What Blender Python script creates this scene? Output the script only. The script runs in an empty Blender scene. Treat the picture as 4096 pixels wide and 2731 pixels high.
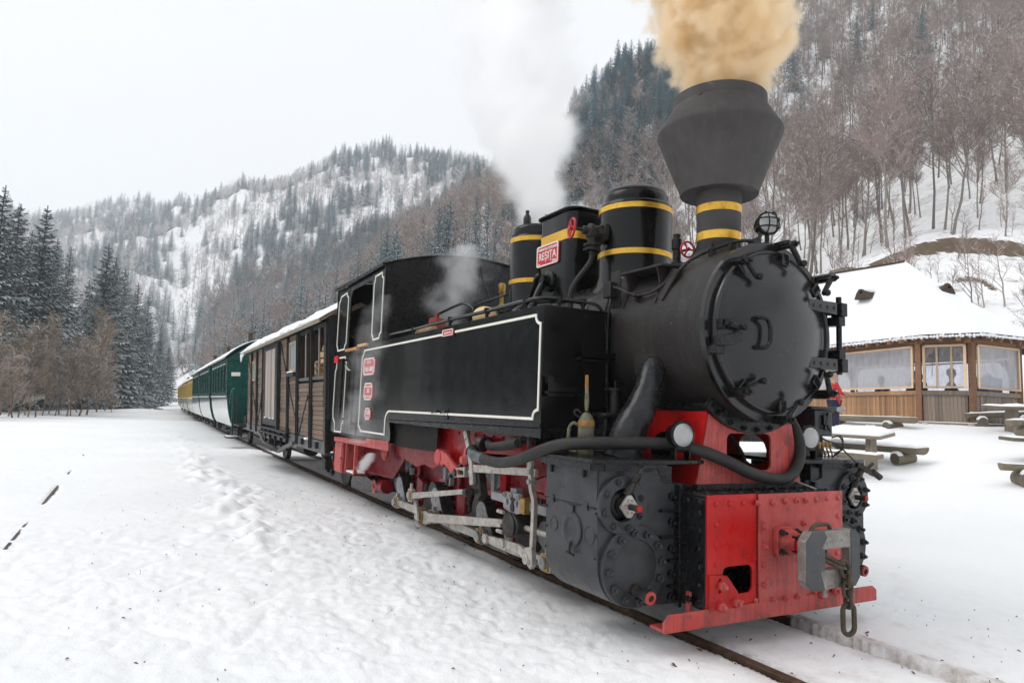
import bpy, math, random
from mathutils import Vector, Matrix, Euler
from mathutils.geometry import tessellate_polygon
from mathutils import noise as mnoise
PI = math.pi
SC = bpy.context.scene
COL = SC.collection
random.seed(7)
R = random.Random(11)

# ------------------------------------------------------------------ camera
cam_d = bpy.data.cameras.new('camera')
cam = bpy.data.objects.new('camera', cam_d)
COL.objects.link(cam)
SC.camera = cam
cam_d.sensor_width = 36.0
cam_d.lens = 2718.508 / 4096 * 36.0
cam_d.clip_start = 0.05
cam_d.clip_end = 6000
CAM = Vector((2.5924, -3.1105, 1.1558))
yaw, pitch, roll = 2.64213568, 0.101524876, 0.037163418
f_ = Vector((math.cos(yaw)*math.cos(pitch), math.sin(yaw)*math.cos(pitch), math.sin(pitch)))
r_ = Vector((math.sin(yaw), -math.cos(yaw), 0))
u_ = r_.cross(f_)
c_, s_ = math.cos(roll), math.sin(roll)
r2_, u2_ = c_*r_ + s_*u_, -s_*r_ + c_*u_
cam.matrix_world = Matrix(((r2_.x, u2_.x, -f_.x, CAM.x), (r2_.y, u2_.y, -f_.y, CAM.y), (r2_.z, u2_.z, -f_.z, CAM.z), (0, 0, 0, 1)))

# ------------------------------------------------------------------ sky, sun, exposure
world = bpy.data.worlds.new('World')
SC.world = world
world.use_nodes = True
wn = world.node_tree
wn.nodes.clear()
wl = wn.links.new
w_out = wn.nodes.new('ShaderNodeOutputWorld')
w_bg = wn.nodes.new('ShaderNodeBackground')
w_sky = wn.nodes.new('ShaderNodeTexSky')
w_sky.sky_type = 'NISHITA'
w_sky.sun_disc = False
SUN_EL, SUN_AZ = math.radians(48), math.radians(-118)     # direction the light comes from (azimuth from +x)
w_sky.sun_elevation = SUN_EL
w_sky.sun_rotation = math.radians(90) - SUN_AZ
w_sky.air_density = 1.0
w_sky.dust_density = 3.0
w_sc = wn.nodes.new('ShaderNodeTexCoord')
w_map = wn.nodes.new('ShaderNodeMapping')
w_map.inputs['Scale'].default_value = (1.0, 1.0, 2.2)
w_n = wn.nodes.new('ShaderNodeTexNoise')
w_n.inputs['Scale'].default_value = 1.3
w_n.inputs['Detail'].default_value = 4
w_n.inputs['Roughness'].default_value = 0.5
w_cr = wn.nodes.new('ShaderNodeValToRGB')
w_cr.color_ramp.elements[0].position = 0.3
w_cr.color_ramp.elements[0].color = (9.9, 10.0, 10.1, 1)
w_cr.color_ramp.elements[1].position = 0.72
w_cr.color_ramp.elements[1].color = (10.2, 10.3, 10.4, 1)
w_mix = wn.nodes.new('ShaderNodeMixRGB')
w_mix.inputs[0].default_value = 0.93
wl(w_sc.outputs['Generated'], w_map.inputs[0])
wl(w_map.outputs[0], w_n.inputs['Vector'])
wl(w_n.outputs['Fac'], w_cr.inputs[0])
wl(w_sky.outputs[0], w_mix.inputs[1])
wl(w_cr.outputs[0], w_mix.inputs[2])
wl(w_mix.outputs[0], w_bg.inputs[0])
w_bg.inputs[1].default_value = 0.10
wl(w_bg.outputs[0], w_out.inputs[0])

sun_d = bpy.data.lights.new('sun', 'SUN')
sun_d.energy = 1.2
sun_d.angle = math.radians(32)
sun_d.color = (1.0, 0.97, 0.93)
sun = bpy.data.objects.new('sun', sun_d)
COL.objects.link(sun)
sun.location = (0, 0, 60)
sd = Vector((math.cos(SUN_EL)*math.cos(SUN_AZ), math.cos(SUN_EL)*math.sin(SUN_AZ), math.sin(SUN_EL)))
sun.rotation_euler = sd.to_track_quat('Z', 'Y').to_euler()

SC.view_settings.view_transform = 'Standard'
SC.view_settings.look = 'None'
SC.view_settings.exposure = 0.06
SC.view_settings.gamma = 1.0
SC.render.engine = 'CYCLES'
cy = SC.cycles
cy.use_denoising = True
try:
    cy.denoiser = 'OPENIMAGEDENOISE'
    cy.denoising_prefilter = 'ACCURATE'
except Exception:
    pass
cy.max_bounces = 20
cy.diffuse_bounces = 3
cy.glossy_bounces = 5
cy.transmission_bounces = 6
cy.transparent_max_bounces = 12
cy.volume_bounces = 14
cy.volume_step_rate = 1.0
cy.volume_max_steps = 160
cy.sample_clamp_indirect = 6.0
cy.use_adaptive_sampling = True
cy.adaptive_threshold = 0.02
cy.caustics_reflective = False
cy.caustics_refractive = False

# ------------------------------------------------------------------ materials
MATS = {}

def new_mat(name):
    m = bpy.data.materials.new(name)
    m.use_nodes = True
    nt = m.node_tree
    b = nt.nodes.get('Principled BSDF')
    MATS[name] = m
    return m, nt, b, nt.links.new

def N(nt, t, **kw):
    n = nt.nodes.new(t)
    for k, v in kw.items():
        if k in n.inputs:
            n.inputs[k].default_value = v
        else:
            setattr(n, k, v)
    return n

def ramp(nt, fac, stops):
    n = nt.nodes.new('ShaderNodeValToRGB')
    e = n.color_ramp.elements
    while len(e) < len(stops):
        e.new(0.5)
    for i, (p, c) in enumerate(stops):
        e[i].position = p
        e[i].color = (c[0], c[1], c[2], 1) if isinstance(c, (tuple, list)) else (c, c, c, 1)
    nt.links.new(fac, n.inputs[0])
    return n.outputs[0]

def coord(nt, scale=(1, 1, 1), kind='Object'):
    t = nt.nodes.new('ShaderNodeTexCoord')
    m = nt.nodes.new('ShaderNodeMapping')
    m.inputs['Scale'].default_value = scale
    nt.links.new(t.outputs[kind], m.inputs[0])
    return m.outputs[0]

def tex(nt, vec, scale, detail=6, rough=0.55, out='Fac'):
    n = nt.nodes.new('ShaderNodeTexNoise')
    n.inputs['Scale'].default_value = scale
    n.inputs['Detail'].default_value = detail
    n.inputs['Roughness'].default_value = rough
    nt.links.new(vec, n.inputs['Vector'])
    return n.outputs[out]

def mixc(nt, fac, a, b, mode='MIX'):
    n = nt.nodes.new('ShaderNodeMixRGB')
    n.blend_type = mode
    for s, v in ((0, fac), (1, a), (2, b)):
        if hasattr(v, 'links'):
            nt.links.new(v, n.inputs[s])
        elif isinstance(v, (tuple, list)):
            n.inputs[s].default_value = (v[0], v[1], v[2], 1)
        else:
            n.inputs[s].default_value = v
    return n.outputs[0]

def bump(nt, b, h, strength=0.3, dist=0.01):
    n = nt.nodes.new('ShaderNodeBump')
    n.inputs['Strength'].default_value = strength
    n.inputs['Distance'].default_value = dist
    nt.links.new(h, n.inputs['Height'])
    nt.links.new(n.outputs[0], b.inputs['Normal'])
    return n

def setc(b, nt, name, v):
    if hasattr(v, 'links'):
        nt.links.new(v, b.inputs[name])
    elif isinstance(v, (tuple, list)):
        b.inputs[name].default_value = (v[0], v[1], v[2], 1)
    else:
        b.inputs[name].default_value = v

def paint(name, c1, c2, r1, r2, metal=0.0, nscale=5.0, streak=0.0, bumpd=0.0015, bscale=60, speck=None, coat=0.0, grime=None, spec=0.26, runs=None, wavy=0.0):
    """painted metal: two tones by noise, uneven gloss, brushed runs, fine relief, optional specks and grime"""
    m, nt, b, L = new_mat(name)
    v = coord(nt)
    n1 = tex(nt, v, nscale, 8, 0.6)
    col = mixc(nt, ramp(nt, n1, [(0.35, 0.0), (0.68, 1.0)]), c1, c2)
    if streak:
        vs = coord(nt, (9, 9, 0.7))
        n2 = tex(nt, vs, 2.2, 4, 0.5)
        col = mixc(nt, ramp(nt, n2, [(0.5, 0.0), (0.75, streak)]), col, tuple(min(1, x*1.9+0.004) for x in c2))
    if grime:
        n4 = tex(nt, v, nscale*2.3, 9, 0.7)
        col = mixc(nt, ramp(nt, n4, [(0.52, 0.0), (0.72, grime[1])]), col, grime[0])
    if runs:
        n7 = tex(nt, coord(nt, (16, 16, 1.1)), 2.4, 6, 0.65)
        n8 = tex(nt, v, 2.2, 4, 0.5)
        col = mixc(nt, mixc(nt, 1.0, ramp(nt, n7, [(0.44, 0.0), (0.62, runs[1])]), ramp(nt, n8, [(0.4, 0.15), (0.6, 1.0)]), 'MULTIPLY'), col, runs[0])
    if speck:
        n3 = tex(nt, v, 95, 2, 0.5)
        col = mixc(nt, ramp(nt, n3, [(0.70, 0.0), (0.76, 1.0)]), col, speck)
    setc(b, nt, 'Base Color', col)
    nr = tex(nt, v, nscale*3.1, 6, 0.65)
    rr = ramp(nt, nr, [(0.3, r1), (0.7, r2)])
    L(rr, b.inputs['Roughness'])
    b.inputs['Metallic'].default_value = metal
    b.inputs['Specular IOR Level'].default_value = spec
    if coat:
        b.inputs['Coat Weight'].default_value = coat
        b.inputs['Coat Roughness'].default_value = 0.15
    hb = tex(nt, v, bscale, 5, 0.6)
    hb2 = tex(nt, v, bscale*0.13, 3, 0.5)
    mm = mixc(nt, 0.5, hb, hb2)
    b1_ = bump(nt, b, mm, 0.55, bumpd)
    if wavy:
        n9 = tex(nt, coord(nt, (1.6, 1.6, 0.35)), 1.0, 2, 0.5)
        b2_ = nt.nodes.new('ShaderNodeBump'); b2_.inputs['Strength'].default_value = 1.0; b2_.inputs['Distance'].default_value = wavy
        L(n9, b2_.inputs['Height']); L(b2_.outputs[0], b1_.inputs['Normal'])
    return m

BLACK = paint('gloss_black_paint', (0.003, 0.003, 0.003), (0.008, 0.008, 0.0075), 0.13, 0.27, wavy=0.035, streak=0.2, bumpd=0.001, bscale=40)
BLACK2 = paint('tarry_black_paint', (0.006, 0.006, 0.007), (0.014, 0.0145, 0.015), 0.16, 0.42, bumpd=0.0016, bscale=38, nscale=9)
MATT = paint('matt_smokebox_paint', (0.014, 0.012, 0.0115), (0.032, 0.028, 0.026), 0.42, 0.6, nscale=2.5, streak=0.3, bumpd=0.0008, bscale=120, speck=(0.16, 0.15, 0.14))
DOORM = paint('smokebox_door_paint', (0.006, 0.006, 0.0065), (0.014, 0.0135, 0.0135), 0.13, 0.30, spec=0.5, nscale=1.8, bumpd=0.0012, bscale=60, speck=(0.10, 0.10, 0.10))
CHIM = paint('chimney_paint', (0.048, 0.044, 0.043), (0.072, 0.066, 0.064), 0.6, 0.8, nscale=3, streak=0.12, bumpd=0.0006, bscale=150, speck=(0.12, 0.11, 0.11))
GREYB = paint('cylinder_grey_paint', (0.028, 0.030, 0.033), (0.05, 0.053, 0.057), 0.24, 0.45, nscale=5, bumpd=0.0035, bscale=26, grime=((0.012, 0.011, 0.010), 0.8))
REDF = paint('signal_red_paint', (0.42, 0.006, 0.006), (0.52, 0.018, 0.015), 0.2, 0.45, nscale=4, wavy=0.012, runs=((0.12, 0.01, 0.01), 0.5), bumpd=0.0018, bscale=34, grime=((0.10, 0.012, 0.010), 0.55))
REDW = paint('weathered_snow_reflecting_red', (0.50, 0.10, 0.09), (0.44, 0.045, 0.04), 0.3, 0.55, nscale=5, runs=((0.13, 0.04, 0.034), 0.8), bumpd=0.0015, bscale=40, grime=((0.075, 0.03, 0.026), 0.9))  # pink tone is snow reflection put into the base; runs and grime are dirt
REDM = paint('motion_red_shaded', (0.22, 0.002, 0.004), (0.31, 0.006, 0.009), 0.22, 0.45, nscale=5, bumpd=0.0015, bscale=40, grime=((0.04, 0.003, 0.004), 0.8))  # darker copy of the red, with shade put into its colour
REDG = paint('frame_red_shaded', (0.12, 0.003, 0.006), (0.22, 0.01, 0.015), 0.26, 0.5, nscale=6, bumpd=0.002, bscale=40, grime=((0.05, 0.006, 0.008), 0.9))  # deep frame red, lowered further to hold the underframe shade
STEEL = paint('worn_steel', (0.34, 0.31, 0.28), (0.52, 0.49, 0.45), 0.35, 0.6, metal=0.55, nscale=14, bumpd=0.0012, bscale=90, grime=((0.05, 0.04, 0.032), 0.85))
IRON = paint('greasy_iron', (0.02, 0.018, 0.016), (0.06, 0.055, 0.05), 0.3, 0.6, metal=0.3, nscale=14, bumpd=0.003, bscale=50)
RUSTI = paint('rusty_chain_iron', (0.05, 0.043, 0.036), (0.11, 0.085, 0.06), 0.45, 0.75, metal=0.4, nscale=22, bumpd=0.004, bscale=60, grime=((0.14, 0.055, 0.02), 0.5))
GOLD = paint('polished_brass_band', (0.78, 0.47, 0.07), (0.66, 0.37, 0.05), 0.26, 0.42, metal=0.55, nscale=9, bumpd=0.0006, bscale=50, grime=((0.22, 0.11, 0.02), 0.7))
BRASS = paint('dirty_brass', (0.42, 0.26, 0.08), (0.30, 0.18, 0.06), 0.35, 0.6, metal=0.6, nscale=18, bumpd=0.001, grime=((0.05, 0.035, 0.02), 0.8))
CREAM = paint('cream_line_paint', (0.72, 0.70, 0.62), (0.80, 0.78, 0.70), 0.4, 0.55, nscale=8, bumpd=0.0005, grime=((0.5, 0.48, 0.42), 0.35))
RUBBER = paint('rubber_hose', (0.022, 0.020, 0.019), (0.038, 0.035, 0.033), 0.5, 0.72, nscale=9, bumpd=0.002, bscale=26, speck=(0.10, 0.09, 0.085))
TAPE = paint('taped_hose_end', (0.05, 0.065, 0.068), (0.12, 0.14, 0.14), 0.3, 0.5, nscale=9, bumpd=0.004, bscale=22)
LAG = paint('tarred_foil_lagging', (0.010, 0.010, 0.011), (0.03, 0.031, 0.033), 0.12, 0.34, nscale=12, bumpd=0.018, bscale=17)
WHEELR = paint('red_valve_wheel', (0.42, 0.02, 0.03), (0.5, 0.04, 0.05), 0.3, 0.45)
CHIP = paint('chipped_oil_can', (0.10, 0.095, 0.065), (0.19, 0.175, 0.12), 0.3, 0.5, nscale=22, bumpd=0.004, bscale=38, grime=((0.015, 0.014, 0.012), 1.0))
RUSTY = paint('orange_rust', (0.33, 0.17, 0.05), (0.18, 0.09, 0.03), 0.5, 0.8, nscale=25, bumpd=0.003)
PLATE = paint('plate_red', (0.50, 0.015, 0.03), (0.56, 0.03, 0.045), 0.3, 0.45)
PLCREAM = paint('plate_letters', (0.82, 0.76, 0.70), (0.78, 0.70, 0.64), 0.4, 0.5)
GREEN = paint('coach_green_paint', (0.007, 0.052, 0.042), (0.011, 0.072, 0.058), 0.2, 0.34, nscale=3, bumpd=0.0012, bscale=12)
OCHRE = paint('coach_ochre_paint', (0.46, 0.31, 0.08), (0.55, 0.40, 0.12), 0.35, 0.5, nscale=3)
SILLG = paint('sooty_sill_paint', (0.06, 0.058, 0.058), (0.13, 0.125, 0.125), 0.4, 0.6, nscale=9, grime=((0.3, 0.3, 0.31), 0.4))
LTGREY = paint('light_grey_paint', (0.22, 0.22, 0.23), (0.3, 0.3, 0.31), 0.4, 0.6, nscale=12, grime=((0.05, 0.045, 0.045), 0.6))
COUPG = paint('coupler_grey_paint', (0.055, 0.058, 0.062), (0.075, 0.078, 0.082), 0.35, 0.5, nscale=7, bumpd=0.002, bscale=40, speck=(0.3, 0.28, 0.26))
COUPW = paint('coupler_bare_steel', (0.20, 0.185, 0.165), (0.33, 0.31, 0.29), 0.35, 0.6, metal=0.5, nscale=16, bumpd=0.006, bscale=34, grime=((0.06, 0.05, 0.045), 0.9))
CHARD = paint('wagon_iron', (0.012, 0.012, 0.013), (0.03, 0.029, 0.03), 0.4, 0.65, nscale=7, bumpd=0.002)
DARKIN = paint('near_black_interior', (0.008, 0.007, 0.006), (0.015, 0.012, 0.01), 0.7, 0.9)  # near-black tone for interiors, backings and joints

def wood(name, c1, c2, c3, along='x', scale=1.0, rough=0.75, knots=True, bd=0.003):
    m, nt, b, L = new_mat(name)
    s = {'x': (1.2, 14, 14), 'y': (14, 1.2, 14), 'z': (14, 14, 1.2)}[along]
    v = coord(nt, tuple(a*scale for a in s))
    n1 = tex(nt, v, 1.5, 8, 0.62)
    vb = coord(nt, (1, 1, 1))
    n2 = tex(nt, vb, 1.1*scale, 4, 0.5)
    oi = nt.nodes.new('ShaderNodeObjectInfo')
    col = mixc(nt, ramp(nt, n1, [(0.3, 0.0), (0.7, 1.0)]), c1, c2)
    col = mixc(nt, ramp(nt, n2, [(0.42, 0.0), (0.62, 0.75)]), col, c3)
    hs = nt.nodes.new('ShaderNodeHueSaturation')
    mr = nt.nodes.new('ShaderNodeMapRange')
    mr.inputs['To Min'].default_value = 0.68
    mr.inputs['To Max'].default_value = 1.25
    L(oi.outputs['Random'], mr.inputs['Value'])
    L(mr.outputs[0], hs.inputs['Value'])
    L(col, hs.inputs['Color'])
    setc(b, nt, 'Base Color', hs.outputs[0])
    b.inputs['Roughness'].default_value = rough
    bump(nt, b, n1, 0.6, bd)
    return m

PLANKG = wood('weathered_wagon_plank', (0.10, 0.064, 0.042), (0.23, 0.155, 0.105), (0.12, 0.10, 0.088), 'x')
DOORW = wood('bleached_door_board', (0.20, 0.16, 0.135), (0.42, 0.36, 0.31), (0.30, 0.26, 0.24), 'z')
FRAMEW = wood('pale_window_wood', (0.60, 0.42, 0.27), (0.74, 0.56, 0.39), (0.66, 0.47, 0.30), 'x', rough=0.6)
PAVGREY = wood('grey_pavilion_board', (0.15, 0.115, 0.09), (0.29, 0.23, 0.185), (0.22, 0.165, 0.125), 'z')
PAVORG = wood('orange_pavilion_board', (0.33, 0.17, 0.08), (0.50, 0.29, 0.15), (0.26, 0.15, 0.085), 'z')
BEAMW = wood('brown_roof_beam', (0.18, 0.085, 0.04), (0.32, 0.16, 0.08), (0.22, 0.12, 0.07), 'x')
LOGW = wood('mossy_log_wood', (0.15, 0.12, 0.085), (0.26, 0.215, 0.155), (0.17, 0.15, 0.095), 'x')
LEGW = wood('pale_post_wood', (0.20, 0.155, 0.11), (0.36, 0.30, 0.22), (0.25, 0.21, 0.16), 'z')
ENDW = wood('log_end_grain', (0.10, 0.075, 0.055), (0.2, 0.155, 0.11), (0.13, 0.10, 0.08), 'x', scale=0.4)
FIRE = wood('split_firewood', (0.55, 0.36, 0.19), (0.75, 0.56, 0.34), (0.45, 0.25, 0.12), 'z')
ORANGEW = wood('orange_sill_wood', (0.50, 0.22, 0.06), (0.65, 0.32, 0.10), (0.45, 0.2, 0.07), 'x', rough=0.45)
BROWNIN = wood('brown_interior_wood', (0.05, 0.025, 0.014), (0.11, 0.052, 0.028), (0.07, 0.032, 0.018), 'y')

def snow_mat(name, dirty=0.0, bd=0.02, sc=1.0, near=True):
    m, nt, b, L = new_mat(name)
    v = coord(nt)
    n0 = tex(nt, v, 0.35*sc, 5, 0.5)
    col = mixc(nt, ramp(nt, n0, [(0.35, 0.0), (0.65, 1.0)]), (0.88, 0.89, 0.905), (0.93, 0.935, 0.94))
    if dirty:
        n5 = tex(nt, v, 2.3*sc, 8, 0.75)
        n6 = tex(nt, v, 60, 3, 0.6)
        f1 = ramp(nt, n5, [(0.60, 0.0), (0.78, dirty)])
        col = mixc(nt, f1, col, (0.55, 0.52, 0.49))
        f2 = ramp(nt, n6, [(0.735, 0.0), (0.76, 0.75)])
        col = mixc(nt, f2, col, (0.30, 0.27, 0.25))
    setc(b, nt, 'Base Color', col)
    b.inputs['Roughness'].default_value = 0.75
    b.inputs['Specular IOR Level'].default_value = 0.25
    b.inputs['Subsurface Weight'].default_value = 0.0
    h = mixc(nt, 0.45, tex(nt, v, 7*sc, 8, 0.62), tex(nt, v, 45*sc, 5, 0.7))
    bump(nt, b, h, 0.5, bd)
    return m

SNOW = snow_mat('clean_snow', 0.0, 0.02)
SNOWD = snow_mat('trodden_snow', 0.35, 0.035)

def glassy(name, col, rough=0.05, alpha=1.0, trans=0.9, ior=1.45):
    m, nt, b, L = new_mat(name)
    setc(b, nt, 'Base Color', col)
    b.inputs['Roughness'].default_value = rough
    b.inputs['Transmission Weight'].default_value = trans
    b.inputs['IOR'].default_value = ior
    return m

m, nt, b, L = new_mat('lamp_lens_glass')
nt.nodes.clear()
_o = nt.nodes.new('ShaderNodeOutputMaterial'); _t = nt.nodes.new('ShaderNodeBsdfTransparent'); _g = nt.nodes.new('ShaderNodeBsdfGlossy'); _d = nt.nodes.new('ShaderNodeBsdfDiffuse')
_g.inputs['Roughness'].default_value = 0.12; _d.inputs[0].default_value = (0.85, 0.85, 0.83, 1)
_m1 = nt.nodes.new('ShaderNodeMixShader'); _m1.inputs[0].default_value = 0.22; L(_t.outputs[0], _m1.inputs[1]); L(_g.outputs[0], _m1.inputs[2])
_m2 = nt.nodes.new('ShaderNodeMixShader'); _m2.inputs[0].default_value = 0.3; L(_m1.outputs[0], _m2.inputs[1]); L(_d.outputs[0], _m2.inputs[2])
_w = nt.nodes.new('ShaderNodeTexWave'); _w.inputs['Scale'].default_value = 60; _w.inputs['Distortion'].default_value = 0.5
L(coord(nt, (0, 1, 0.15)), _w.inputs['Vector']); _b = nt.nodes.new('ShaderNodeBump'); _b.inputs['Strength'].default_value = 0.4; _b.inputs['Distance'].default_value = 0.003
L(_w.outputs['Fac'], _b.inputs['Height']); L(_b.outputs[0], _g.inputs['Normal']); L(_b.outputs[0], _d.inputs['Normal']); L(_m2.outputs[0], _o.inputs[0])
LENS = m
m, nt, b, L = new_mat('lamp_reflector')
setc(b, nt, 'Base Color', (0.9, 0.89, 0.86)); b.inputs['Metallic'].default_value = 0.5; b.inputs['Roughness'].default_value = 0.3
REFL = m
WINGL = glassy('window_glass', (0.55, 0.62, 0.60), 0.03, trans=0.55)
m, nt, b, L = new_mat('dark_coach_glass')
setc(b, nt, 'Base Color', (0.02, 0.035, 0.035)); b.inputs['Roughness'].default_value = 0.08
DKGL = m
m, nt, b, L = new_mat('frosted_window')
setc(b, nt, 'Base Color', (0.30, 0.36, 0.36)); b.inputs['Roughness'].default_value = 0.2
FROST = m

def plastic_sheet(name, alpha):
    m, nt, b, L = new_mat(name)
    nt.nodes.clear()
    o = nt.nodes.new('ShaderNodeOutputMaterial')
    tr = nt.nodes.new('ShaderNodeBsdfTransparent')
    tl = nt.nodes.new('ShaderNodeBsdfTranslucent')
    df = nt.nodes.new('ShaderNodeBsdfGlossy')
    tl.inputs[0].default_value = (0.95, 0.95, 0.97, 1)
    tr.inputs[0].default_value = (0.96, 0.96, 0.99, 1)
    df.inputs['Roughness'].default_value = 0.3
    dd = nt.nodes.new('ShaderNodeBsdfDiffuse')
    dd.inputs[0].default_value = (0.92, 0.92, 0.94, 1)
    v = coord(nt, (6, 6, 1.5))
    n = tex(nt, v, 1.4, 6, 0.6)
    f = ramp(nt, n, [(0.3, max(0, alpha-0.12)), (0.7, min(1, alpha+0.15))])
    m0 = nt.nodes.new('ShaderNodeMixShader'); m0.inputs[0].default_value = 0.35
    L(tl.outputs[0], m0.inputs[1]); L(dd.outputs[0], m0.inputs[2])
    m1 = nt.nodes.new('ShaderNodeMixShader'); L(f, m1.inputs[0])
    L(tr.outputs[0], m1.inputs[1]); L(m0.outputs[0], m1.inputs[2])
    m2 = nt.nodes.new('ShaderNodeMixShader'); m2.inputs[0].default_value = 0.05
    L(m1.outputs[0], m2.inputs[1]); L(df.outputs[0], m2.inputs[2])
    L(m2.outputs[0], o.inputs[0])
    return m
SHEET = plastic_sheet('milky_plastic_sheet', 0.56)
CLEARSH = plastic_sheet('clear_plastic_sheet', 0.14)

def plain(name, c, r=0.7, bd=0.0, bs=40, c2=None):
    m, nt, b, L = new_mat(name)
    v = coord(nt)
    n = tex(nt, v, 8, 5, 0.6)
    c2 = c2 or tuple(x*0.7 for x in c)
    setc(b, nt, 'Base Color', mixc(nt, n, c, c2))
    b.inputs['Roughness'].default_value = r
    if bd:
        bump(nt, b, tex(nt, v, bs, 4, 0.6), 0.5, bd)
    return m
SKIN = plain('skin', (0.55, 0.33, 0.24), 0.5)
REDJ = plain('red_jacket_cloth', (0.62, 0.01, 0.015), 0.6, 0.004, 18)
WHITEC = plain('white_cloth', (0.8, 0.8, 0.8), 0.6)
NAVY = plain('navy_trouser_cloth', (0.012, 0.02, 0.06), 0.8, 0.004, 14)
DARKC = plain('dark_coat_cloth', (0.03, 0.045, 0.05), 0.85, 0.003, 18)
PURPC = plain('grey_purple_coat_cloth', (0.12, 0.10, 0.13), 0.85)
HATC = plain('knit_hat_wool', (0.05, 0.05, 0.07), 0.9)
HAIRB = plain('brown_hair', (0.08, 0.045, 0.025), 0.7)
BLOND = plain('pale_hood_fur', (0.35, 0.28, 0.22), 0.9)
DIRT = plain('bark_litter', (0.12, 0.07, 0.045), 0.9, c2=(0.05, 0.03, 0.02))
RAILR = paint('rusty_rail_steel', (0.055, 0.032, 0.02), (0.12, 0.075, 0.05), 0.4, 0.7, metal=0.3, nscale=14, bumpd=0.002)
BARKOLD = plain('old_shingle_wood', (0.07, 0.045, 0.03), 0.9, 0.01, 30)
CREAMB = plain('cream_felt_bag', (0.75, 0.58, 0.33), 0.8, 0.003, 20, c2=(0.66, 0.46, 0.22))
REDOLD = paint('old_red_jack_paint', (0.20, 0.03, 0.02), (0.30, 0.05, 0.03), 0.4, 0.7, nscale=20, bumpd=0.003, grime=((0.04, 0.02, 0.015), 0.9))
LIQ = plain('blue_cloth', (0.12, 0.16, 0.30), 0.8)

# trees
def bark(name, c1, c2, snow=0.35):
    """bark or twigs; snow lies on surfaces that face up"""
    m, nt, b, L = new_mat(name)
    v = coord(nt, (1, 1, 0.3))
    n = tex(nt, v, 6, 6, 0.6)
    oi = nt.nodes.new('ShaderNodeObjectInfo')
    col = mixc(nt, n, c1, c2)
    hs = nt.nodes.new('ShaderNodeHueSaturation')
    mr = nt.nodes.new('ShaderNodeMapRange'); mr.inputs['To Min'].default_value = 0.7; mr.inputs['To Max'].default_value = 1.35
    L(oi.outputs['Random'], mr.inputs['Value']); L(mr.outputs[0], hs.inputs['Value']); L(col, hs.inputs['Color'])
    g = nt.nodes.new('ShaderNodeNewGeometry')
    sp = nt.nodes.new('ShaderNodeSeparateXYZ')
    L(g.outputs['Normal'], sp.inputs[0])
    n2 = tex(nt, v, 2.5, 4, 0.6)
    ad = nt.nodes.new('ShaderNodeMath'); ad.operation = 'ADD'
    L(sp.outputs['Z'], ad.inputs[0]); L(n2, ad.inputs[1])
    fac = ramp(nt, ad.outputs[0], [(0.62+0.25*(1-snow), 0.0), (0.80+0.25*(1-snow), 0.5+0.5*snow)])
    setc(b, nt, 'Base Color', mixc(nt, fac, hs.outputs[0], (0.86, 0.88, 0.90)))
    b.inputs['Roughness'].default_value = 0.85
    return m
BARKG = bark('grey_beech_bark', (0.14, 0.12, 0.10), (0.25, 0.225, 0.20), 0.25)
TWIG = bark('red_brown_twigs', (0.19, 0.135, 0.115), (0.32, 0.25, 0.22), 0.3)
TWIGF = bark('frosted_hazy_twigs', (0.40, 0.35, 0.34), (0.60, 0.56, 0.55), 0.7)  # pale tone is frost plus distance haze put into the colour
LARCH = bark('ochre_shrub_twigs', (0.13, 0.088, 0.055), (0.25, 0.18, 0.12), 0.12)
SPTR = bark('spruce_bark', (0.06, 0.045, 0.035), (0.11, 0.085, 0.07), 0.2)
NEEDLE = bark('spruce_needles', (0.018, 0.052, 0.050), (0.042, 0.095, 0.09), 0.16)
NEEDLEF = bark('frosted_hazy_needles', (0.035, 0.105, 0.12), (0.085, 0.185, 0.21), 0.6)  # paler teal adds distance haze to the frosted needle colour
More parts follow.
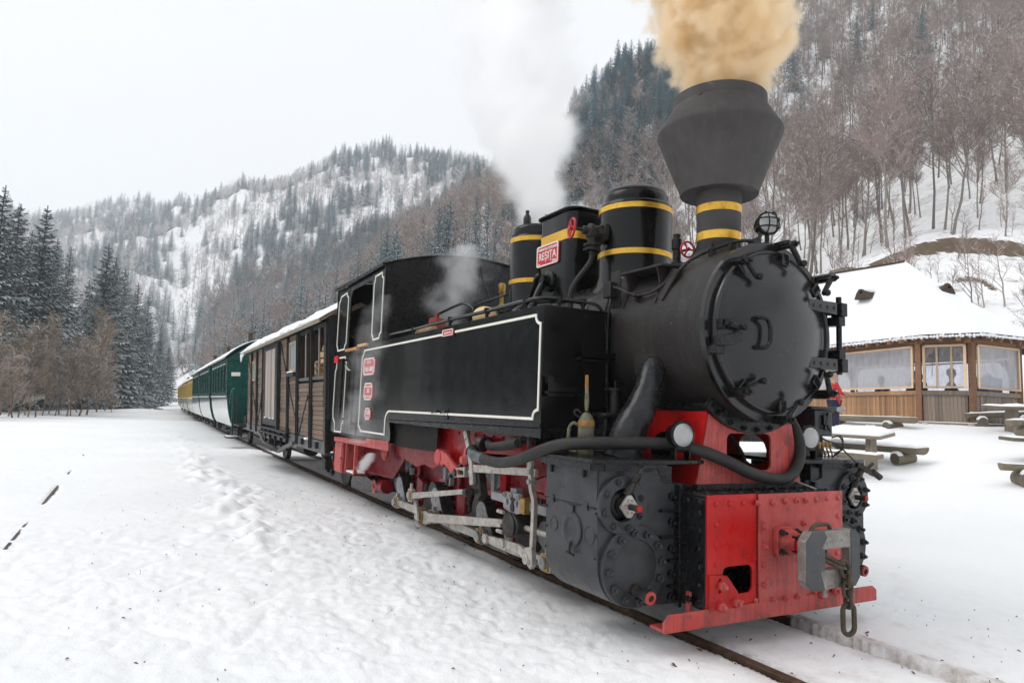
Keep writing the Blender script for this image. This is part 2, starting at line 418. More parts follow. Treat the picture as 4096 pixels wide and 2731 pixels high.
# ------------------------------------------------------------------ mesh helpers
class MB:
    def __init__(s):
        s.v = []; s.f = []
    def add(s, vs, fs):
        o = len(s.v)
        s.v += [tuple(p) for p in vs]
        s.f += [tuple(i+o for i in f) for f in fs]
        return s
    def box(s, x0, x1, y0, y1, z0, z1, M=None):
        vs = [(x, y, z) for x in (x0, x1) for y in (y0, y1) for z in (z0, z1)]
        if M is not None: vs = [M @ Vector(p) for p in vs]
        fs = [(0, 1, 3, 2), (4, 6, 7, 5), (0, 4, 5, 1), (2, 3, 7, 6), (0, 2, 6, 4), (1, 5, 7, 3)]
        return s.add(vs, fs)
    def bar(s, p0, p1, w, h, up=(0, 0, 1)):
        """rectangular bar from p0 to p1, width w across, height h along up"""
        p0, p1, up = Vector(p0), Vector(p1), Vector(up)
        d = (p1-p0).normalized(); a = d.cross(up).normalized()*w/2; b = a.cross(d).normalized()*h/2
        vs = [p+sa*a+sb*b for p in (p0, p1) for sa in (-1, 1) for sb in (-1, 1)]
        return s.add(vs, [(0, 1, 3, 2), (4, 6, 7, 5), (0, 4, 5, 1), (2, 3, 7, 6), (0, 2, 6, 4), (1, 5, 7, 3)])
    def lathe(s, prof, o=(0, 0, 0), d=(0, 0, 1), n=32, a0=0.0, a1=2*PI):
        """profile [(r, h)] turned about axis d at o"""
        o, d = Vector(o), Vector(d).normalized()
        e = Vector((1, 0, 0)) if abs(d.x) < 0.9 else Vector((0, 1, 0))
        a = d.cross(e).normalized(); b = d.cross(a)
        full = abs(a1-a0-2*PI) < 1e-6
        k = n if full else n+1
        vs = []
        for r, h in prof:
            for i in range(k):
                t = a0+(a1-a0)*i/n
                vs.append(o+d*h+(a*math.cos(t)+b*math.sin(t))*r)
        fs = []
        for j in range(len(prof)-1):
            for i in range(n):
                i2 = (i+1) % k
                fs.append((j*k+i, j*k+i2, (j+1)*k+i2, (j+1)*k+i))
        if full:
            if prof[0][0] > 1e-6: fs.append(tuple(range(k))[::-1])
            if prof[-1][0] > 1e-6: fs.append(tuple((len(prof)-1)*k+i for i in range(k)))
        return s.add(vs, fs)
    def cyl(s, p0, p1, r0, r1=None, n=20):
        p0, p1 = Vector(p0), Vector(p1)
        r1 = r0 if r1 is None else r1
        return s.lathe([(r0, 0), (r1, (p1-p0).length)], p0, p1-p0, n)
    def tube(s, pts, r, n=10, smooth=6, caps=True, rf=None):
        P = [Vector(p) for p in pts]
        if smooth > 1 and len(P) > 2:
            Q = []
            for i in range(len(P)-1):
                a, b, c, d = P[max(i-1, 0)], P[i], P[i+1], P[min(i+2, len(P)-1)]
                for k in range(smooth):
                    t = k/smooth
                    Q.append(0.5*((2*b)+(c-a)*t+(2*a-5*b+4*c-d)*t*t+(3*b-a-3*c+d)*t**3))
            Q.append(P[-1]); P = Q
        up = Vector((0.13, 0.27, 0.95)).normalized()
        vs = []
        for i, p in enumerate(P):
            d = (P[min(i+1, len(P)-1)]-P[max(i-1, 0)]).normalized()
            a = up-d*up.dot(d)
            if a.length < 1e-3: a = Vector((1, 0, 0))-d*d.x
            a.normalize(); up = a; b = d.cross(a)
            rr = r if rf is None else r*rf(i/(len(P)-1))
            for k in range(n):
                t = 2*PI*k/n
                vs.append(p+(a*math.cos(t)+b*math.sin(t))*rr)
        fs = [(i*n+k, i*n+(k+1) % n, (i+1)*n+(k+1) % n, (i+1)*n+k) for i in range(len(P)-1) for k in range(n)]
        if caps:
            fs.append(tuple(range(n))[::-1]); fs.append(tuple((len(P)-1)*n+k for k in range(n)))
        return s.add(vs, fs)
    def prism(s, outer, a, b, plane='xz', holes=()):
        """polygon (with holes) in a plane, extruded along the third axis from a to b"""
        loops = [list(outer)]+[list(h) for h in holes]
        def P(q, t):
            return {'xz': (q[0], t, q[1]), 'yz': (t, q[0], q[1]), 'xy': (q[0], q[1], t)}[plane]
        tri = tessellate_polygon([[Vector((q[0], q[1], 0)) for q in l] for l in loops])
        flat = [q for l in loops for q in l]
        n = len(flat)
        vs = [P(q, a) for q in flat]+[P(q, b) for q in flat]
        fs = [tuple(t) for t in tri]+[tuple(n+i for i in t)[::-1] for t in tri]
        o = 0
        for l in loops:
            k = len(l)
            for i in range(k):
                j = (i+1) % k
                fs.append((o+i, o+j, n+o+j, n+o+i))
            o += k
        return s.add(vs, fs)
    def ball(s, c, r, n=12, sx=1, sy=1, sz=1):
        pr = [(max(1e-5, r*math.sin(PI*i/(n//2+2))), -r*math.cos(PI*i/(n//2+2))) for i in range(n//2+3)]
        o = len(s.v); s.lathe(pr, (0, 0, 0), (0, 0, 1), n)
        c = Vector(c)
        s.v[o:] = [(c.x+p[0]*sx, c.y+p[1]*sy, c.z+p[2]*sz) for p in s.v[o:]]
        return s
    def mesh(s, name, mat, sharp=35, recalc=True):
        me = bpy.data.meshes.new(name)
        me.from_pydata(s.v, [], s.f)
        me.validate()
        if recalc:
            import bmesh
            bm = bmesh.new(); bm.from_mesh(me)
            bmesh.ops.recalc_face_normals(bm, faces=bm.faces)
            bm.to_mesh(me); bm.free()
        me.polygons.foreach_set('use_smooth', [True]*len(me.polygons))
        me.set_sharp_from_angle(angle=math.radians(sharp))
        if mat: me.materials.append(mat)
        me.update()
        return me
    def out(s, name, mat, parent=None, bev=0.0, sharp=35, label=None, seg=2):
        return link(name, s.mesh(name, mat, sharp), parent, bev=bev, label=label, seg=seg)

def circ(cx, cz, r, n=20, a0=0, sx=1, sz=1):
    return [(cx+r*sx*math.cos(a0+2*PI*i/n), cz+r*sz*math.sin(a0+2*PI*i/n)) for i in range(n)]

def rrect(x0, x1, z0, z1, r, k=4):
    o = []
    for cx, cz, a in ((x1-r, z1-r, 0), (x0+r, z1-r, PI/2), (x0+r, z0+r, PI), (x1-r, z0+r, 1.5*PI)):
        o += [(cx+r*math.cos(a+PI/2*i/k), cz+r*math.sin(a+PI/2*i/k)) for i in range(k+1)]
    return o

WM = {}      # world matrices of roots, kept by hand

def link(name, me, parent=None, mat4=None, bev=0.0, label=None, seg=2):
    o = bpy.data.objects.new(name, me)
    COL.objects.link(o)
    if parent is not None:
        o.parent = parent
        w = WM.get(parent.name)
        if w is not None:
            o.matrix_parent_inverse = w.inverted()
    if mat4 is not None:
        o.matrix_basis = mat4
        WM[o.name] = mat4 if WM.get(parent.name if parent else '') is not None else mat4
    if bev:
        md = o.modifiers.new('bevel', 'BEVEL')
        md.width = bev; md.segments = seg; md.limit_method = 'ANGLE'; md.angle_limit = math.radians(40)
        md.harden_normals = False
    if label: o['label'] = label
    return o

def thing(name, label, cat, loc=(0, 0, 0), rot=0.0, group=None, keep=True):
    """an Empty at the thing's base; children are written in world coordinates (keep) or in its own (not keep)"""
    o = bpy.data.objects.new(name, None)
    COL.objects.link(o)
    o.empty_display_size = 0.3
    M = Matrix.Translation(Vector(loc)) @ Matrix.Rotation(rot, 4, 'Z')
    o.matrix_basis = M
    if keep: WM[o.name] = M
    return tag(o, label, cat, group)

def tag(o, label, cat, group=None):
    o['label'] = label; o['category'] = cat
    if group: o['group'] = group
    return o

def kind(o, k):
    o['kind'] = k
    return o

def copy_tree(o, parent=None):
    c = o.copy(); COL.objects.link(c)
    if parent is not None: c.parent = parent
    for ch in list(o.children): copy_tree(ch, c)
    return c

def put(name, me, parent, p, d=(1, 0, 0), spin=0.0, s=1.0):
    """an instance of a small mesh whose axis is +Z, placed at p pointing along d, as a child of parent"""
    q = Vector(d).to_track_quat('Z', 'Y').to_matrix().to_4x4()
    M = Matrix.Translation(Vector(p)) @ q @ Matrix.Rotation(spin, 4, 'Z') @ Matrix.Scale(s, 4)
    return link(name, me, parent, M)

def text_mesh(txt, size, mat, name='lettering', ext=0.002, bold=0.0, align='CENTER', sx=1.0):
    cu = bpy.data.curves.new('tmp_text', 'FONT')
    cu.body = txt; cu.size = size; cu.extrude = ext; cu.offset = bold; cu.align_x = align; cu.align_y = 'CENTER'
    cu.resolution_u = 3
    o = bpy.data.objects.new('tmp_text', cu); COL.objects.link(o)
    bpy.context.view_layer.update()
    me = bpy.data.meshes.new_from_object(o.evaluated_get(bpy.context.evaluated_depsgraph_get()))
    me.name = name
    bpy.data.objects.remove(o); bpy.data.curves.remove(cu)
    if sx != 1.0:
        for v in me.vertices: v.co.x *= sx
    me.materials.clear(); me.materials.append(mat)
    return me

# small shared pieces, axis +Z
def _rivet(r, mat, nm='rivet'):
    return MB().lathe([(r, 0), (r*0.93, r*0.35), (r*0.6, r*0.68), (0.001, r*0.8)], n=10).mesh(nm, mat, 60)
def _bolt(r, mat, nm='bolt', stud=True):
    m = MB().lathe([(r, 0), (r, r*0.85), (r*0.86, r)], n=6)
    if stud: m.lathe([(r*0.5, r*0.9), (r*0.5, r*1.7), (r*0.4, r*1.8)], n=8)
    return m.mesh(nm, mat, 30)
TERR = [
    (106.16, [(0.0, 0.0), (8.5, 0.0), (12, 0.3), (18, 1.1), (30, 3), (45, 9), (70, 26), (150, 80), (240, 140)]),
    (114.37, [(0.0, 0.0), (8.5, 0.0), (12, 0.3), (17.5, 1.15), (24.5, 1.45), (43, 9.6), (64, 19.7), (100, 41.0), (150, 78.5), (240, 168.7), (340, 234.6)]),
    (118.08, [(0.0, 0.0), (8.5, 0.0), (12.5, 0.3), (18, 1.2), (24.5, 1.45), (44, 10.3), (66, 19.9), (100, 39.2), (150, 78.3), (240, 166.3), (340, 228.9)]),
    (121.81, [(0.0, 0.0), (9, 0.0), (13, 0.25), (18.5, 1.25), (24.5, 1.45), (45, 10.7), (68, 19.5), (105, 41.9), (150, 77.5), (240, 162.2), (340, 225.0)]),
    (124.94, [(0.0, 0.0), (9, 0.0), (13.5, 0.25), (19, 1.25), (24.5, 1.45), (46, 9.9), (70, 18.6), (110, 43.5), (160, 82.7), (230, 147.9), (340, 213.6)]),
    (129.18, [(0.0, 0.0), (10, 0.0), (16, 0.4), (24, 1.25), (50, 9.1), (70, 16.6), (120, 44.8), (200, 122.0), (320, 194.5)]),
    (135.37, [(0.0, 0.0), (26, 0.0), (75, 16.1), (130, 53.2), (190, 107.9), (300, 163.6)]),
    (139.5, [(0.0, 0.0), (28, 0.0), (80, 16.1), (170, 87.3), (260, 124.0), (500, 213.6)]),
    (142.33, [(0.0, 0.0), (30, 0.0), (80, 15.0), (160, 78.8), (240, 110.1), (500, 204.3)]),
    (145.2, [(0.0, 0.0), (32, 0.0), (80, 13.9), (155, 70.6), (220, 90.7), (500, 180.7)]),
    (147.19, [(0.0, 0.0), (34, 0.0), (80, 12.8), (150, 65.2), (200, 70.2), (400, 117.6)]),
    (148.65, [(0.0, 0.0), (36, 0.0), (120, 31.2), (190, 43.7), (300, 76.3), (700, 176.5)]),
    (150.65, [(0.0, 0.0), (38, 0.0), (190, 51.1), (300, 76.0), (470, 146.7), (700, 194.4)]),
    (153.21, [(0.0, 0.0), (40, 0.0), (205, 68.4), (290, 90.4), (470, 164.8), (700, 221.2)]),
    (155.4, [(0.0, 0.0), (42, 0.0), (205, 65.1), (280, 87.6), (470, 171.6), (700, 229.0)]),
    (159.01, [(0.0, 0.0), (45, 0.0), (190, 50.1), (260, 67.3), (320, 95.2), (470, 175.1), (700, 234.9)]),
    (162.92, [(0.0, 0.0), (50, 0.0), (170, 34.0), (230, 45.2), (300, 77.6), (470, 173.4), (700, 229.9)]),
    (166.03, [(0.0, 0.0), (55, 0.0), (150, 20.5), (195, 25.8), (260, 47.7), (470, 166.2), (700, 211.6)]),
    (169.73, [(0.0, 0.0), (70, 0.0), (130, 10.9), (170, 13.3), (250, 32.1), (470, 151.7), (700, 192.2)]),
    (173.89, [(0.0, 0.0), (100, 0.0), (210, 15.8), (360, 69.3), (500, 148.1), (700, 184.7)]),
    (175.74, [(0.0, 0.0), (120, 0.0), (220, 12.2), (400, 75.3), (560, 153.5), (800, 197.1)]),
    (177.83, [(0.0, 0.0), (130, 0.0), (220, 5.4), (420, 67.2), (640, 165.4), (900, 205.7)]),
    (180.4, [(0.0, 0.0), (110, 0.0), (200, 5.7), (450, 77.0), (800, 199.9), (1000, 220.9)]),
    (183.12, [(0.0, 0.0), (80, 0.0), (180, 5.7), (450, 76.4), (800, 190.3), (1000, 212.6)]),
    (186.67, [(0.0, 0.0), (55, 0.0), (150, 3.6), (450, 67.3), (800, 167.4), (1000, 179.8)]),
    (191.47, [(0.0, 0.0), (45, 0.0), (150, 3.6), (420, 69.7), (800, 167.3), (1000, 184.2)]),
    (201.39, [(0.0, 0.0), (60, 0), (200, 25), (500, 150), (900, 230)]),
    (230, [(0, 0), (80, 0), (300, 60), (700, 150)]),
    (270, [(0, 0), (90, 0), (350, 80), (700, 150)]),
    (330, [(0, 0), (150, 0), (500, 60), (800, 100)]),
    (380, [(0, 0), (60, 0), (150, 40), (300, 120), (500, 160)]),
    (430, [(0, 0), (8.5, 0), (14, 0.3), (24, 2), (60, 15), (150, 70), (240, 130)]),
    (466.16, [(0.0, 0.0), (8.5, 0.0), (12, 0.3), (18, 1.1), (30, 3), (45, 9), (70, 26), (150, 80), (240, 140)]),
]

def interp(p, r):
    for i in range(len(p)-1):
        if r <= p[i+1][0]:
            a, b = p[i], p[i+1]
            t = (r-a[0])/(b[0]-a[0])
            return a[1]*(1-t)+b[1]*t
    return p[-1][1]

def sstep(a, b, x):
    t = min(1, max(0, (x-a)/(b-a)))
    return t*t*(3-2*t)

def track_y(x):
    return 2.095e-4*max(0.0, 11.58-x)**2-0.044 if x < -3 else 2.095e-4*(11.58-max(-3, min(x, 0)))**2*max(0, min(1, -x/3))-0.044*max(0, min(1, -x/3))

def base_h(x, y):
    dx, dy = x-CAM.x, y-CAM.y
    r = math.hypot(dx, dy)
    a = math.degrees(math.atan2(dy, dx)) % 360
    if a < 106.16: a += 360
    for i in range(len(TERR)-1):
        if TERR[i][0] <= a <= TERR[i+1][0]:
            t = (a-TERR[i][0])/(TERR[i+1][0]-TERR[i][0])
            t = t*t*(3-2*t)*0.5+t*0.5
            return interp(TERR[i][1], r)*(1-t)+interp(TERR[i+1][1], r)*t
    return 0.0

NZ = mnoise.noise
def fbm(x, y, s, o=4, z=0.0):
    t, a = 0.0, 1.0
    for k in range(o):
        t += a*NZ(Vector((x*s+k*17.3, y*s-k*9.1, z))); s *= 2.03; a *= 0.5
    return t

def ground_h(x, y, fine=True):
    r = math.hypot(x-CAM.x, y-CAM.y)
    h = base_h(x, y)
    if r > 26:
        k = min(1.0, (r-26)/60)
        h += k*(0.9*fbm(x, y, 0.06, 4)*min(3, r/60)+0.012*r*fbm(x, y, 0.02, 3, 5.0))
    if 34 < r < 60:
        a = math.degrees(math.atan2(y-CAM.y, x-CAM.x)) % 360
        if 104 < a < 134:
            e = r-(45.6+0.9*math.sin(a*0.7)+1.1*fbm(x, y, 0.35, 3, 6.0))
            h += 1.0*sstep(-0.30, 0.22, e)*(1-sstep(1.0, 9.0, e))*sstep(104, 107, a)*(1-sstep(126, 133, a))*(0.75+0.5*NZ(Vector((x*0.3, y*0.3, 2))))
            e2 = r-(37.5+1.5*math.sin(a*1.3)+2.0*fbm(x, y, 0.3, 2, 8.0))
            h += 0.55*max(0, NZ(Vector((x*0.25, y*0.25, 12)))+0.15)*2*sstep(-0.2, 0.2, e2)*(1-sstep(0.4, 3.0, e2))
    if fine and r < 45:
        ty = y-track_y(x)
        fade = 1-sstep(25, 45, r)
        n1 = fbm(x, y, 0.55, 3); n2 = fbm(x, y, 2.6, 4, 2.0); n3 = fbm(x, y, 9.0, 3, 4.0)
        walked = 0.35+0.65*sstep(-0.25, 0.35, fbm(x, y, 0.22, 2, 9.0)+0.28-0.09*abs(y+2.4))
        # trampled lumps: sharp-edged prints
        pr = abs(NZ(Vector((x*3.1+7, y*3.1, 1.5))))
        pr2 = abs(NZ(Vector((x*6.3, y*6.3, 8.5))))
        bumpy = 0.016*n1+0.011*n2+0.008*n3-0.011*(1-sstep(0.0, 0.20, pr))*walked-0.006*(1-sstep(0.0, 0.2, pr2))*walked+0.007*NZ(Vector((x*17, y*17, 2)))*walked+0.003*NZ(Vector((x*34, y*34, 5)))*walked
        side = sstep(0.5, 1.15, abs(ty))
        bumpy *= (0.10+0.90*side*walked)
        # berm of shovelled lumps beside the train
        d = ty+2.05+0.25*fbm(x, 0, 0.35, 2)
        bm_ = math.exp(-(d/0.32)**2)*sstep(-1.5, -4.5, x)*sstep(-40, -8, x)
        bumpy += bm_*max(0, 0.02+0.09*NZ(Vector((x*3.3, y*4.1, 3.1)))+0.07*NZ(Vector((x*7.3, y*8.1, 6.1)))+0.03*n2)
        if x < -4 and y < -3:
            bumpy *= 0.45+0.55*sstep(-16, -4, x)
        bumpy *= fade
        h += bumpy
        if abs(ty) < 0.9:
            h += -0.022*(1-sstep(0.45, 0.75, abs(ty)))
            for sg in (-1, 1):
                q = ty-sg*0.41                       # across the rail, outward positive on its own side
                o = q*sg
                w = 0.006*n3+0.01*n2
                if sg > 0 and x > -0.25:
                    h += 0.034*(1-sstep(0.05, 0.10, abs(o)))*(1.0 if o > -0.05 else 0.0)
                    if -0.095+w < o < -0.045: h -= 0.03
                elif -0.085+w < o < 0.034+w:
                    h -= 0.055 if o < -0.028 else 0.07
        q = y+3.88-0.004*(x+5)
        if abs(q) < 0.06 and x > -16:
            h -= 0.05*max(0, min(1, 0.30+3.0*NZ(Vector((x*0.9, 2.0, 3.3)))))*(1-sstep(0.012, 0.03, abs(q)))*sstep(-10.5, -8.5, x)
    return h

# ------------------------------------------------------------------ ground: one sheet out to the hills
def build_ground():
    m, nt, b, L = new_mat('snowy_ground')
    v = coord(nt)
    g = nt.nodes.new('ShaderNodeNewGeometry')
    sp = nt.nodes.new('ShaderNodeSeparateXYZ'); L(g.outputs['Position'], sp.inputs[0])
    spn = nt.nodes.new('ShaderNodeSeparateXYZ'); L(g.outputs['True Normal'], spn.inputs[0])
    snow = mixc(nt, ramp(nt, tex(nt, v, 0.4, 5, 0.5), [(0.35, 0.0), (0.65, 1.0)]), (0.88, 0.89, 0.905), (0.93, 0.935, 0.94))
    # trodden, slightly soiled snow near the track, with litter specks
    absy = nt.nodes.new('ShaderNodeMath'); absy.operation = 'ABSOLUTE'; L(sp.outputs['Y'], absy.inputs[0])
    near = ramp(nt, mr_(nt, absy.outputs[0], 0.0, 6.0), [(0.05, 1.0), (0.42, 0.0)])
    soil = tex(nt, v, 3.2, 9, 0.75)
    f = mixc(nt, 1.0, ramp(nt, soil, [(0.50, 0.0), (0.74, 0.55)]), near, 'MULTIPLY')
    snow = mixc(nt, f, snow, (0.50, 0.44, 0.39))
    rn = nt.nodes.new('ShaderNodeMath'); rn.operation = 'SUBTRACT'; L(absy.outputs[0], rn.inputs[0]); rn.inputs[1].default_value = 0.40
    rna = nt.nodes.new('ShaderNodeMath'); rna.operation = 'ABSOLUTE'; L(rn.outputs[0], rna.inputs[0])
    rf = ramp(nt, rna.outputs[0], [(0.04, 0.95), (0.19, 0.0)])
    rf2 = mixc(nt, 1.0, rf, ramp(nt, tex(nt, v, 7, 8, 0.75), [(0.36, 0.05), (0.66, 1.0)]), 'MULTIPLY')
    frontmask = ramp(nt, mr_(nt, sp.outputs['X'], -14.0, 2.4), [(0.0, 0.0), (0.2, 1.0), (1.0, 0.8)])
    rf3 = mixc(nt, 1.0, rf2, frontmask, 'MULTIPLY')
    snow = mixc(nt, rf3, snow, (0.30, 0.235, 0.18))
    specks = ramp(nt, tex(nt, v, 34, 3, 0.6), [(0.735, 0.0), (0.765, 0.85)])
    f4 = mixc(nt, 1.0, specks, ramp(nt, mr_(nt, absy.outputs[0], 0.0, 6.0), [(0.1, 1.0), (0.9, 0.15)]), 'MULTIPLY')
    snow = mixc(nt, f4, snow, (0.20, 0.15, 0.11))
    # bare soil, leaf litter and stones where the slope is steep
    steep = nt.nodes.new('ShaderNodeMath'); steep.operation = 'ADD'
    L(spn.outputs['Z'], steep.inputs[0])
    nn = tex(nt, v, 0.55, 8, 0.7)
    mm = nt.nodes.new('ShaderNodeMath'); mm.operation = 'MULTIPLY_ADD'; L(nn, mm.inputs[0]); mm.inputs[1].default_value = 0.30; mm.inputs[2].default_value = -0.15
    L(mm.outputs[0], steep.inputs[1])
    sf = ramp(nt, steep.outputs[0], [(0.66, 1.0), (0.76, 0.0)])
    earth = mixc(nt, tex(nt, v, 3.0, 8, 0.7), (0.06, 0.048, 0.038), (0.22, 0.155, 0.095))
    hill = ramp(nt, mr_(nt, sp.outputs['Z'], 0.0, 12.0), [(0.25, 0.0), (0.5, 1.0)])
    hill2 = ramp(nt, mr_(nt, sp.outputs['Z'], 0.0, 60.0), [(0.05, 0.0), (0.10, 1.0), (0.28, 1.0), (0.36, 0.0)])
    leaf = ramp(nt, tex(nt, v, 1.1, 9, 0.8), [(0.52, 0.0), (0.66, 0.85)])
    lf = mixc(nt, 1.0, leaf, hill, 'MULTIPLY')
    snow = mixc(nt, lf, snow, (0.33, 0.27, 0.23))
    col = mixc(nt, mixc(nt, 1.0, sf, hill2, 'MULTIPLY'), snow, earth)
    setc(b, nt, 'Base Color', col)
    b.inputs['Roughness'].default_value = 0.75
    b.inputs['Specular IOR Level'].default_value = 0.2
    h = mixc(nt, 0.4, tex(nt, v, 9, 8, 0.65), tex(nt, v, 70, 4, 0.7))
    bump(nt, b, h, 0.6, 0.022)
    rs = [1.0]
    while rs[-1] < 13: rs.append(rs[-1]*1.0068)
    while rs[-1] < 34: rs.append(rs[-1]*1.017)
    while rs[-1] < 49.5: rs.append(rs[-1]*1.0035)
    while rs[-1] < 60: rs.append(rs[-1]*1.017)
    while rs[-1] < 1000: rs.append(rs[-1]*1.03)
    rs += [1300, 1800, 2600, 4000]
    az = []
    a = 103.0
    while a < 205: az.append(a); a += 0.19
    while a < 463: az.append(a); a += 3.0
    nA = len(az)
    vs, fs = [], []
    cosA = [(math.cos(math.radians(q)), math.sin(math.radians(q))) for q in az]
    for r in rs:
        for i, (ca, sa) in enumerate(cosA):
            x, y = CAM.x+r*ca, CAM.y+r*sa
            vs.append((x, y, ground_h(x, y, i < 540)))
    c0 = len(vs); vs.append((CAM.x, CAM.y, 0))
    for j in range(len(rs)-1):
        for i in range(nA):
            k = (i+1) % nA
            fs.append((j*nA+i, j*nA+k, (j+1)*nA+k, (j+1)*nA+i))
    for i in range(nA): fs.append((c0, i, (i+1) % nA))
    me = bpy.data.meshes.new('snowy_ground'); me.from_pydata(vs, [], fs)
    me.polygons.foreach_set('use_smooth', [True]*len(me.polygons))
    me.materials.append(m); me.update()
    o = link('snowy_ground', me)
    kind(o, 'structure'); o['label'] = 'snow covered ground rising into wooded hills'
    return o

def mr_(nt, v, a, b_):
    n = nt.nodes.new('ShaderNodeMapRange')
    n.inputs['From Min'].default_value = a; n.inputs['From Max'].default_value = b_
    nt.links.new(v, n.inputs['Value'])
    return n.outputs[0]
ground = build_ground()

# ------------------------------------------------------------------ trees
def blade(mb, p, d, L, w, droop=0.0, rnd=R):
    """a thin two-triangle twig"""
    d = Vector(d).normalized(); p = Vector(p)
    s = d.cross(Vector((rnd.uniform(-1, 1), rnd.uniform(-1, 1), rnd.uniform(-1, 1))))
    if s.length < 1e-3: s = Vector((1, 0, 0))
    s.normalize()
    m_ = p+d*L*0.55; e = p+d*L+Vector((0, 0, -droop*L))
    mb.add([p-s*w/2, p+s*w/2, m_+s*w*0.4, m_-s*w*0.4, e], [(0, 1, 2, 3), (3, 2, 4)])

def bare_tree(seed, H=12, twig_w=0.02, density=1.0, lean=0.4, low=0.35, spread=0.32, upw=0.9, thick=0.62):
    q = random.Random(seed)
    tr, cr = MB(), MB()
    P = []
    ph = q.uniform(0, 6.28); la = q.uniform(0.3, 1)*lean
    for i in range(9):
        t = i/8
        P.append(Vector((la*math.sin(t*2.2)*math.cos(ph)+q.uniform(-.05, .05), la*math.sin(t*2.2)*math.sin(ph)+q.uniform(-.05, .05), H*t*0.93)))
    r0 = (0.0105*H+0.02)*thick
    tr.tube(P, r0, 6, 1, True, rf=lambda t: (1.25 if t < 0.02 else 1)*(1-t)**0.85+0.06)
    def at(t):
        k = min(7, int(t*8)); f = t*8-k
        return P[k].lerp(P[k+1], f)
    nl = int(20*density)
    for i in range(nl):
        t = low+(0.97-low)*((i+q.random())/nl)
        a = q.uniform(0, 2*PI)
        L = H*spread*(1.05-0.75*(t-low)/(1-low))*q.uniform(0.6, 1.15)
        up = upw*q.uniform(0.6, 1.3)
        d = Vector((math.cos(a), math.sin(a), up)).normalized()
        p = at(t); pts = [p]
        for k in range(1, 4):
            d = (d+Vector((q.uniform(-.18, .18), q.uniform(-.18, .18), 0.12))).normalized()
            pts.append(pts[-1]+d*L/3)
        rr = r0*(1-t)*0.42+0.012
        (tr if rr > 0.035 else cr).tube(pts, rr, 4, 1, False, rf=lambda u: 1-0.75*u)
        nb = int(8*density*L/3.0)+3
        for j in range(nb):
            u = 0.25+0.75*(j+q.random())/nb
            k = min(2, int(u*3)); b0 = pts[k].lerp(pts[k+1], u*3-k)
            a2 = q.uniform(0, 2*PI)
            d2 = (d*0.9+Vector((math.cos(a2), math.sin(a2), q.uniform(-0.1, 0.8)))*0.8).normalized()
            L2 = L*0.42*(1.2-u)*q.uniform(0.6, 1.3)+0.25
            e2 = b0+d2*L2
            cr.tube([b0, b0+d2*L2*0.5+Vector((0, 0, 0.03*L2)), e2], 0.010+0.004*L2, 3, 1, False, rf=lambda v_: 1-0.6*v_)
            ns = int(7*density*max(0.5, L2))+2
            for s_i in range(ns):
                w = 0.15+0.85*(s_i+q.random())/ns
                c = b0.lerp(e2, w)
                a3 = q.uniform(0, 2*PI)
                d3 = (d2*0.8+Vector((math.cos(a3), math.sin(a3), q.uniform(-0.2, 0.7)))*0.7).normalized()
                L3 = q.uniform(0.25, 0.75)*(0.5+0.5*L2)
                blade(cr, c, d3, L3, twig_w, 0.0, q)
                for _ in range(2):
                    d4 = (d3+Vector((q.uniform(-1, 1), q.uniform(-1, 1), q.uniform(-.4, .8)))*0.7).normalized()
                    blade(cr, c+d3*L3*q.uniform(0.3, 0.8), d4, L3*q.uniform(0.4, 0.7), twig_w*0.7, 0.0, q)
    return tr, cr

def spruce(seed, H=14, W=3.0, levels=34, per=9, seg=5, base=0.06):
    q = random.Random(seed)
    tr, cr = MB(), MB()
    tr.tube([(0, 0, 0), (0.05, 0, H*0.4), (0, 0.04, H*0.97)], 0.0095*H+0.03, 6, 2, True, rf=lambda t: 1.1-0.98*t)
    for i in range(levels):
        t = base+(1-base)*(i/levels)**0.92
        z = H*t
        Lm = W*(1-t)**0.82*(0.75+0.25*min(1, t/0.12))+0.12
        n = max(4, int(per*(1-0.45*t)))
        a0 = q.uniform(0, 6.28)
        for j in range(n):
            a = a0+2*PI*j/n+q.uniform(-.25, .25)
            L = Lm*q.uniform(0.62, 1.12)
            rise = 0.32*(1-t)*0-0.10+0.42*t
            p = Vector((0, 0, z+q.uniform(-.12, .12)))
            pts = [p]
            el = rise
            for k in range(seg):
                u = (k+1)/seg
                e2 = el-0.55*(1-t)*math.sin(u*2.2)*0.75+0.25*u*u
                pts.append(pts[-1]+Vector((math.cos(a)*math.cos(e2), math.sin(a)*math.cos(e2), math.sin(e2)))*L/seg)
            side = Vector((-math.sin(a), math.cos(a), 0))
            for k in range(seg):
                b0, b1 = pts[k], pts[k+1]
                w0 = 0.05*L+0.05
                cr.add([b0-side*w0*0.5, b0+side*w0*0.5, b1+side*w0*0.35, b1-side*w0*0.35], [(0, 1, 2, 3)])
                u = (k+0.5)/seg
                for sg in (-1, 1):
                    for h_ in range(2):
                        c = b0.lerp(b1, (h_+q.random())/2)
                        Ls = L*(0.36*(1-u)+0.13)*q.uniform(0.7, 1.25)+0.06
                        dr = Vector((math.cos(a), math.sin(a), 0))*0.75+side*sg*1.0+Vector((0, 0, -0.38-0.3*(1-t)))
                        dr = (dr+Vector((q.uniform(-.25, .25), q.uniform(-.25, .25), q.uniform(-.25, .15)))).normalized()
                        wd = Vector((math.cos(a), math.sin(a), 0.0))*(0.10*L+0.05)*q.uniform(0.7, 1.2)+Vector((0, 0, q.uniform(-.06, .03)))
                        e = c+dr*Ls
                        cr.add([c-wd*0.4, c+wd*0.6, e+wd*0.15], [(0, 1, 2)])
            e = pts[-1]
            cr.add([e-side*0.05, e+side*0.05, e+Vector((math.cos(a), math.sin(a), 0.1))*0.18*min(1, L)], [(0, 1, 2)])
    cr.tube([(0, 0, H*0.95), (0, 0, H*1.01)], 0.03, 4, 1)
    return tr, cr

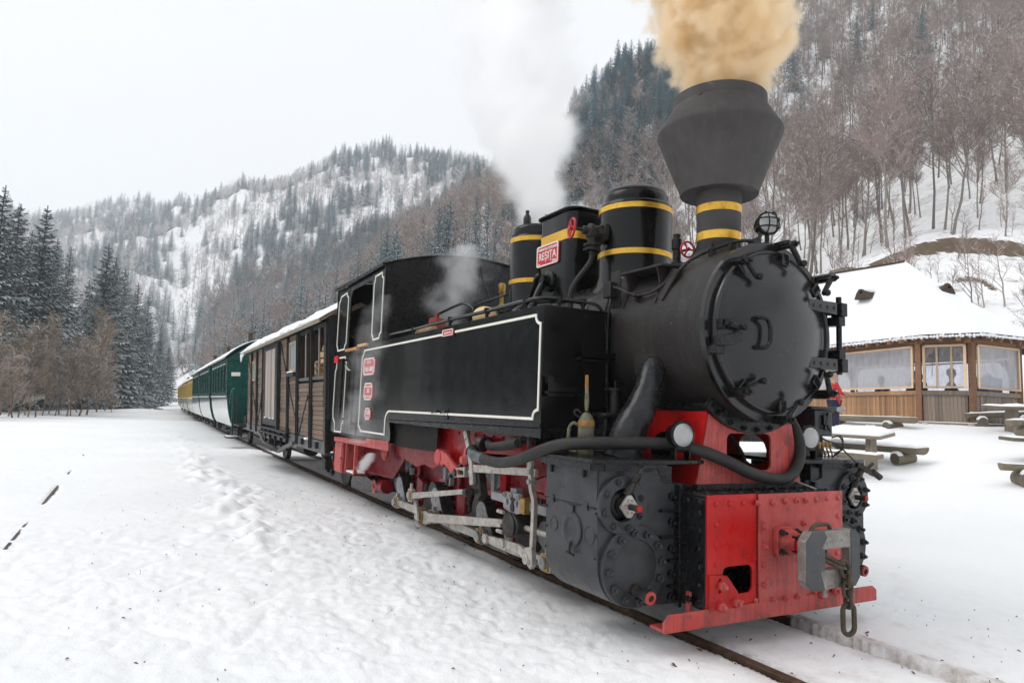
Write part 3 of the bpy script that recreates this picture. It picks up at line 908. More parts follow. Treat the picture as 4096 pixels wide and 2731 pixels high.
def tmesh(pair, bm, fm, nm):
    a = pair[0].mesh(nm+'_trunk', bm, 60, False); b_ = pair[1].mesh(nm+'_crown', fm, 60, False)
    return a, b_

def joined(pair, bm, fm, nm):
    mb = MB(); mb.add(pair[0].v, pair[0].f); n0 = len(pair[0].f); mb.add(pair[1].v, pair[1].f)
    me = mb.mesh(nm, bm, 60, False)
    me.materials.append(fm)
    me.polygons.foreach_set('material_index', [0]*n0+[1]*(len(me.polygons)-n0))
    return me

def plant(meshes, x, y, s, rot, name, label, cat, group, parts=True, sink=0.15, lean=None, zz=None):
    z = (ground_h(x, y, False) if zz is None else zz)-sink
    M = Matrix.Translation((x, y, z)) @ Matrix.Rotation(rot, 4, 'Z')
    if lean: M = Matrix.Translation((x, y, z)) @ Euler((lean[0], lean[1], 0)).to_matrix().to_4x4() @ Matrix.Rotation(rot, 4, 'Z')
    M = M @ Matrix.Diagonal((s[0], s[0], s[1], 1))
    if parts:
        r0 = bpy.data.objects.new(name, None); COL.objects.link(r0); r0.matrix_basis = M; r0.empty_display_size = 0.3
        tag(r0, label, cat, group)
        for nm, me in zip(('trunk', 'crown'), meshes):
            c = bpy.data.objects.new(nm, me); COL.objects.link(c); c.parent = r0
        return r0
    o = bpy.data.objects.new(name, meshes); COL.objects.link(o); o.matrix_basis = M
    return tag(o, label, cat, group)

# near spruces on the left edge of the clearing
SPR = [(-48.8, -11.3, 13.8), (-54.8, -11.3, 14.2), (-46.6, -12.1, 13.7), (-62.9, -11.5, 14.0), (-57.0, -10.0, 14.9), (-69.0, -10.4, 14.7),
       (-73.1, -9.7, 14.9), (-81.2, -8.5, 13.0), (-69.3, -6.5, 15.3), (-77.4, -6.1, 15.4), (-81.4, -5.3, 15.6), (-85.4, -4.0, 14.6),
       (-89.4, -2.8, 14.0), (-102.4, -0.9, 11.2), (-117.3, 0.7, 8.9), (-61.3, -6.6, 9.8), (-52.3, -14.0, 13.9), (-72.4, -4.2, 7.5)]
SPL = ['tall dark spruce on the left edge of the photo behind the bare shrubs', 'dark spruce second from the left edge, its tip just lower',
       'tall spruce cut by the left edge of the photo', 'dark spruce with a narrow tip right of the left-edge pair',
       'slender spruce rising sharply left of the big pair', 'spruce behind the shrubs, right of the slender one',
       'spruce in the gap left of the big pair', 'shorter spruce seen through the gap left of the big pair',
       'broad dark spruce, highest of the group nearest the train', 'broad spruce close behind the right shoulder of the highest one',
       'spruce with a forked looking tip right of the highest one', 'spruce half way down the right end of the group',
       'slim spruce lower on the right end of the group', 'small spruce last but one before the open valley',
       'smallest spruce at the right end of the group by the valley gap', 'short spruce in front of the gap, behind the ochre shrubs',
       'spruce far left behind the first tall one', 'low bushy spruce at the foot of the broad dark ones']
sp_near = [tmesh(spruce(40+i, 14, 2.9, 40, 11, 5), SPTR, NEEDLE, 'spruce') for i in range(3)]
for i, (x, y, h) in enumerate(SPR):
    k = h/14.0
    plant(sp_near[i % 3], x, y, (k*R.uniform(0.95, 1.2) if h > 9 else k*1.3, k), R.uniform(0, 6), 'spruce_tree', SPL[i], 'spruce', 'spruces beyond the left edge of the clearing')
# ochre leafless shrubs and young trees in front of them
LAR = [(-35.2, -10.5, 3.4), (-34.9, -10.1, 3.0), (-31.1, -9.5, 4.1), (-34.2, -9.9, 4.8), (-36.3, -10.0, 4.4), (-35.7, -9.7, 5.0), (-32.5, -8.9, 3.9),
       (-36.8, -9.5, 4.2), (-35.4, -8.9, 3.4), (-32.2, -8.3, 4.0), (-40.4, -9.2, 4.0), (-40.1, -9.1, 4.7), (-39.1, -8.6, 4.2), (-35.8, -8.0, 4.3),
       (-37.1, -8.0, 4.7), (-44.0, -8.5, 4.5), (-39.1, -7.8, 4.5), (-39.3, -7.5, 4.4), (-43.0, -7.6, 5.1), (-46.6, -7.6, 4.5), (-43.8, -7.1, 4.4),
       (-46.7, -7.2, 5.6), (-42.5, -6.5, 5.5), (-45.1, -6.4, 4.5), (-51.0, -6.5, 5.6), (-45.3, -6.0, 6.2), (-47.1, -5.8, 5.9), (-52.1, -5.5, 5.7),
       (-54.3, -5.1, 4.2), (-51.0, -4.5, 2.3)]
shr = [tmesh(bare_tree(70+i, 6, 0.014, 1.45, 0.5, 0.12, 0.24, 1.3, 0.42), LARCH, LARCH, 'shrub') for i in range(3)]
for i, (x, y, h) in enumerate(LAR):
    k = h/6.0
    plant(shr[i % 3], x, y, (k*R.uniform(0.9, 1.5), k*R.uniform(0.6, 1.15)), R.uniform(0, 6), 'young_bare_tree',
          'thin leafless ochre young tree along the left edge of the snow', 'young tree', 'leafless young trees along the left edge', sink=0.05)

# ---- wooded hills
PL = Vector((-8.5, 15.3, 0))
def polar(az, r):
    a = math.radians(az); return CAM.x+r*math.cos(a), CAM.y+r*math.sin(a)

near_b = [tmesh(bare_tree(100+i, 12, 0.022, 1.15, 0.7, 0.38, 0.27, 1.1), BARKG, TWIG, 'beech') for i in range(5)]
mid_b = [joined(bare_tree(120+i, 12, 0.03, 0.8, 0.6, 0.34, 0.27, 1.1), BARKG, TWIG, 'bare_tree') for i in range(4)]
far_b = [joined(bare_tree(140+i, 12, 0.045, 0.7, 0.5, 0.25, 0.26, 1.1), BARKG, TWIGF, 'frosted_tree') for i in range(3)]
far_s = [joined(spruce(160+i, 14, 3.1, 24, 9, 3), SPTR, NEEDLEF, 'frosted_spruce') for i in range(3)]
saps = [tmesh(bare_tree(180+i, 4, 0.012, 0.55, 0.3, 0.2, 0.25, 1.2), TWIG, TWIG, 'sapling') for i in range(3)]

cand = []
q = random.Random(5)
while len(cand) < 290:
    az = q.uniform(110.5, 146); r = math.sqrt(q.uniform(46**2, 108**2))
    if az > 131: 
        r = max(r, 60+ (az-131)*1.0)
        if q.random() < 0.25: continue
    x, y = polar(az, r)
    if any((x-a)**2+(y-b_)**2 < 2.4 for a, b_, c in cand): continue
    cand.append((x, y, r))
cand.sort(key=lambda t: t[2])
for i, (x, y, r) in enumerate(cand):
    k = q.uniform(0.62, 1.1)*(1.0 if q.random() > 0.25 else 0.55)
    a = math.atan2(y-CAM.y, x-CAM.x)
    ln = (q.uniform(-0.10, 0.10)-0.03*math.sin(a), q.uniform(-0.10, 0.10))
    if i < 80:
        plant(near_b[i % 5], x, y, (k*1.0, k), q.uniform(0, 6), 'beech_tree', 'leafless grey beech low on the snowy slope above the pavilion', 'beech', 'leafless beeches on the near slope', lean=ln, sink=0.3)
    else:
        plant(mid_b[i % 4], x, y, (k, k), q.uniform(0, 6), 'beech_tree', 'leafless beech higher up the snowy slope', 'beech', 'leafless beeches higher up the slope', parts=False, lean=ln, sink=0.3)
n = 0
while n < 75:
    az = q.uniform(110.5, 128); r = q.uniform(27, 52)
    x, y = polar(az, r)
    k = q.uniform(0.35, 0.95)
    plant(saps[n % 3], x, y, (k, k), q.uniform(0, 6), 'sapling', 'thin leafless sapling on the bank behind the pavilion', 'sapling', 'saplings on the bank behind the pavilion', lean=(q.uniform(-.2, .2), q.uniform(-.2, .2)))
    n += 1

def scatter(name, label, pts, meshes):
    """one object of kind stuff: many instances picked from a few tree meshes"""
    me = bpy.data.meshes.new(name); me.from_pydata([p[0] for p in pts], [], [])
    a = me.attributes.new('scl', 'FLOAT_VECTOR', 'POINT'); a.data.foreach_set('vector', [c for p in pts for c in p[1]])
    a = me.attributes.new('rot', 'FLOAT_VECTOR', 'POINT'); a.data.foreach_set('vector', [c for p in pts for c in p[2]])
    a = me.attributes.new('pick', 'INT', 'POINT'); a.data.foreach_set('value', [p[3] for p in pts])
    pc = bpy.data.collections.new(name+'_kinds')
    for i, mm in enumerate(meshes):
        po = bpy.data.objects.new('%s_kind_%d' % (name, i), mm); pc.objects.link(po)
    g = bpy.data.node_groups.new(name, 'GeometryNodeTree')
    g.interface.new_socket('Geometry', in_out='INPUT', socket_type='NodeSocketGeometry')
    g.interface.new_socket('Geometry', in_out='OUTPUT', socket_type='NodeSocketGeometry')
    gi, go = g.nodes.new('NodeGroupInput'), g.nodes.new('NodeGroupOutput')
    ci = g.nodes.new('GeometryNodeCollectionInfo'); ci.inputs['Collection'].default_value = pc
    ci.inputs['Separate Children'].default_value = True; ci.inputs['Reset Children'].default_value = True
    io = g.nodes.new('GeometryNodeInstanceOnPoints'); io.inputs['Pick Instance'].default_value = True
    def att(nm, t):
        n_ = g.nodes.new('GeometryNodeInputNamedAttribute'); n_.data_type = t; n_.inputs['Name'].default_value = nm
        return n_.outputs['Attribute']
    lk = g.links.new
    lk(gi.outputs[0], io.inputs['Points']); lk(ci.outputs[0], io.inputs['Instance'])
    lk(att('pick', 'INT'), io.inputs['Instance Index'])
    e2r = g.nodes.new('FunctionNodeEulerToRotation'); lk(att('rot', 'FLOAT_VECTOR'), e2r.inputs[0])
    lk(e2r.outputs[0], io.inputs['Rotation']); lk(att('scl', 'FLOAT_VECTOR'), io.inputs['Scale'])
    lk(io.outputs[0], go.inputs[0])
    o = link(name, me); md = o.modifiers.new('instances', 'NODES'); md.node_group = g
    kind(o, 'stuff'); o['label'] = label
    return o

def patch(x, y, s, z=0.0): return NZ(Vector((x*s, y*s, z)))

bare_pts, spr_pts, mid_pts = [], [], []
def addp(lst, x, y, k, wx, nk):
    z = ground_h(x, y, False)-0.3
    lst.append(((x, y, z), (k*wx, k*wx, k), (q.uniform(-.05, .05), q.uniform(-.05, .05), q.uniform(0, 6.28)), q.randrange(nk)))
# near right slope, above the individual trees
for _ in range(2500):
    az = q.uniform(109, 146.8); r = math.sqrt(q.uniform(104**2, 250**2))
    x, y = polar(az, r)
    conif = (az > 128 and patch(x, y, 0.02, 3) > 0.02 and q.random() < 0.55) or q.random() < 0.02 or (az > 138 and r > 120 and q.random() < 0.4)
    if conif: addp(spr_pts, x, y, q.uniform(0.6, 0.95), 1.0, 3)
    else: addp(mid_pts, x, y, q.uniform(0.6, 1.05), 1.05, 4)
# spur in the middle and the hills behind
for _ in range(2600):
    az = q.uniform(146.5, 176); r = math.sqrt(q.uniform(50**2, 290**2))
    x, y = polar(az, r)
    if ground_h(x, y, False) < 1.2: continue
    if patch(x, y, 0.022, 7) > 0.12 and q.random() < 0.5: addp(spr_pts, x, y, q.uniform(0.6, 1.0), 1.05, 3)
    else: addp(mid_pts, x, y, q.uniform(0.6, 1.0), 1.1, 4)
for _ in range(5600):
    az = q.uniform(150, 196); r = math.sqrt(q.uniform(200**2, 620**2))
    if az > 172 and q.random() < 0.2: continue
    x, y = polar(az, r)
    g0 = ground_h(x, y, False)
    if g0 < 1.5: continue
    t = patch(x, y, 0.011, 1)+0.5*patch(x, y, 0.03, 4)
    if q.random() < (0.72 if t > 0.03 else 0.10): addp(spr_pts, x, y, q.uniform(0.7, 1.05), 1.05, 3)
    elif q.random() < (0.35 if abs(az-178.5) < 1.6 and r < 520 else 1.0): addp(bare_pts, x, y, q.uniform(0.7, 1.05), 1.15, 3)
for _ in range(1700):
    az = q.uniform(168, 200); r = math.sqrt(q.uniform(560**2, 900**2))
    x, y = polar(az, r)
    (addp(spr_pts, x, y, q.uniform(0.8, 1.2), 1.2, 3) if q.random() < 0.45 else addp(bare_pts, x, y, q.uniform(0.8, 1.2), 1.4, 3))
# woods behind the left clearing edge and out of frame
for _ in range(420):
    az = q.uniform(186, 215); r = math.sqrt(q.uniform(62**2, 150**2)); x, y = polar(az, r)
    if y > -10: continue
    (addp(spr_pts, x, y, q.uniform(0.7, 1.0), 1.1, 3) if q.random() < 0.6 else addp(mid_pts, x, y, q.uniform(0.6, 0.9), 1.1, 4))
for _ in range(700):
    az = q.uniform(215, 465); r = math.sqrt(q.uniform(95**2, 260**2)); x, y = polar(az, r)
    (addp(spr_pts, x, y, q.uniform(0.7, 1.0), 1.2, 3) if q.random() < 0.4 else addp(mid_pts, x, y, q.uniform(0.7, 1.0), 1.2, 4))
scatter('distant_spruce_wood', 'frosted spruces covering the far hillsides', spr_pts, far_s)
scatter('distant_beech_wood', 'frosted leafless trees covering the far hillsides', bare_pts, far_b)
scatter('upper_slope_wood', 'dense leafless brown trees on the upper slopes', mid_pts, mid_b)

# ------------------------------------------------------------------ air
hz = MB().box(-1150, 700, -900, 950, -1.6, 330)
m = bpy.data.materials.new('cold_haze'); m.use_nodes = True
nt = m.node_tree; nt.nodes.clear()
ho = nt.nodes.new('ShaderNodeOutputMaterial'); hv = nt.nodes.new('ShaderNodeVolumePrincipled')
hv.inputs['Color'].default_value = (0.91, 0.95, 1.0, 1); hv.inputs['Density'].default_value = 0.00065; hv.inputs['Anisotropy'].default_value = 0.2
nt.links.new(hv.outputs[0], ho.inputs['Volume'])
haze = hz.out('haze', m); kind(haze, 'stuff')
# ------------------------------------------------------------------ track
tr_root = thing('railway_track', 'narrow gauge rusty rails sunk in the snow under the train', 'railway track', (0, 0, 0))
for sg in (-1, 1):
    mb = MB(); xs = [4.0]
    while xs[-1] > -130: xs.append(xs[-1]-(0.5 if xs[-1] > -30 else 3))
    ring = [(-0.026, -0.09), (-0.026, -0.004), (-0.022, 0.0), (0.022, 0.0), (0.026, -0.004), (0.026, -0.09)]
    vs = []
    for x in xs:
        for a, b_ in ring: vs.append((x, track_y(x)+sg*0.41+a, b_))
    k = len(ring)
    mb.add(vs, [(i*k+j, i*k+(j+1) % k, (i+1)*k+(j+1) % k, (i+1)*k+j) for i in range(len(xs)-1) for j in range(k)])
    mb.out('rail', RAILR, tr_root)
side = thing('siding_track', 'snowed-in siding rail, a thin dark line in the snow at the left', 'siding rail', (-9, -3.9, 0))
mb = MB()
mb.bar((0.5, -3.86, -0.047), (-14, -3.935, -0.047), 0.022, 0.08)
mb.out('rail', RAILR, side)

# ------------------------------------------------------------------ locomotive
LO = thing('steam_locomotive', 'black and red narrow gauge steam locomotive with wide grey funnel and brass bands', 'steam locomotive', (-3, 0, 0))
rv_r = _rivet(0.0155, REDW); rv_rf = _rivet(0.0155, REDF); rv_g = _rivet(0.014, REDG); rv_b = _rivet(0.014, BLACK2); bt_b = _bolt(0.02, BLACK2); bt_g = _bolt(0.0225, GREYB); bt_r = _bolt(0.019, REDW)
bt_s = _bolt(0.016, STEEL)
HX = (1, 0, 0); HY = (0, -1, 0); HZ = (0, 0, 1)

# front box: black body, red face in three plates
body = MB()
body.box(-0.72, -0.014, -0.531, 0.531, 0.745, 0.763)
body.box(-0.72, -0.014, -0.531, -0.513, 0.20, 0.745).box(-0.72, -0.014, 0.513, 0.531, 0.20, 0.745)
body.box(-0.35, -0.014, -0.513, 0.513, 0.185, 0.2)
body.box(-0.30, -0.28, -0.513, 0.513, 0.2, 0.745)
fb = body.out('front_frame_box', BLACK2, LO, bev=0.004)
hole = rrect(-0.422, -0.209, 0.262, 0.402, 0.035)
MB().prism([(-0.531, 0.198), (-0.176, 0.198), (-0.176, 0.765), (-0.531, 0.765)], -0.014, 0.0, 'yz', [hole]).out('left_front_plate', REDF, LO, bev=0.003)
cp = MB().prism([(-0.172, 0.198), (0.198, 0.198), (0.198, 0.763), (-0.172, 0.763)], -0.006, 0.012, 'yz').out('centre_front_plate', REDW, LO, bev=0.003)
MB().prism([(0.2, 0.198), (0.531, 0.198), (0.531, 0.765), (0.2, 0.765)], -0.014, 0.0, 'yz').out('right_front_plate', REDW, LO, bev=0.003)
MB().box(-0.01, 0.002, -0.1755, -0.1725, 0.2, 0.764).out('plate_joint', DARKIN, LO)
for y, z in [(-0.475, .721), (-0.377, .719), (-0.28, .72), (-0.472, .618), (-0.472, .518), (-0.473, .419)]: put('rivet', rv_rf, LO, (0, y, z), HX)
for y, z in [(.298, .723), (.391, .726), (.488, .726), (.485, .623), (.48, .52), (.476, .416), (.478, .32), (.29, .215), (.38, .215), (.47, .215)]: put('rivet', rv_r, LO, (0, y, z), HX)
for y, z in [(-.187, .719), (-.074, .719), (.024, .721), (.113, .722), (.19, .722), (-.137, .593), (-.137, .491), (-.14, .394), (-.14, .294), (.172, .599), (.168, .49), (.167, .39), (.168, .293), (-.075, .212), (.021, .21), (.116, .211)]:
    put('bolt', bt_r, LO, (0.012, y, z), HX, spin=R.random(), s=0.85)
for y in (-.292, -.187): put('rivet', rv_r, LO, (0, y, .217), HX)
for z in (0.23, .31, .40, .49, .58, .67, .725):
    put('rivet', rv_b, fb, (-0.055, -0.531, z), HY)
put('rivet', rv_b, fb, (-0.14, -0.531, .725), HY)
for i in range(9):
    put('rivet', rv_b, fb, (-0.06, -0.47+i*0.1175, 0.763), HZ)
for i in range(12): put('rivet', rv_b, fb, (-0.14, -0.49+i*0.089, 0.763), HZ, s=0.8)
MB().prism([(-0.178, 0.19), (-0.178, 0.782), (-0.205, 0.79), (-0.205, 0.17)], -0.545, -0.531, 'xz').out('frame_corner_strip', BLACK2, LO)
# guard bar under the face
gb = MB().prism([(-0.818, 0.123), (0.818, 0.123), (0.818, 0.185), (0.785, 0.208), (-0.785, 0.208), (-0.818, 0.175)], -0.002, 0.013, 'yz').out('guard_bar', REDW, LO, bev=0.003)
MB().prism([(-0.81, 0.123), (0.81, 0.123), (0.81, 0.138), (-0.81, 0.138)], -0.10, -0.002, 'yz').out('guard_bar_flange', REDW, LO, bev=0.002)
br = MB().prism([(-0.526, 0.2), (-0.328, 0.2), (-0.328, 0.275), (-0.405, 0.362), (-0.526, 0.372)], 0.0, 0.014, 'yz',
               [circ(-0.455, 0.345, 0.010, 8), circ(-0.457, 0.288, 0.010, 8)]).out('guard_bar_bracket', REDF, LO, bev=0.002)
MB().prism([(-0.526, 0.19), (-0.30, 0.19), (-0.30, 0.2), (-0.526, 0.2)], 0.0, 0.016, 'yz').out('bracket_foot', REDW, LO)
for y, z in ((-0.448, .315), (-0.452, .215), (-0.348, .225), (0.315, .205), (0.43, .215)):
    put('bolt', bt_r, br, (0.014, y, z), HX, s=1.25)
MB().box(-0.12, -0.09, -0.56, -0.545, 0.16, 0.27).out('side_lug', REDW, LO, bev=0.003)
put('bolt', bt_b, LO, (-0.10, -0.545, 0.235), HY)
# saddle under the smokebox
win = rrect(-0.188, 0.168, 0.868, 1.075, 0.035)
arc = [(0.0+0.545*math.cos(a), 1.652+0.545*math.sin(a)) for a in [math.radians(-90+k) for k in range(38, -39, -4)]]
MB().prism([(-0.415, 0.795), (0.425, 0.795), (0.335, 1.19)]+arc+[(-0.325, 1.19)], -0.215, -0.2, 'yz', [win]).out('saddle_front_plate', REDW, LO, bev=0.003)
MB().prism([(-0.425, 0.765), (0.435, 0.765), (0.425, 0.797), (-0.415, 0.797)], -0.23, -0.185, 'yz').out('saddle_foot_angle', BLACK2, LO, bev=0.003)
for sg in (-1, 1):
    lo, hi = Vector((0, sg*0.415, 0.79)), Vector((0, sg*0.325, 1.24))
    ov = circ(-0.52, 0.97, 0.10, 16, sx=1.15, sz=1.0)
    def onpl(x, z): 
        t = (z-0.79)/0.45; return (x, lo.y*(1-t)+hi.y*t, z)
    outer = [(-1.02, 0.79), (-0.203, 0.79), (-0.203, 1.22), (-1.02, 1.22)]
    loops = [outer, ov]
    tri = tessellate_polygon([[Vector((a, b_, 0)) for a, b_ in l] for l in loops])
    flat = [p for l in loops for p in l]
    mb = MB(); n_ = len(flat)
    mb.add([onpl(a, b_) for a, b_ in flat]+[tuple(Vector(onpl(a, b_))-Vector((0, sg*0.012, 0))) for a, b_ in flat],
           [tuple(t) for t in tri]+[tuple(n_+i for i in t) for t in tri]+[(4+i, 4+(i+1) % 16, n_+4+(i+1) % 16, n_+4+i) for i in range(16)])
    mb.out('saddle_side_plate', REDF, LO)
MB().cyl((-0.62, 0.02, 0.80), (-0.62, 0.02, 1.16), 0.085, n=20).out('exhaust_pipe', STEEL, LO)
MB().tube([(-0.4, 0.2, 0.8), (-0.42, 0.17, 0.95), (-0.5, 0.1, 1.1)], 0.012, 8).out('saddle_cable', RUBBER, LO)
MB().box(-1.02, -1.0, -0.41, 0.41, 0.79, 1.2).out('saddle_back_plate', DARKIN, LO)
# smokebox flange with bolts
fl = [(0.0+0.575*math.cos(a), 1.652+0.575*math.sin(a)) for a in [math.radians(k) for k in range(-130, -49, 5)]]
fl2 = [(0.0+0.505*math.cos(a), 1.652+0.505*math.sin(a)) for a in [math.radians(k) for k in range(-50, -131, -5)]]
fo = MB().prism(fl+fl2, -0.21, -0.165, 'yz').out('smokebox_flange', BLACK2, LO, bev=0.003)
for k in range(-122, -57, 11):
    a = math.radians(k); put('bolt', bt_b, fo, (-0.165, 0.552*math.cos(a), 1.652+0.552*math.sin(a)), HX, s=0.8)
MB().box(-1.02, -0.21, -0.335, -0.315, 1.19, 1.235).out('saddle_top_angle', BLACK2, LO, bev=0.003)
for x in (-0.35, -0.5, -0.65): put('bolt', bt_b, LO, (x, -0.335, 1.213), HY, s=0.8)

# smokebox and boiler
ZC = 1.652
MB().lathe([(0.502, -1.20), (0.502, -0.075)], (0, 0, ZC), HX, 72).out('smokebox', MATT, LO)
MB().lathe([(0.478, -4.0), (0.478, -1.26), (0.492, -1.25), (0.492, -1.19), (0.46, -1.19)], (0, 0, ZC), HX, 72).out('boiler', BLACK2, LO)
for x in (-1.9, -2.5, -3.2):
    MB().lathe([(0.479, x-0.025), (0.484, x-0.025), (0.484, x+0.025), (0.479, x+0.025)], (0, 0, ZC), HX, 64).out('boiler_band', BLACK, LO)
MB().lathe([(0.503, -0.095), (0.512, -0.09), (0.513, -0.06), (0.508, -0.055), (0.44, -0.055), (0.44, -0.07), (0.3, -0.07)], (0, 0, ZC), HX, 80).out('smokebox_front_ring', DOORM, LO)
pr = [(0.001, 0.062)]+[(0.44*math.sin(t), 0.062-0.085*(1-math.cos(t))/(1-math.cos(1.15))*1.0) for t in []]
prof = []
for i in range(15):
    r = 0.425*i/14
    prof.append((max(0.001, r), 0.060-0.087*(r/0.425)**2.2))
prof += [(0.445, -0.030), (0.452, -0.036), (0.452, -0.062)]
MB().lathe(prof, (0, 0, ZC), HX, 88).out('smokebox_door', DOORM, LO, sharp=50)
MB().lathe([(0.438, -0.034), (0.446, -0.022), (0.456, -0.022), (0.464, -0.034), (0.464, -0.056)], (0, 0, ZC), HX, 80).out('door_rim', DOORM, LO)
# door handle
MB().tube([(0.03, -0.235, 1.70), (0.075, -0.232, 1.70), (0.092, -0.205, 1.692), (0.092, -0.18, 1.66), (0.092, -0.178, 1.58), (0.088, -0.195, 1.546), (0.07, -0.22, 1.54), (0.03, -0.225, 1.54)], 0.0125, 10, 5).out('door_handle', BLACK2, LO)
# seven dogs
def dog(y, z, ty, tz):
    p = Vector((0.0, y, z)); c = Vector((0, 0, ZC)); rad = (Vector((0, y, z))-c).normalized(); rad = Vector((0, rad.y, rad.z))
    tip = Vector((0.06, ty, tz)); tan = Vector((0, -rad.z, rad.y))
    a = MB()
    a.bar(p+Vector((-0.085, 0, 0))+rad*0.012, p+Vector((0.02, 0, 0))+rad*0.012, 0.05, 0.024, rad)
    a.cyl(p+Vector((-0.055, 0, 0))-rad*0.005, p+Vector((0.035, 0, 0))-rad*0.005, 0.017, n=10)
    d = a.out('clamp_dog', BLACK2, LO, bev=0.003)
    arm = MB()
    e1 = p+(tip-p)*0.62; e1.x = 0.035
    arm.tube([p+Vector((0.03, 0, 0))+rad*0.01, p+Vector((0.034, 0, 0))-rad*0.02, e1, tip-Vector((0.02, 0, 0)), tip], 0.017, 8, 4, rf=lambda t: 1.15-0.45*t)
    arm.ball(tip+Vector((0.004, 0, 0)), 0.020, 10)
    arm.out('clamp_lever', BLACK2, d)
    put('nut', bt_b, d, p+Vector((0.035, 0, 0)), HX, s=1.1)
    f = MB().bar(c+rad*0.385+Vector((-0.012, 0, 0)), c+rad*0.455+Vector((-0.012, 0, 0)), 0.055, 0.024, (1, 0, 0))
    f.out('clamp_foot', DOORM, d, bev=0.004)
for dd in [(0.074, 2.153, 0.13, 2.045), (-0.289, 2.008, -0.22, 1.925), (0.415, 2.0, 0.33, 1.90), (-0.432, 1.656, -0.34, 1.64), (-0.286, 1.305, -0.19, 1.365), (0.041, 1.163, 0.10, 1.262), (0.40, 1.325, 0.345, 1.43)]:
    dog(*dd)
# hinges
for z0, z1 in ((1.79, 1.862), (1.455, 1.53)):
    zc = (z0+z1)/2
    h = MB().prism([(0.215, zc+0.028), (0.23, zc+0.034), (0.47, zc+0.036), (0.47, zc-0.036), (0.23, zc-0.03), (0.215, zc-0.02)], -0.012, 0.028, 'yz').out('hinge_strap', DOORM, LO, bev=0.006)
    MB().box(-0.05, 0.0, 0.42, 0.50, zc-0.034, zc+0.034).out('hinge_pad', DOORM, h, bev=0.004)
    for y in (0.26, 0.32, 0.38, 0.44): put('rivet', _rivet(0.012, DOORM), h, (0.027, y, zc), HX)
    MB().box(-0.045, 0.03, 0.505, 0.56, zc-0.04, zc+0.04).out('hinge_knuckle', BLACK2, LO, bev=0.005)
MB().cyl((-0.008, 0.53, 1.44), (-0.008, 0.53, 1.905), 0.016, n=14).out('hinge_pin', BLACK, LO)
for zc in (1.765, 1.565): MB().box(-0.075, 0.02, 0.495, 0.552, zc-0.035, zc+0.02).out('hinge_lug', BLACK2, LO, bev=0.004)
# latch block at the left rim
MB().prism([(-0.47, 1.588), (-0.40, 1.60), (-0.315, 1.63), (-0.30, 1.612), (-0.35, 1.585), (-0.30, 1.58), (-0.36, 1.545), (-0.47, 1.535)], -0.05, 0.02, 'yz').out('latch_block', BLACK2, LO, bev=0.004)
MB().box(-0.06, 0.0, -0.485, -0.41, 1.495, 1.54).out('latch_lug', BLACK2, LO, bev=0.004)

# chimney
CX = -0.458
lb = MB()
n = 40
vs = []
for (r, dz) in ((0.20, -0.012), (0.135, 0.05), (0.135, 0.07)):
    for i in range(n):
        a = 2*PI*i/n; x, y = CX+r*math.cos(a), r*math.sin(a)
        z = (ZC+math.sqrt(max(0, 0.502**2-y*y))+dz) if dz < 0.06 else 2.24
        vs.append((x, y, z))
lb.add(vs, [(j*n+i, j*n+(i+1) % n, (j+1)*n+(i+1) % n, (j+1)*n+i) for j in range(2) for i in range(n)])
lb.out('chimney_base', MATT, LO)
MB().lathe([(0.132, 2.2), (0.1355, 2.4), (0.1395, 2.56)], (CX, 0, 0), HZ, 48).out('chimney_stem', CHIM, LO)
def band(mb_r, z0, z1, x, y=0, rr=0.0025, n=64):
    return MB().lathe([(mb_r, z0), (mb_r+rr, z0), (mb_r+rr, z1), (mb_r, z1)], (x, y, 0), HZ, n)
band(0.1365, 2.425, 2.473, CX).out('brass_band', GOLD, LO)
band(0.134, 2.250, 2.300, CX).out('brass_band', GOLD, LO)
hood = MB().lathe([(0.139, 2.556), (0.150, 2.553), (0.236, 2.548), (0.240, 2.553), (0.241, 2.57), (0.382, 2.925), (0.386, 2.94), (0.384, 2.953), (0.292, 3.105), (0.289, 3.112)], (CX, 0, 0), HZ, 72).out('chimney_hood', CHIM, LO, sharp=28)
MB().lathe([(0.29, 3.10), (0.290, 3.172), (0.284, 3.176), (0.278, 3.172), (0.276, 2.95), (0.05, 2.9)], (CX, 0, 0), HZ, 72).out('chimney_collar', CHIM, LO)
for a in (200, 292):
    put('rivet', _rivet(0.014, CHIM), hood, (CX+0.292*math.cos(math.radians(a)), 0.292*math.sin(math.radians(a)), 3.104), (math.cos(math.radians(a)), math.sin(math.radians(a)), 0))
for a in (225, 300, 20):
    ca, sa = math.cos(math.radians(a)), math.sin(math.radians(a))
    MB().add([(CX+0.13*ca, 0.13*sa, 2.24), (CX+0.13*ca, 0.13*sa, 2.12), (CX+0.19*ca, 0.19*sa, 2.12)], [(0, 1, 2)]).out('chimney_gusset', MATT, LO)

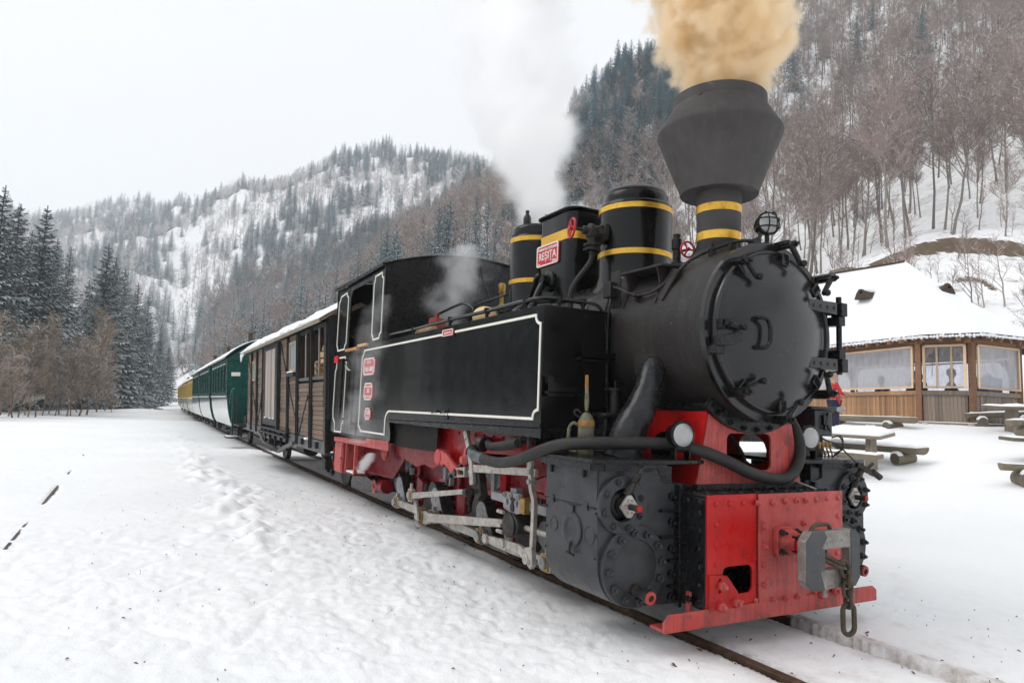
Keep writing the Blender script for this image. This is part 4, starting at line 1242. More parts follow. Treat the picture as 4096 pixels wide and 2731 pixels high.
# domes
def dome(x, r, zb, z1, cap_r, ztop, bands, label=None):
    vs = []; mb = MB(); n = 56
    prof = [(r+0.055, -0.004, 1), (r+0.02, 0.02, 1), (r, 0.07, 1)]
    for (rr, dz, _) in prof:
        for i in range(n):
            a = 2*PI*i/n; y = rr*math.sin(a)
            vs.append((x+rr*math.cos(a), y, ZC+math.sqrt(max(0, 0.48**2-y*y))+dz))
    for (rr, z) in ((r, z1-0.03), (r-0.002, z1-0.012), (r-0.012, z1), (cap_r+0.006, z1+0.008)):
        for i in range(n):
            a = 2*PI*i/n; vs.append((x+rr*math.cos(a), rr*math.sin(a), z))
    mb.add(vs, [(j*n+i, j*n+(i+1) % n, (j+1)*n+(i+1) % n, (j+1)*n+i) for j in range(6) for i in range(n)])
    d = mb.out('dome', BLACK, LO, label=label)
    MB().lathe([(cap_r+0.004, z1+0.006), (cap_r+0.003, z1+0.02), (cap_r, z1+0.022), (cap_r, ztop-0.045), (cap_r-0.012, ztop-0.022), (cap_r-0.045, ztop-0.006), (cap_r-0.1, ztop), (0.001, ztop+0.004)], (x, 0, 0), HZ, 56).out('dome_cap', BLACK, LO, sharp=40)
    for z0, z1_ in bands: band(r, z0, z1_, x).out('brass_band', GOLD, LO)
    return d
dome(-1.281, 0.267, 2.1, 2.675, 0.235, 2.782, [(2.607, 2.645), (2.278, 2.316)])
MB().lathe([(0.225, 2.782), (0.20, 2.787), (0.001, 2.789)], (-1.281, 0, 0), HZ, 40).out('snow_dusting', snow_mat('cap_snow', 0.2, 0.004, 3), LO)
dome(-2.71, 0.24, 2.1, 2.735, 0.225, 2.845, [(2.672, 2.713), (2.292, 2.330)])
for y in (-0.105, 0.10):
    MB().lathe([(0.042, 2.83), (0.042, 2.85), (0.037, 2.855), (0.036, 2.92), (0.026, 2.94), (0.018, 2.95), (0.015, 2.965), (0.018, 2.972), (0.018, 2.985), (0.012, 2.99)], (-2.71, y, 0), HZ, 18).out('safety_valve', BLACK2, LO)
# sandbox between the domes
def lid(x0, x1, y0, y1, r): return rrect(x0, x1, y0, y1, r, 5)
sb = MB().prism(lid(-2.21, -1.70, -0.28, 0.28, 0.085), 1.98, 2.725, 'xy').out('sandbox', BLACK, LO, bev=0.004)
ld = MB()
k = 24
loops = [(0.0, 2.722), (0.018, 2.73), (0.03, 2.738), (0.03, 2.748), (0.02, 2.756), (-0.10, 2.785), (-0.19, 2.80)]
vs = []
for off, z in loops: vs += [(x, y, z) for x, y in rrect(-2.21-off, -1.70+off, -0.28-off, 0.28+off, max(0.02, 0.085+off*0.8), 5)]
ld.add(vs, [(j*k+i, j*k+(i+1) % k, (j+1)*k+(i+1) % k, (j+1)*k+i) for j in range(len(loops)-1) for i in range(k)]+[tuple((len(loops)-1)*k+i for i in range(k))])
ld.out('sandbox_lid', BLACK, LO)
def ringband(off, z0, z1, mat, nm):
    o = rrect(-2.21-off, -1.70+off, -0.28-off, 0.28+off, 0.085+off, 5); i_ = rrect(-2.2, -1.71, -0.27, 0.27, 0.08, 5)
    return MB().prism(o, z0, z1, 'xy', [i_]).out(nm, mat, LO)
ringband(0.003, 2.505, 2.585, GOLD, 'brass_band')
sbf = [(-2.24, -0.29), (-1.67, -0.29), (-1.67, 0.29), (-2.24, 0.29)]
MB().prism(sbf, 1.995, 2.055, 'xy').out('sandbox_foot', BLACK2, LO, bev=0.004)
# builder's plate on the sandbox
def nameplate(x0, x1, z0, z1, y, lines, corner=0.02, nm='builder_plate', rim=0.012, cut=False):
    """cast plate on the side (facing -y); lines: (text, size, dz, stretch)"""
    r_out = rrect(x0, x1, z0, z1, corner, 3) if not cut else [(x0+corner, z0), (x1-corner, z0), (x1-corner, z0+corner*.6), (x1, z0+corner), (x1, z1-corner), (x1-corner, z1-corner*.6), (x1-corner, z1), (x0+corner, z1), (x0+corner, z1-corner*.6), (x0, z1-corner), (x0, z0+corner), (x0+corner, z0+corner*.6)]
    cx, cz = (x0+x1)/2, (z0+z1)/2
    fx, fz = 1-2*rim/(x1-x0), 1-2*rim/(z1-z0)
    r_in = [(cx+(a-cx)*fx, cz+(b_-cz)*fz) for a, b_ in r_out]
    p = MB().prism(r_out, y-0.012, y, 'xz').out(nm, PLATE, LO)
    MB().prism(r_out, y-0.018, y-0.011, 'xz', [r_in]).out('plate_rim', PLCREAM, p, bev=0.001)
    for t, s, dz, sx in lines:
        dx = 0.0
        if isinstance(dz, tuple): dx, dz = dz
        me = text_mesh(t, s, PLCREAM, 'lettering', 0.0025, 0.0006, sx=sx)
        M = Matrix.Translation((cx+dx, y-0.0135, cz+dz)) @ Matrix.Rotation(PI/2, 4, 'X')
        link('lettering', me, p, M)
    return p
nameplate(-2.19, -1.865, 2.335, 2.51, -0.28, [('COMBINATUL METALURGIC', 0.030, 0.052, 0.86), ('REȘIȚA', 0.088, -0.008, 0.9), ('1956', 0.030, (0.10, -0.062), 1.0), ('Nr.', 0.02, (-0.12, -0.064), 1.2)])
# sander gear below the plate
MB().lathe([(0.085, 0), (0.085, 0.02), (0.07, 0.028), (0.05, 0.03), (0.05, 0.09), (0.001, 0.095)], (-2.0, -0.28, 2.20), HY, 24).out('sander_housing', BLACK2, LO)
MB().tube([(-2.0, -0.37, 2.24), (-2.04, -0.38, 2.22), (-2.08, -0.39, 2.13), (-2.12, -0.40, 2.05), (-2.2, -0.42, 1.98)], 0.02, 8, 4).out('sander_lever', BLACK, LO)
MB().tube([(-1.98, -0.36, 2.16), (-1.98, -0.40, 2.08), (-1.98, -0.44, 1.98), (-1.98, -0.47, 1.85)], 0.03, 10, 4).out('sand_pipe', BLACK2, LO)
MB().bar((-2.2, -0.5, 1.96), (-2.45, -0.62, 1.85), 0.03, 0.015).out('sander_rod', BLACK, LO)
MB().bar((-2.02, -0.5, 2.04), (-2.3, -0.66, 1.84), 0.02, 0.02).out('sander_rod', BLACK, LO)
MB().cyl((-2.45, -0.55, 1.82), (-2.42, -0.5, 1.98), 0.03).out('pipe_stub', BLACK2, LO)

# valves with hand wheels
def handwheel(c, axis, r, mat=WHEELR):
    c = Vector(c); ax = Vector(axis).normalized()
    e = Vector((0, 0, 1)); a = (e-ax*e.dot(ax)).normalized(); b_ = ax.cross(a)
    mb = MB()
    mb.tube([c+(a*math.cos(t)+b_*math.sin(t))*r for t in [2*PI*i/24 for i in range(25)]], r*0.13, 8, 1, False)
    for i in range(3):
        t = 2*PI*i/3+0.5
        mb.bar(c, c+(a*math.cos(t)+b_*math.sin(t))*r, r*0.2, r*0.12, ax)
    mb.cyl(c-ax*r*0.12, c+ax*r*0.3, r*0.24, n=12)
    return mb.out('hand_wheel', mat, LO)
vx = -1.30
MB().lathe([(0.075, 0), (0.075, 0.028), (0.05, 0.03), (0.045, 0.09), (0.055, 0.1), (0.055, 0.125), (0.03, 0.135), (0.03, 0.17), (0.012, 0.175), (0.012, 0.25)], (vx, -0.262, 2.445), (-0.18, -1, 0.05), 20).out('valve_body', MATT, LO)
MB().box(vx-0.075, vx+0.055, -0.295, -0.262, 2.385, 2.505).out('valve_flange', MATT, LO, bev=0.006)
for dx, dz in ((-.05, .04), (.03, .04), (-.05, -.04), (.03, -.04)): put('bolt', _bolt(0.013, MATT), LO, (vx+dx, -0.295, 2.445+dz), HY)
MB().lathe([(0.05, 0), (0.045, 0.05), (0.035, 0.06), (0.035, 0.10), (0.062, 0.105), (0.062, 0.12), (0.045, 0.125), (0.045, 0.135), (0.062, 0.14), (0.062, 0.155), (0.03, 0.158)], (vx-0.01, -0.36, 2.46), (0, 0, -1), 18).out('valve_elbow', MATT, LO)
handwheel((vx-0.045, -0.515, 2.455), (-0.25, -1, 0.06), 0.068)
MB().tube([(vx-0.01, -0.36, 2.31), (vx-0.01, -0.365, 2.24), (vx-0.03, -0.40, 2.17), (vx-0.07, -0.45, 2.08), (vx-0.09, -0.475, 2.0), (vx-0.09, -0.48, 1.84)], 0.021, 12, 5).out('steam_pipe', MATT, LO)
MB().lathe([(0.038, 2.14), (0.038, 2.16), (0.028, 2.165), (0.028, 2.24), (0.034, 2.245), (0.034, 2.31), (0.024, 2.32), (0.024, 2.345)], (-0.735, -0.09, 0), HZ, 14).out('small_valve', BLACK2, LO)
handwheel((-0.63, -0.095, 2.225), (1, -0.15, 0), 0.05)
MB().cyl((-0.735, -0.09, 2.225), (-0.64, -0.095, 2.225), 0.008).out('valve_stem', BLACK, LO)

# top lamp
lc = Vector((-0.10, 0.02, 2.29))
ax = Vector((0.93, -0.34, 0.06)).normalized()
lamp = MB().lathe([(0.02, -0.085), (0.045, -0.075), (0.062, -0.03), (0.066, 0.0), (0.070, 0.004), (0.070, 0.02), (0.062, 0.022)], lc, ax, 28).out('top_lamp', BLACK, LO)
MB().lathe([(0.061, 0.012), (0.05, -0.02), (0.001, -0.05)], lc, ax, 28).out('lamp_reflector', REFL, lamp)
MB().lathe([(0.061, 0.018), (0.055, 0.03), (0.03, 0.042), (0.001, 0.046)], lc, ax, 28).out('lamp_lens', LENS, lamp)
e = Vector((0, 0, 1)); a_ = (e-ax*e.dot(ax)).normalized(); b__ = ax.cross(a_)
cg = MB()
for off in (-0.028, 0.02):
    for P_, Q_ in ((a_, b__), (b__, a_)):
        cg.tube([lc+P_*(0.066*math.sin(t))*1.0+Q_*off+ax*(0.02+0.045*math.cos(t)) for t in [-1.5+3.0*i/10 for i in range(11)]], 0.0045, 6, 1)
cg.out('lamp_guard', BLACK, lamp)
MB().cyl((-0.10, 0.02, 2.16), (-0.10, 0.02, 2.225), 0.014).box(-0.135, -0.065, -0.005, 0.045, 2.145, 2.172).out('lamp_bracket', BLACK, lamp, bev=0.002)
MB().box(-0.16, -0.09, -0.075, -0.035, 2.15, 2.195).out('lamp_box', MATT, lamp, bev=0.004)
# conduit along the smokebox
def onbox(x, y, off=0.03): return (x, y, ZC+math.sqrt(0.502**2-y*y)+off)
cpt = [(-0.86, -0.50, 1.965), (-0.80, -0.505, 1.945), (-0.66, -0.49, 1.89), (-0.52, -0.465, 1.895), onbox(-0.43, -0.41, 0.03), onbox(-0.36, -0.32, 0.04), onbox(-0.30, -0.22, 0.04), onbox(-0.22, -0.14, 0.045), (-0.15, -0.10, 2.185), (-0.12, -0.07, 2.18), (-0.10, -0.04, 2.205), (-0.12, -0.01, 2.25)]
MB().tube(cpt, 0.0095, 8, 8).out('conduit', IRON, LO)
cg = MB()
P = [Vector(p) for p in cpt]
for i in range(len(P)-1):
    for k in range(7):
        a = P[i].lerp(P[i+1], k/7); d = (P[i+1]-P[i]).normalized()
        cg.lathe([(0.0095, -0.004), (0.012, 0), (0.0095, 0.004)], a, d, 8)
cg.out('conduit_ribs', BLACK2, LO)
for p in (cpt[2], cpt[4], cpt[6], cpt[7]):
    p = Vector(p); c = Vector((p.x, 0, ZC)); rd = (p-c).normalized()
    MB().bar(p-rd*0.045, p-rd*0.01, 0.055, 0.016, (1, 0, 0)).bar(p-rd*0.012, p+rd*0.012, 0.03, 0.02, (1, 0, 0)).out('conduit_clip', MATT, LO, bev=0.002)
# junction box on its plate, bracket on the smokebox shoulder
MB().box(-0.93, -0.83, -0.472, -0.466, 1.84, 2.075).out('junction_plate', MATT, LO)
MB().box(-0.945, -0.865, -0.525, -0.472, 1.90, 2.0).out('junction_box', MATT, LO, bev=0.004)
bk = MB()
bk.prism([(-0.83, -0.47), (-0.45, -0.47), (-0.42, -0.38), (-0.42, -0.30), (-0.86, -0.30), (-0.86, -0.44)], 2.04, 2.055, 'xy')
bk.out('smokebox_bracket_shelf', MATT, LO, bev=0.002)
for x in (-0.80, -0.50):
    g = [(-0.465, 2.04), (-0.44, 2.0), (-0.42, 1.95), (-0.41, 1.88), (-0.30, 2.04)]
    g = [(-0.47, 2.04), (-0.455, 2.01), (-0.44, 1.95), (-0.46, 1.87), (-0.485, 1.82), (-0.36, 1.95), (-0.30, 2.04)]
    MB().prism(g, x, x+0.012, 'yz').out('bracket_gusset', MATT, LO)
MB().bar((-0.47, -0.465, 1.84), (-0.40, -0.40, 2.02), 0.09, 0.012, (0, -0.8, 0.6)).out('bracket_pad', MATT, LO)
for dx in (-0.008, 0.012):
    MB().tube([(-0.90+dx, -0.50, 1.90), (-0.90+dx*2, -0.52, 1.82), (-0.885, -0.53, 1.70), (-0.88, -0.53, 1.5), (-0.88, -0.525, 1.25), (-0.86, -0.53, 1.17)], 0.009, 8, 5).out('conduit_drop', BLACK2, LO)
MB().prism(rrect(-0.66, -0.47, 1.40, 1.52, 0.01, 2), -0.485, -0.47, 'xz').out('smokebox_patch', MATT, LO)
MB().tube([(-1.15, -0.9, 1.86), (-0.98, -0.75, 1.86), (-0.90, -0.62, 1.845), (-0.89, -0.56, 1.79), (-0.885, -0.54, 1.68)], 0.011, 8, 5).out('rail_end_pipe', BLACK, LO)

# lagged exhaust branch
MB().tube([(-0.52, -0.40, 1.47), (-0.49, -0.485, 1.42), (-0.46, -0.545, 1.30), (-0.45, -0.60, 1.20), (-0.45, -0.665, 1.10), (-0.46, -0.70, 1.0), (-0.47, -0.71, 0.93)], 0.088, 20, 6, rf=lambda t: 0.78+0.45*t).out('lagged_steam_pipe', LAG, LO)

# side tanks
def tank(sg):
    y0, y1 = sorted((sg*0.50, sg*1.0))
    t = MB()
    t.prism([(-4.0, 1.03), (-3.62, 1.03), (-0.878, 1.06), (-0.878, 1.803), (-4.0, 1.803)], y0, y1, 'xz')
    t.out('side_tank', BLACK, LO, bev=0.004, label='left side tank with cream lining' if sg > 0 else None)
    MB().prism([(-3.64, 1.005), (-0.88, 1.0), (-0.88, 1.058), (-3.64, 1.028)], y0+0.01 if sg > 0 else y0-0.006, y1-0.01 if sg < 0 else y1+0.006, 'xz').out('tank_sill', BLACK2, LO, bev=0.003)
    MB().bar((-3.62, sg*1.004, 1.045), (-0.88, sg*1.004, 1.075), 0.012, 0.022).out('tank_beading', BLACK2, LO)
tank(-1); tank(1)
MB().box(-0.884, -0.873, -1.006, -0.985, 1.0, 1.80).out('tank_corner_strip', BLACK, LO)
MB().box(-2.262, -2.248, -1.006, -0.99, 1.03, 1.15).out('sheet_joint', DARKIN, LO)
for x in (-2.5, -2.32):
    MB().cyl((x-0.02, -1.012, 1.128), (x+0.04, -1.012, 1.128), 0.010).bar((x, -1.01, 1.128), (x-0.05, -1.02, 1.115), 0.008, 0.008).out('drain_latch', BLACK2, LO)
# brackets on the front of the tank
for (ya, yb, z) in ((-0.762, -0.505, 1.50), (-0.99, -0.76, 1.28)):
    q_ = [(yb, z), (yb, z+0.04), (yb-0.02, z+0.035), (yb-0.10, z+0.03), (yb-0.14, z+0.045), (yb-0.19, z+0.05), (ya+0.03, z+0.09), (ya, z+0.092), (ya, z-0.03), (yb-0.06, z-0.03)]
    MB().prism(q_, -0.83, -0.82, 'yz').out('lamp_iron', BLACK, LO, bev=0.001)
    MB().box(-0.875, -0.82, ya, yb, z-0.012, z).out('lamp_iron_shelf', BLACK2, LO, bev=0.002)
# lining: thin strips on the side sheets
def lining(pts, w=0.017, y=-1.0035, th=0.0025, closed=False, nm='cream_lining'):
    mb = MB(); P = [Vector((a, 0, b_)) for a, b_ in pts]
    L_, R_ = [], []
    n = len(P)
    for i, p in enumerate(P):
        a = P[i-1] if (i > 0 or closed) else None; c = P[(i+1) % n] if (i < n-1 or closed) else None
        d1 = (p-a).normalized() if a is not None else None; d2 = (c-p).normalized() if c is not None else None
        if d1 is None: d1 = d2
        if d2 is None: d2 = d1
        n1 = Vector((-d1.z, 0, d1.x)); n2 = Vector((-d2.z, 0, d2.x)); m_ = (n1+n2)
        if m_.length < 1e-4: m_ = n1
        m_.normalize(); s = min(2.0, 1/max(0.35, m_.dot(n1)))
        L_.append(p+m_*w/2*s); R_.append(p-m_*w/2*s)
    vs = [(p.x, y-th, p.z) for p in L_+R_]+[(p.x, y+0.006, p.z) for p in L_+R_]
    fs = []
    for i in range(n if closed else n-1):
        j = (i+1) % n
        fs += [(i, j, n+j, n+i), (2*n+i, 2*n+j, j, i), (n+i, n+j, 3*n+j, 3*n+i)]
    mb.add(vs, fs)
    return mb.out(nm, CREAM, LO, sharp=20)
def notch(cx, cz, sx, sz, r=0.055, k=5, flip=False):
    """concave corner; (cx, cz) is the outer corner, sx/sz point inwards"""
    o = [(cx+sx*r*math.cos(t), cz+sz*r*math.sin(t)) for t in [PI/2*i/k for i in range(k+1)]]
    return o[::-1] if flip else o
lining([(-2.42, 1.742), (-4.575, 1.742)]+[(-4.60, 1.70), (-4.645, 1.67)]+[(-4.645, 0.935), (-4.60, 0.92), (-4.56, 0.885), (-3.765, 0.885), (-3.765, 1.02), (-3.75, 1.06), (-3.71, 1.095), (-3.66, 1.11), (-2.262, 1.112)])
lining([(-2.246, 1.112), (-1.5, 1.113), (-0.975, 1.113)]+[(-0.972, 1.135), (-0.957, 1.155), (-0.935, 1.165)]+[(-0.915, 1.168), (-0.915, 1.69)]+[(-0.935, 1.693), (-0.957, 1.705), (-0.970, 1.725), (-0.972, 1.745)]+[(-2.19, 1.745)])
lining([(-5.70, 2.47), (-5.43, 2.485), (-5.425, 2.455), (-5.36, 2.42), (-5.35, 1.88), (-5.40, 1.85), (-5.425, 1.808), (-5.715, 1.805), (-5.74, 1.85), (-5.775, 1.88), (-5.775, 2.40), (-5.72, 2.435)], closed=True)
lining([(-4.33, 2.512), (-4.105, 2.52), (-4.10, 2.48), (-4.05, 2.455), (-4.045, 1.90), (-4.09, 1.88), (-4.105, 1.842), (-4.30, 1.838), (-4.315, 1.87), (-4.355, 1.90), (-4.36, 2.44), (-4.335, 2.47)], closed=True)
lining([(-5.60, 1.712), (-5.34, 1.712), (-5.335, 1.67), (-5.285, 1.65), (-5.285, 0.95), (-5.335, 0.93), (-5.345, 0.838), (-5.64, 0.835), (-5.65, 0.93), (-5.74, 0.99), (-5.765, 1.10), (-5.765, 1.55), (-5.72, 1.60), (-5.71, 1.68)])
# cab
wl_ = [(-5.26, 1.775), (-4.455, 1.80), (-4.43, 1.9), (-4.43, 2.44), (-4.49, 2.49), (-5.19, 2.485), (-5.255, 2.42)]
for sg in (-1, 1):
    ya, yb = sorted((sg*0.985, sg*1.0))
    MB().prism([(-5.855, 0.83), (-3.60, 0.83), (-3.60, 0.90), (-3.625, 0.96), (-3.66, 1.03), (-3.99, 1.032), (-3.99, 2.575), (-5.855, 2.555)], ya, yb, 'xz', [wl_]).out('cab_side', BLACK, LO, bev=0.001)
arch = [(2.825*math.sin(t), -0.05+2.825*math.cos(t)) for t in [math.radians(-20.9+41.8*i/20) for i in range(21)]]
def wall_pts(y0): return [(-1.0, y0), (1.0, y0)]+[(a, b_-0.004) for a, b_ in arch[::-1]]
MB().prism(wall_pts(1.0), -4.01, -3.995, 'yz', [circ(-0.62, 2.1, 0.13, 16), circ(0.62, 2.1, 0.13, 16)]).out('cab_front', MATT if False else BLACK2, LO)
for y in (-0.62, 0.62):
    MB().lathe([(0.13, 0), (0.155, 0.002), (0.155, 0.012), (0.13, 0.014)], (-3.995, y, 2.1), HX, 24).out('spectacle_ring', BLACK2, LO)
    MB().cyl((-4.004, y, 2.1), (-4.0, y, 2.1), 0.13, n=20).out('spectacle_glass', DKGL, LO)
wr = [(-0.836, 2.05), (-0.80, 1.995), (-0.63, 1.995), (-0.585, 2.06), (-0.59, 2.34), (-0.63, 2.42), (-0.71, 2.46), (-0.79, 2.43), (-0.84, 2.36)]
wr2 = [(-a, b_) for a, b_ in wr][::-1]
MB().prism(wall_pts(0.83), -5.86, -5.845, 'yz', [wr, wr2]).out('cab_rear', DARKIN, LO)
rf = MB(); vs = []
for x in (-5.90, -3.96):
    for t in (0.0, 0.014):
        vs += [(x, (2.825+t)*math.sin(a)*1.0, -0.05+(2.825+t)*math.cos(a)) for a in [math.radians(-21.6+43.2*i/20) for i in range(21)]]
k = 21
fs = []
for i in range(20):
    fs += [(i, i+1, 2*k+i+1, 2*k+i), (k+i, 3*k+i, 3*k+i+1, k+i+1), (i, k+i, k+i+1, i+1), (2*k+i, 2*k+i+1, 3*k+i+1, 3*k+i)]
fs += [(0, 2*k, 3*k, k), (20, k+20, 3*k+20, 2*k+20)]
rf.add(vs, fs).out('cab_roof', BLACK, LO)
MB().bar((-5.89, -1.035, 2.555), (-3.97, -1.035, 2.59), 0.02, 0.03).out('roof_gutter', BLACK2, LO)
for i in range(14): put('rivet', _rivet(0.008, BLACK2), LO, (-5.8+i*0.13, -1.045, 2.557+i*0.0023), HY)
MB().box(-5.83, -4.02, -0.98, 0.98, 0.80, 0.83).out('cab_floor', DARKIN, LO)
MB().box(-4.9, -4.03, -0.45, 0.45, 0.84, 1.9).out('firebox_backhead', DARKIN, LO)
# door, rails, sills
MB().prism([(-5.19, 0.835), (-4.75, 0.835), (-4.75, 1.765), (-5.19, 1.755)], -1.008, -1.001, 'xz').out('cab_door', BLACK, LO, bev=0.002)
MB().box(-5.20, -5.188, -1.010, -1.0, 0.835, 1.77).box(-4.755, -4.743, -1.010, -1.0, 0.835, 1.77).out('door_edge_strip', BLACK2, LO)
MB().box(-5.25, -4.79, -1.04, -0.95, 1.765, 1.795).out('cab_window_sill', ORANGEW, LO, bev=0.004)
MB().box(-4.785, -4.46, -1.03, -0.95, 1.79, 1.818).out('cab_window_sill', ORANGEW, LO, bev=0.004)
for x, za, zb in ((-5.24, 0.99, 1.67), (-4.76, 0.95, 1.72)):
    MB().tube([(x, -1.0, za), (x, -1.05, za+0.01), (x, -1.055, za+0.05), (x, -1.055, zb-0.05), (x, -1.05, zb-0.01), (x, -1.0, zb)], 0.013, 8, 3).out('grab_rail', BLACK, LO)
MB().tube([(-5.2, -1.03, 1.60), (-5.05, -1.035, 1.55), (-4.98, -1.03, 1.545)], 0.011, 8, 4).out('door_latch', STEEL, LO)
pl = MB().prism(rrect(-5.80, -5.63, 1.66, 1.74, 0.01, 2), -1.02, -1.004, 'xz').out('small_plate', PLATE, LO)
for x in [-5.75+0.09*i for i in range(5)]+[-4.4+0.09*i for i in range(5)]:
    put('rivet', _rivet(0.006, BLACK2), LO, (x, -1.0, 1.765 if x < -5 else 1.80), HY)
# cast plates on the side
nameplate(-4.545, -4.16, 1.472, 1.650, -1.0, [('C.F.F.', 0.044, 0.045, 1.25), ('764-480', 0.072, -0.03, 1.30)], 0.03, 'number_plate', 0.014, True)
nameplate(-4.475, -4.195, 1.212, 1.390, -1.0, [('VITEZA MAXIMA', 0.026, 0.048, 1.30), ('30', 0.07, 0.004, 1.35), ('KM PE ORA', 0.028, -0.052, 1.5)], 0.03, 'speed_plate', 0.013, True)
nameplate(-4.40, -4.22, 1.010, 1.130, -1.0, [('150', 0.062, 0.012, 1.5), ('C.P.', 0.024, -0.036, 1.4)], 0.03, 'power_plate', 0.011, True)
nameplate(-2.405, -2.205, 1.722, 1.772, -1.004, [('apa in tanc 3 m', 0.022, 0.0, 1.0)], 0.006, 'tank_plate', 0.006)

# handrail along the tank top
rp = [(-3.98, -0.95, 1.868), (-3.25, -0.95, 1.862), (-2.42, -0.95, 1.866), (-1.76, -0.95, 1.864), (-1.15, -0.95, 1.866), (-1.02, -0.90, 1.866), (-0.98, -0.80, 1.862), (-0.955, -0.66, 1.858)]
MB().tube(rp, 0.0145, 10, 4).out('tank_handrail', BLACK, LO)
for p in [rp[1], rp[2], rp[3], (-1.2, -0.95, 1.866), (-0.99, -0.83, 1.862), (-0.955, -0.67, 1.858)]:
    MB().cyl((p[0], p[1], 1.80), (p[0], p[1], p[2]), 0.013, n=10).cyl((p[0], p[1], p[2]-0.02), (p[0], p[1], p[2]+0.022), 0.022, n=12).out('rail_stanchion', BLACK, LO)
MB().tube([(-3.0, -0.6, 1.84), (-2.72, -0.6, 1.99), (-2.90, -0.6, 2.09), (-3.1, -0.6, 2.10), (-3.6, -0.6, 2.06)], 0.012, 8, 5).out('regulator_rod', BLACK, LO)
MB().tube([(-2.85, -0.55, 2.05), (-2.7, -0.52, 2.09), (-2.3, -0.50, 2.11)], 0.008, 8, 5).out('injector_pipe', BLACK, LO)
MB().tube([(-3.95, -0.70, 1.86), (-3.5, -0.72, 1.87), (-3.2, -0.72, 1.84), (-2.9, -0.72, 1.85), (-2.4, -0.74, 1.84), (-2.0, -0.7, 1.83)], 0.022, 8, 5).out('injector_pipe', BLACK2, LO)
for x in (-2.75, -2.62, -2.5): MB().ball((x, -0.83, 1.815), 0.05, 10, 1.3, 1, 0.5).out('tank_lump', BLACK2, LO)
MB().lathe([(0.11, 1.80), (0.11, 1.835), (0.09, 1.85), (0.001, 1.86)], (-3.62, -0.78, 0), HZ, 20).out('tank_filler_lid', BLACK2, LO)
MB().lathe([(0.035, 2.20), (0.035, 2.24), (0.02, 2.25), (0.02, 2.34), (0.035, 2.36), (0.04, 2.44), (0.03, 2.46), (0.001, 2.47)], (-3.55, 0.1, 0), HZ, 14).out('whistle', BRASS, LO)
MB().tube([(-3.5, -0.05, 2.25), (-3.6, -0.1, 2.48), (-3.62, -0.12, 2.62)], 0.012, 6, 3).out('whistle_lever', BLACK2, LO)
MB().tube([(-3.62, -0.12, 2.62), (-3.62, -0.15, 2.3), (-3.62, -0.17, 2.1)], 0.004, 5, 2).out('whistle_cord', BLACK2, LO)

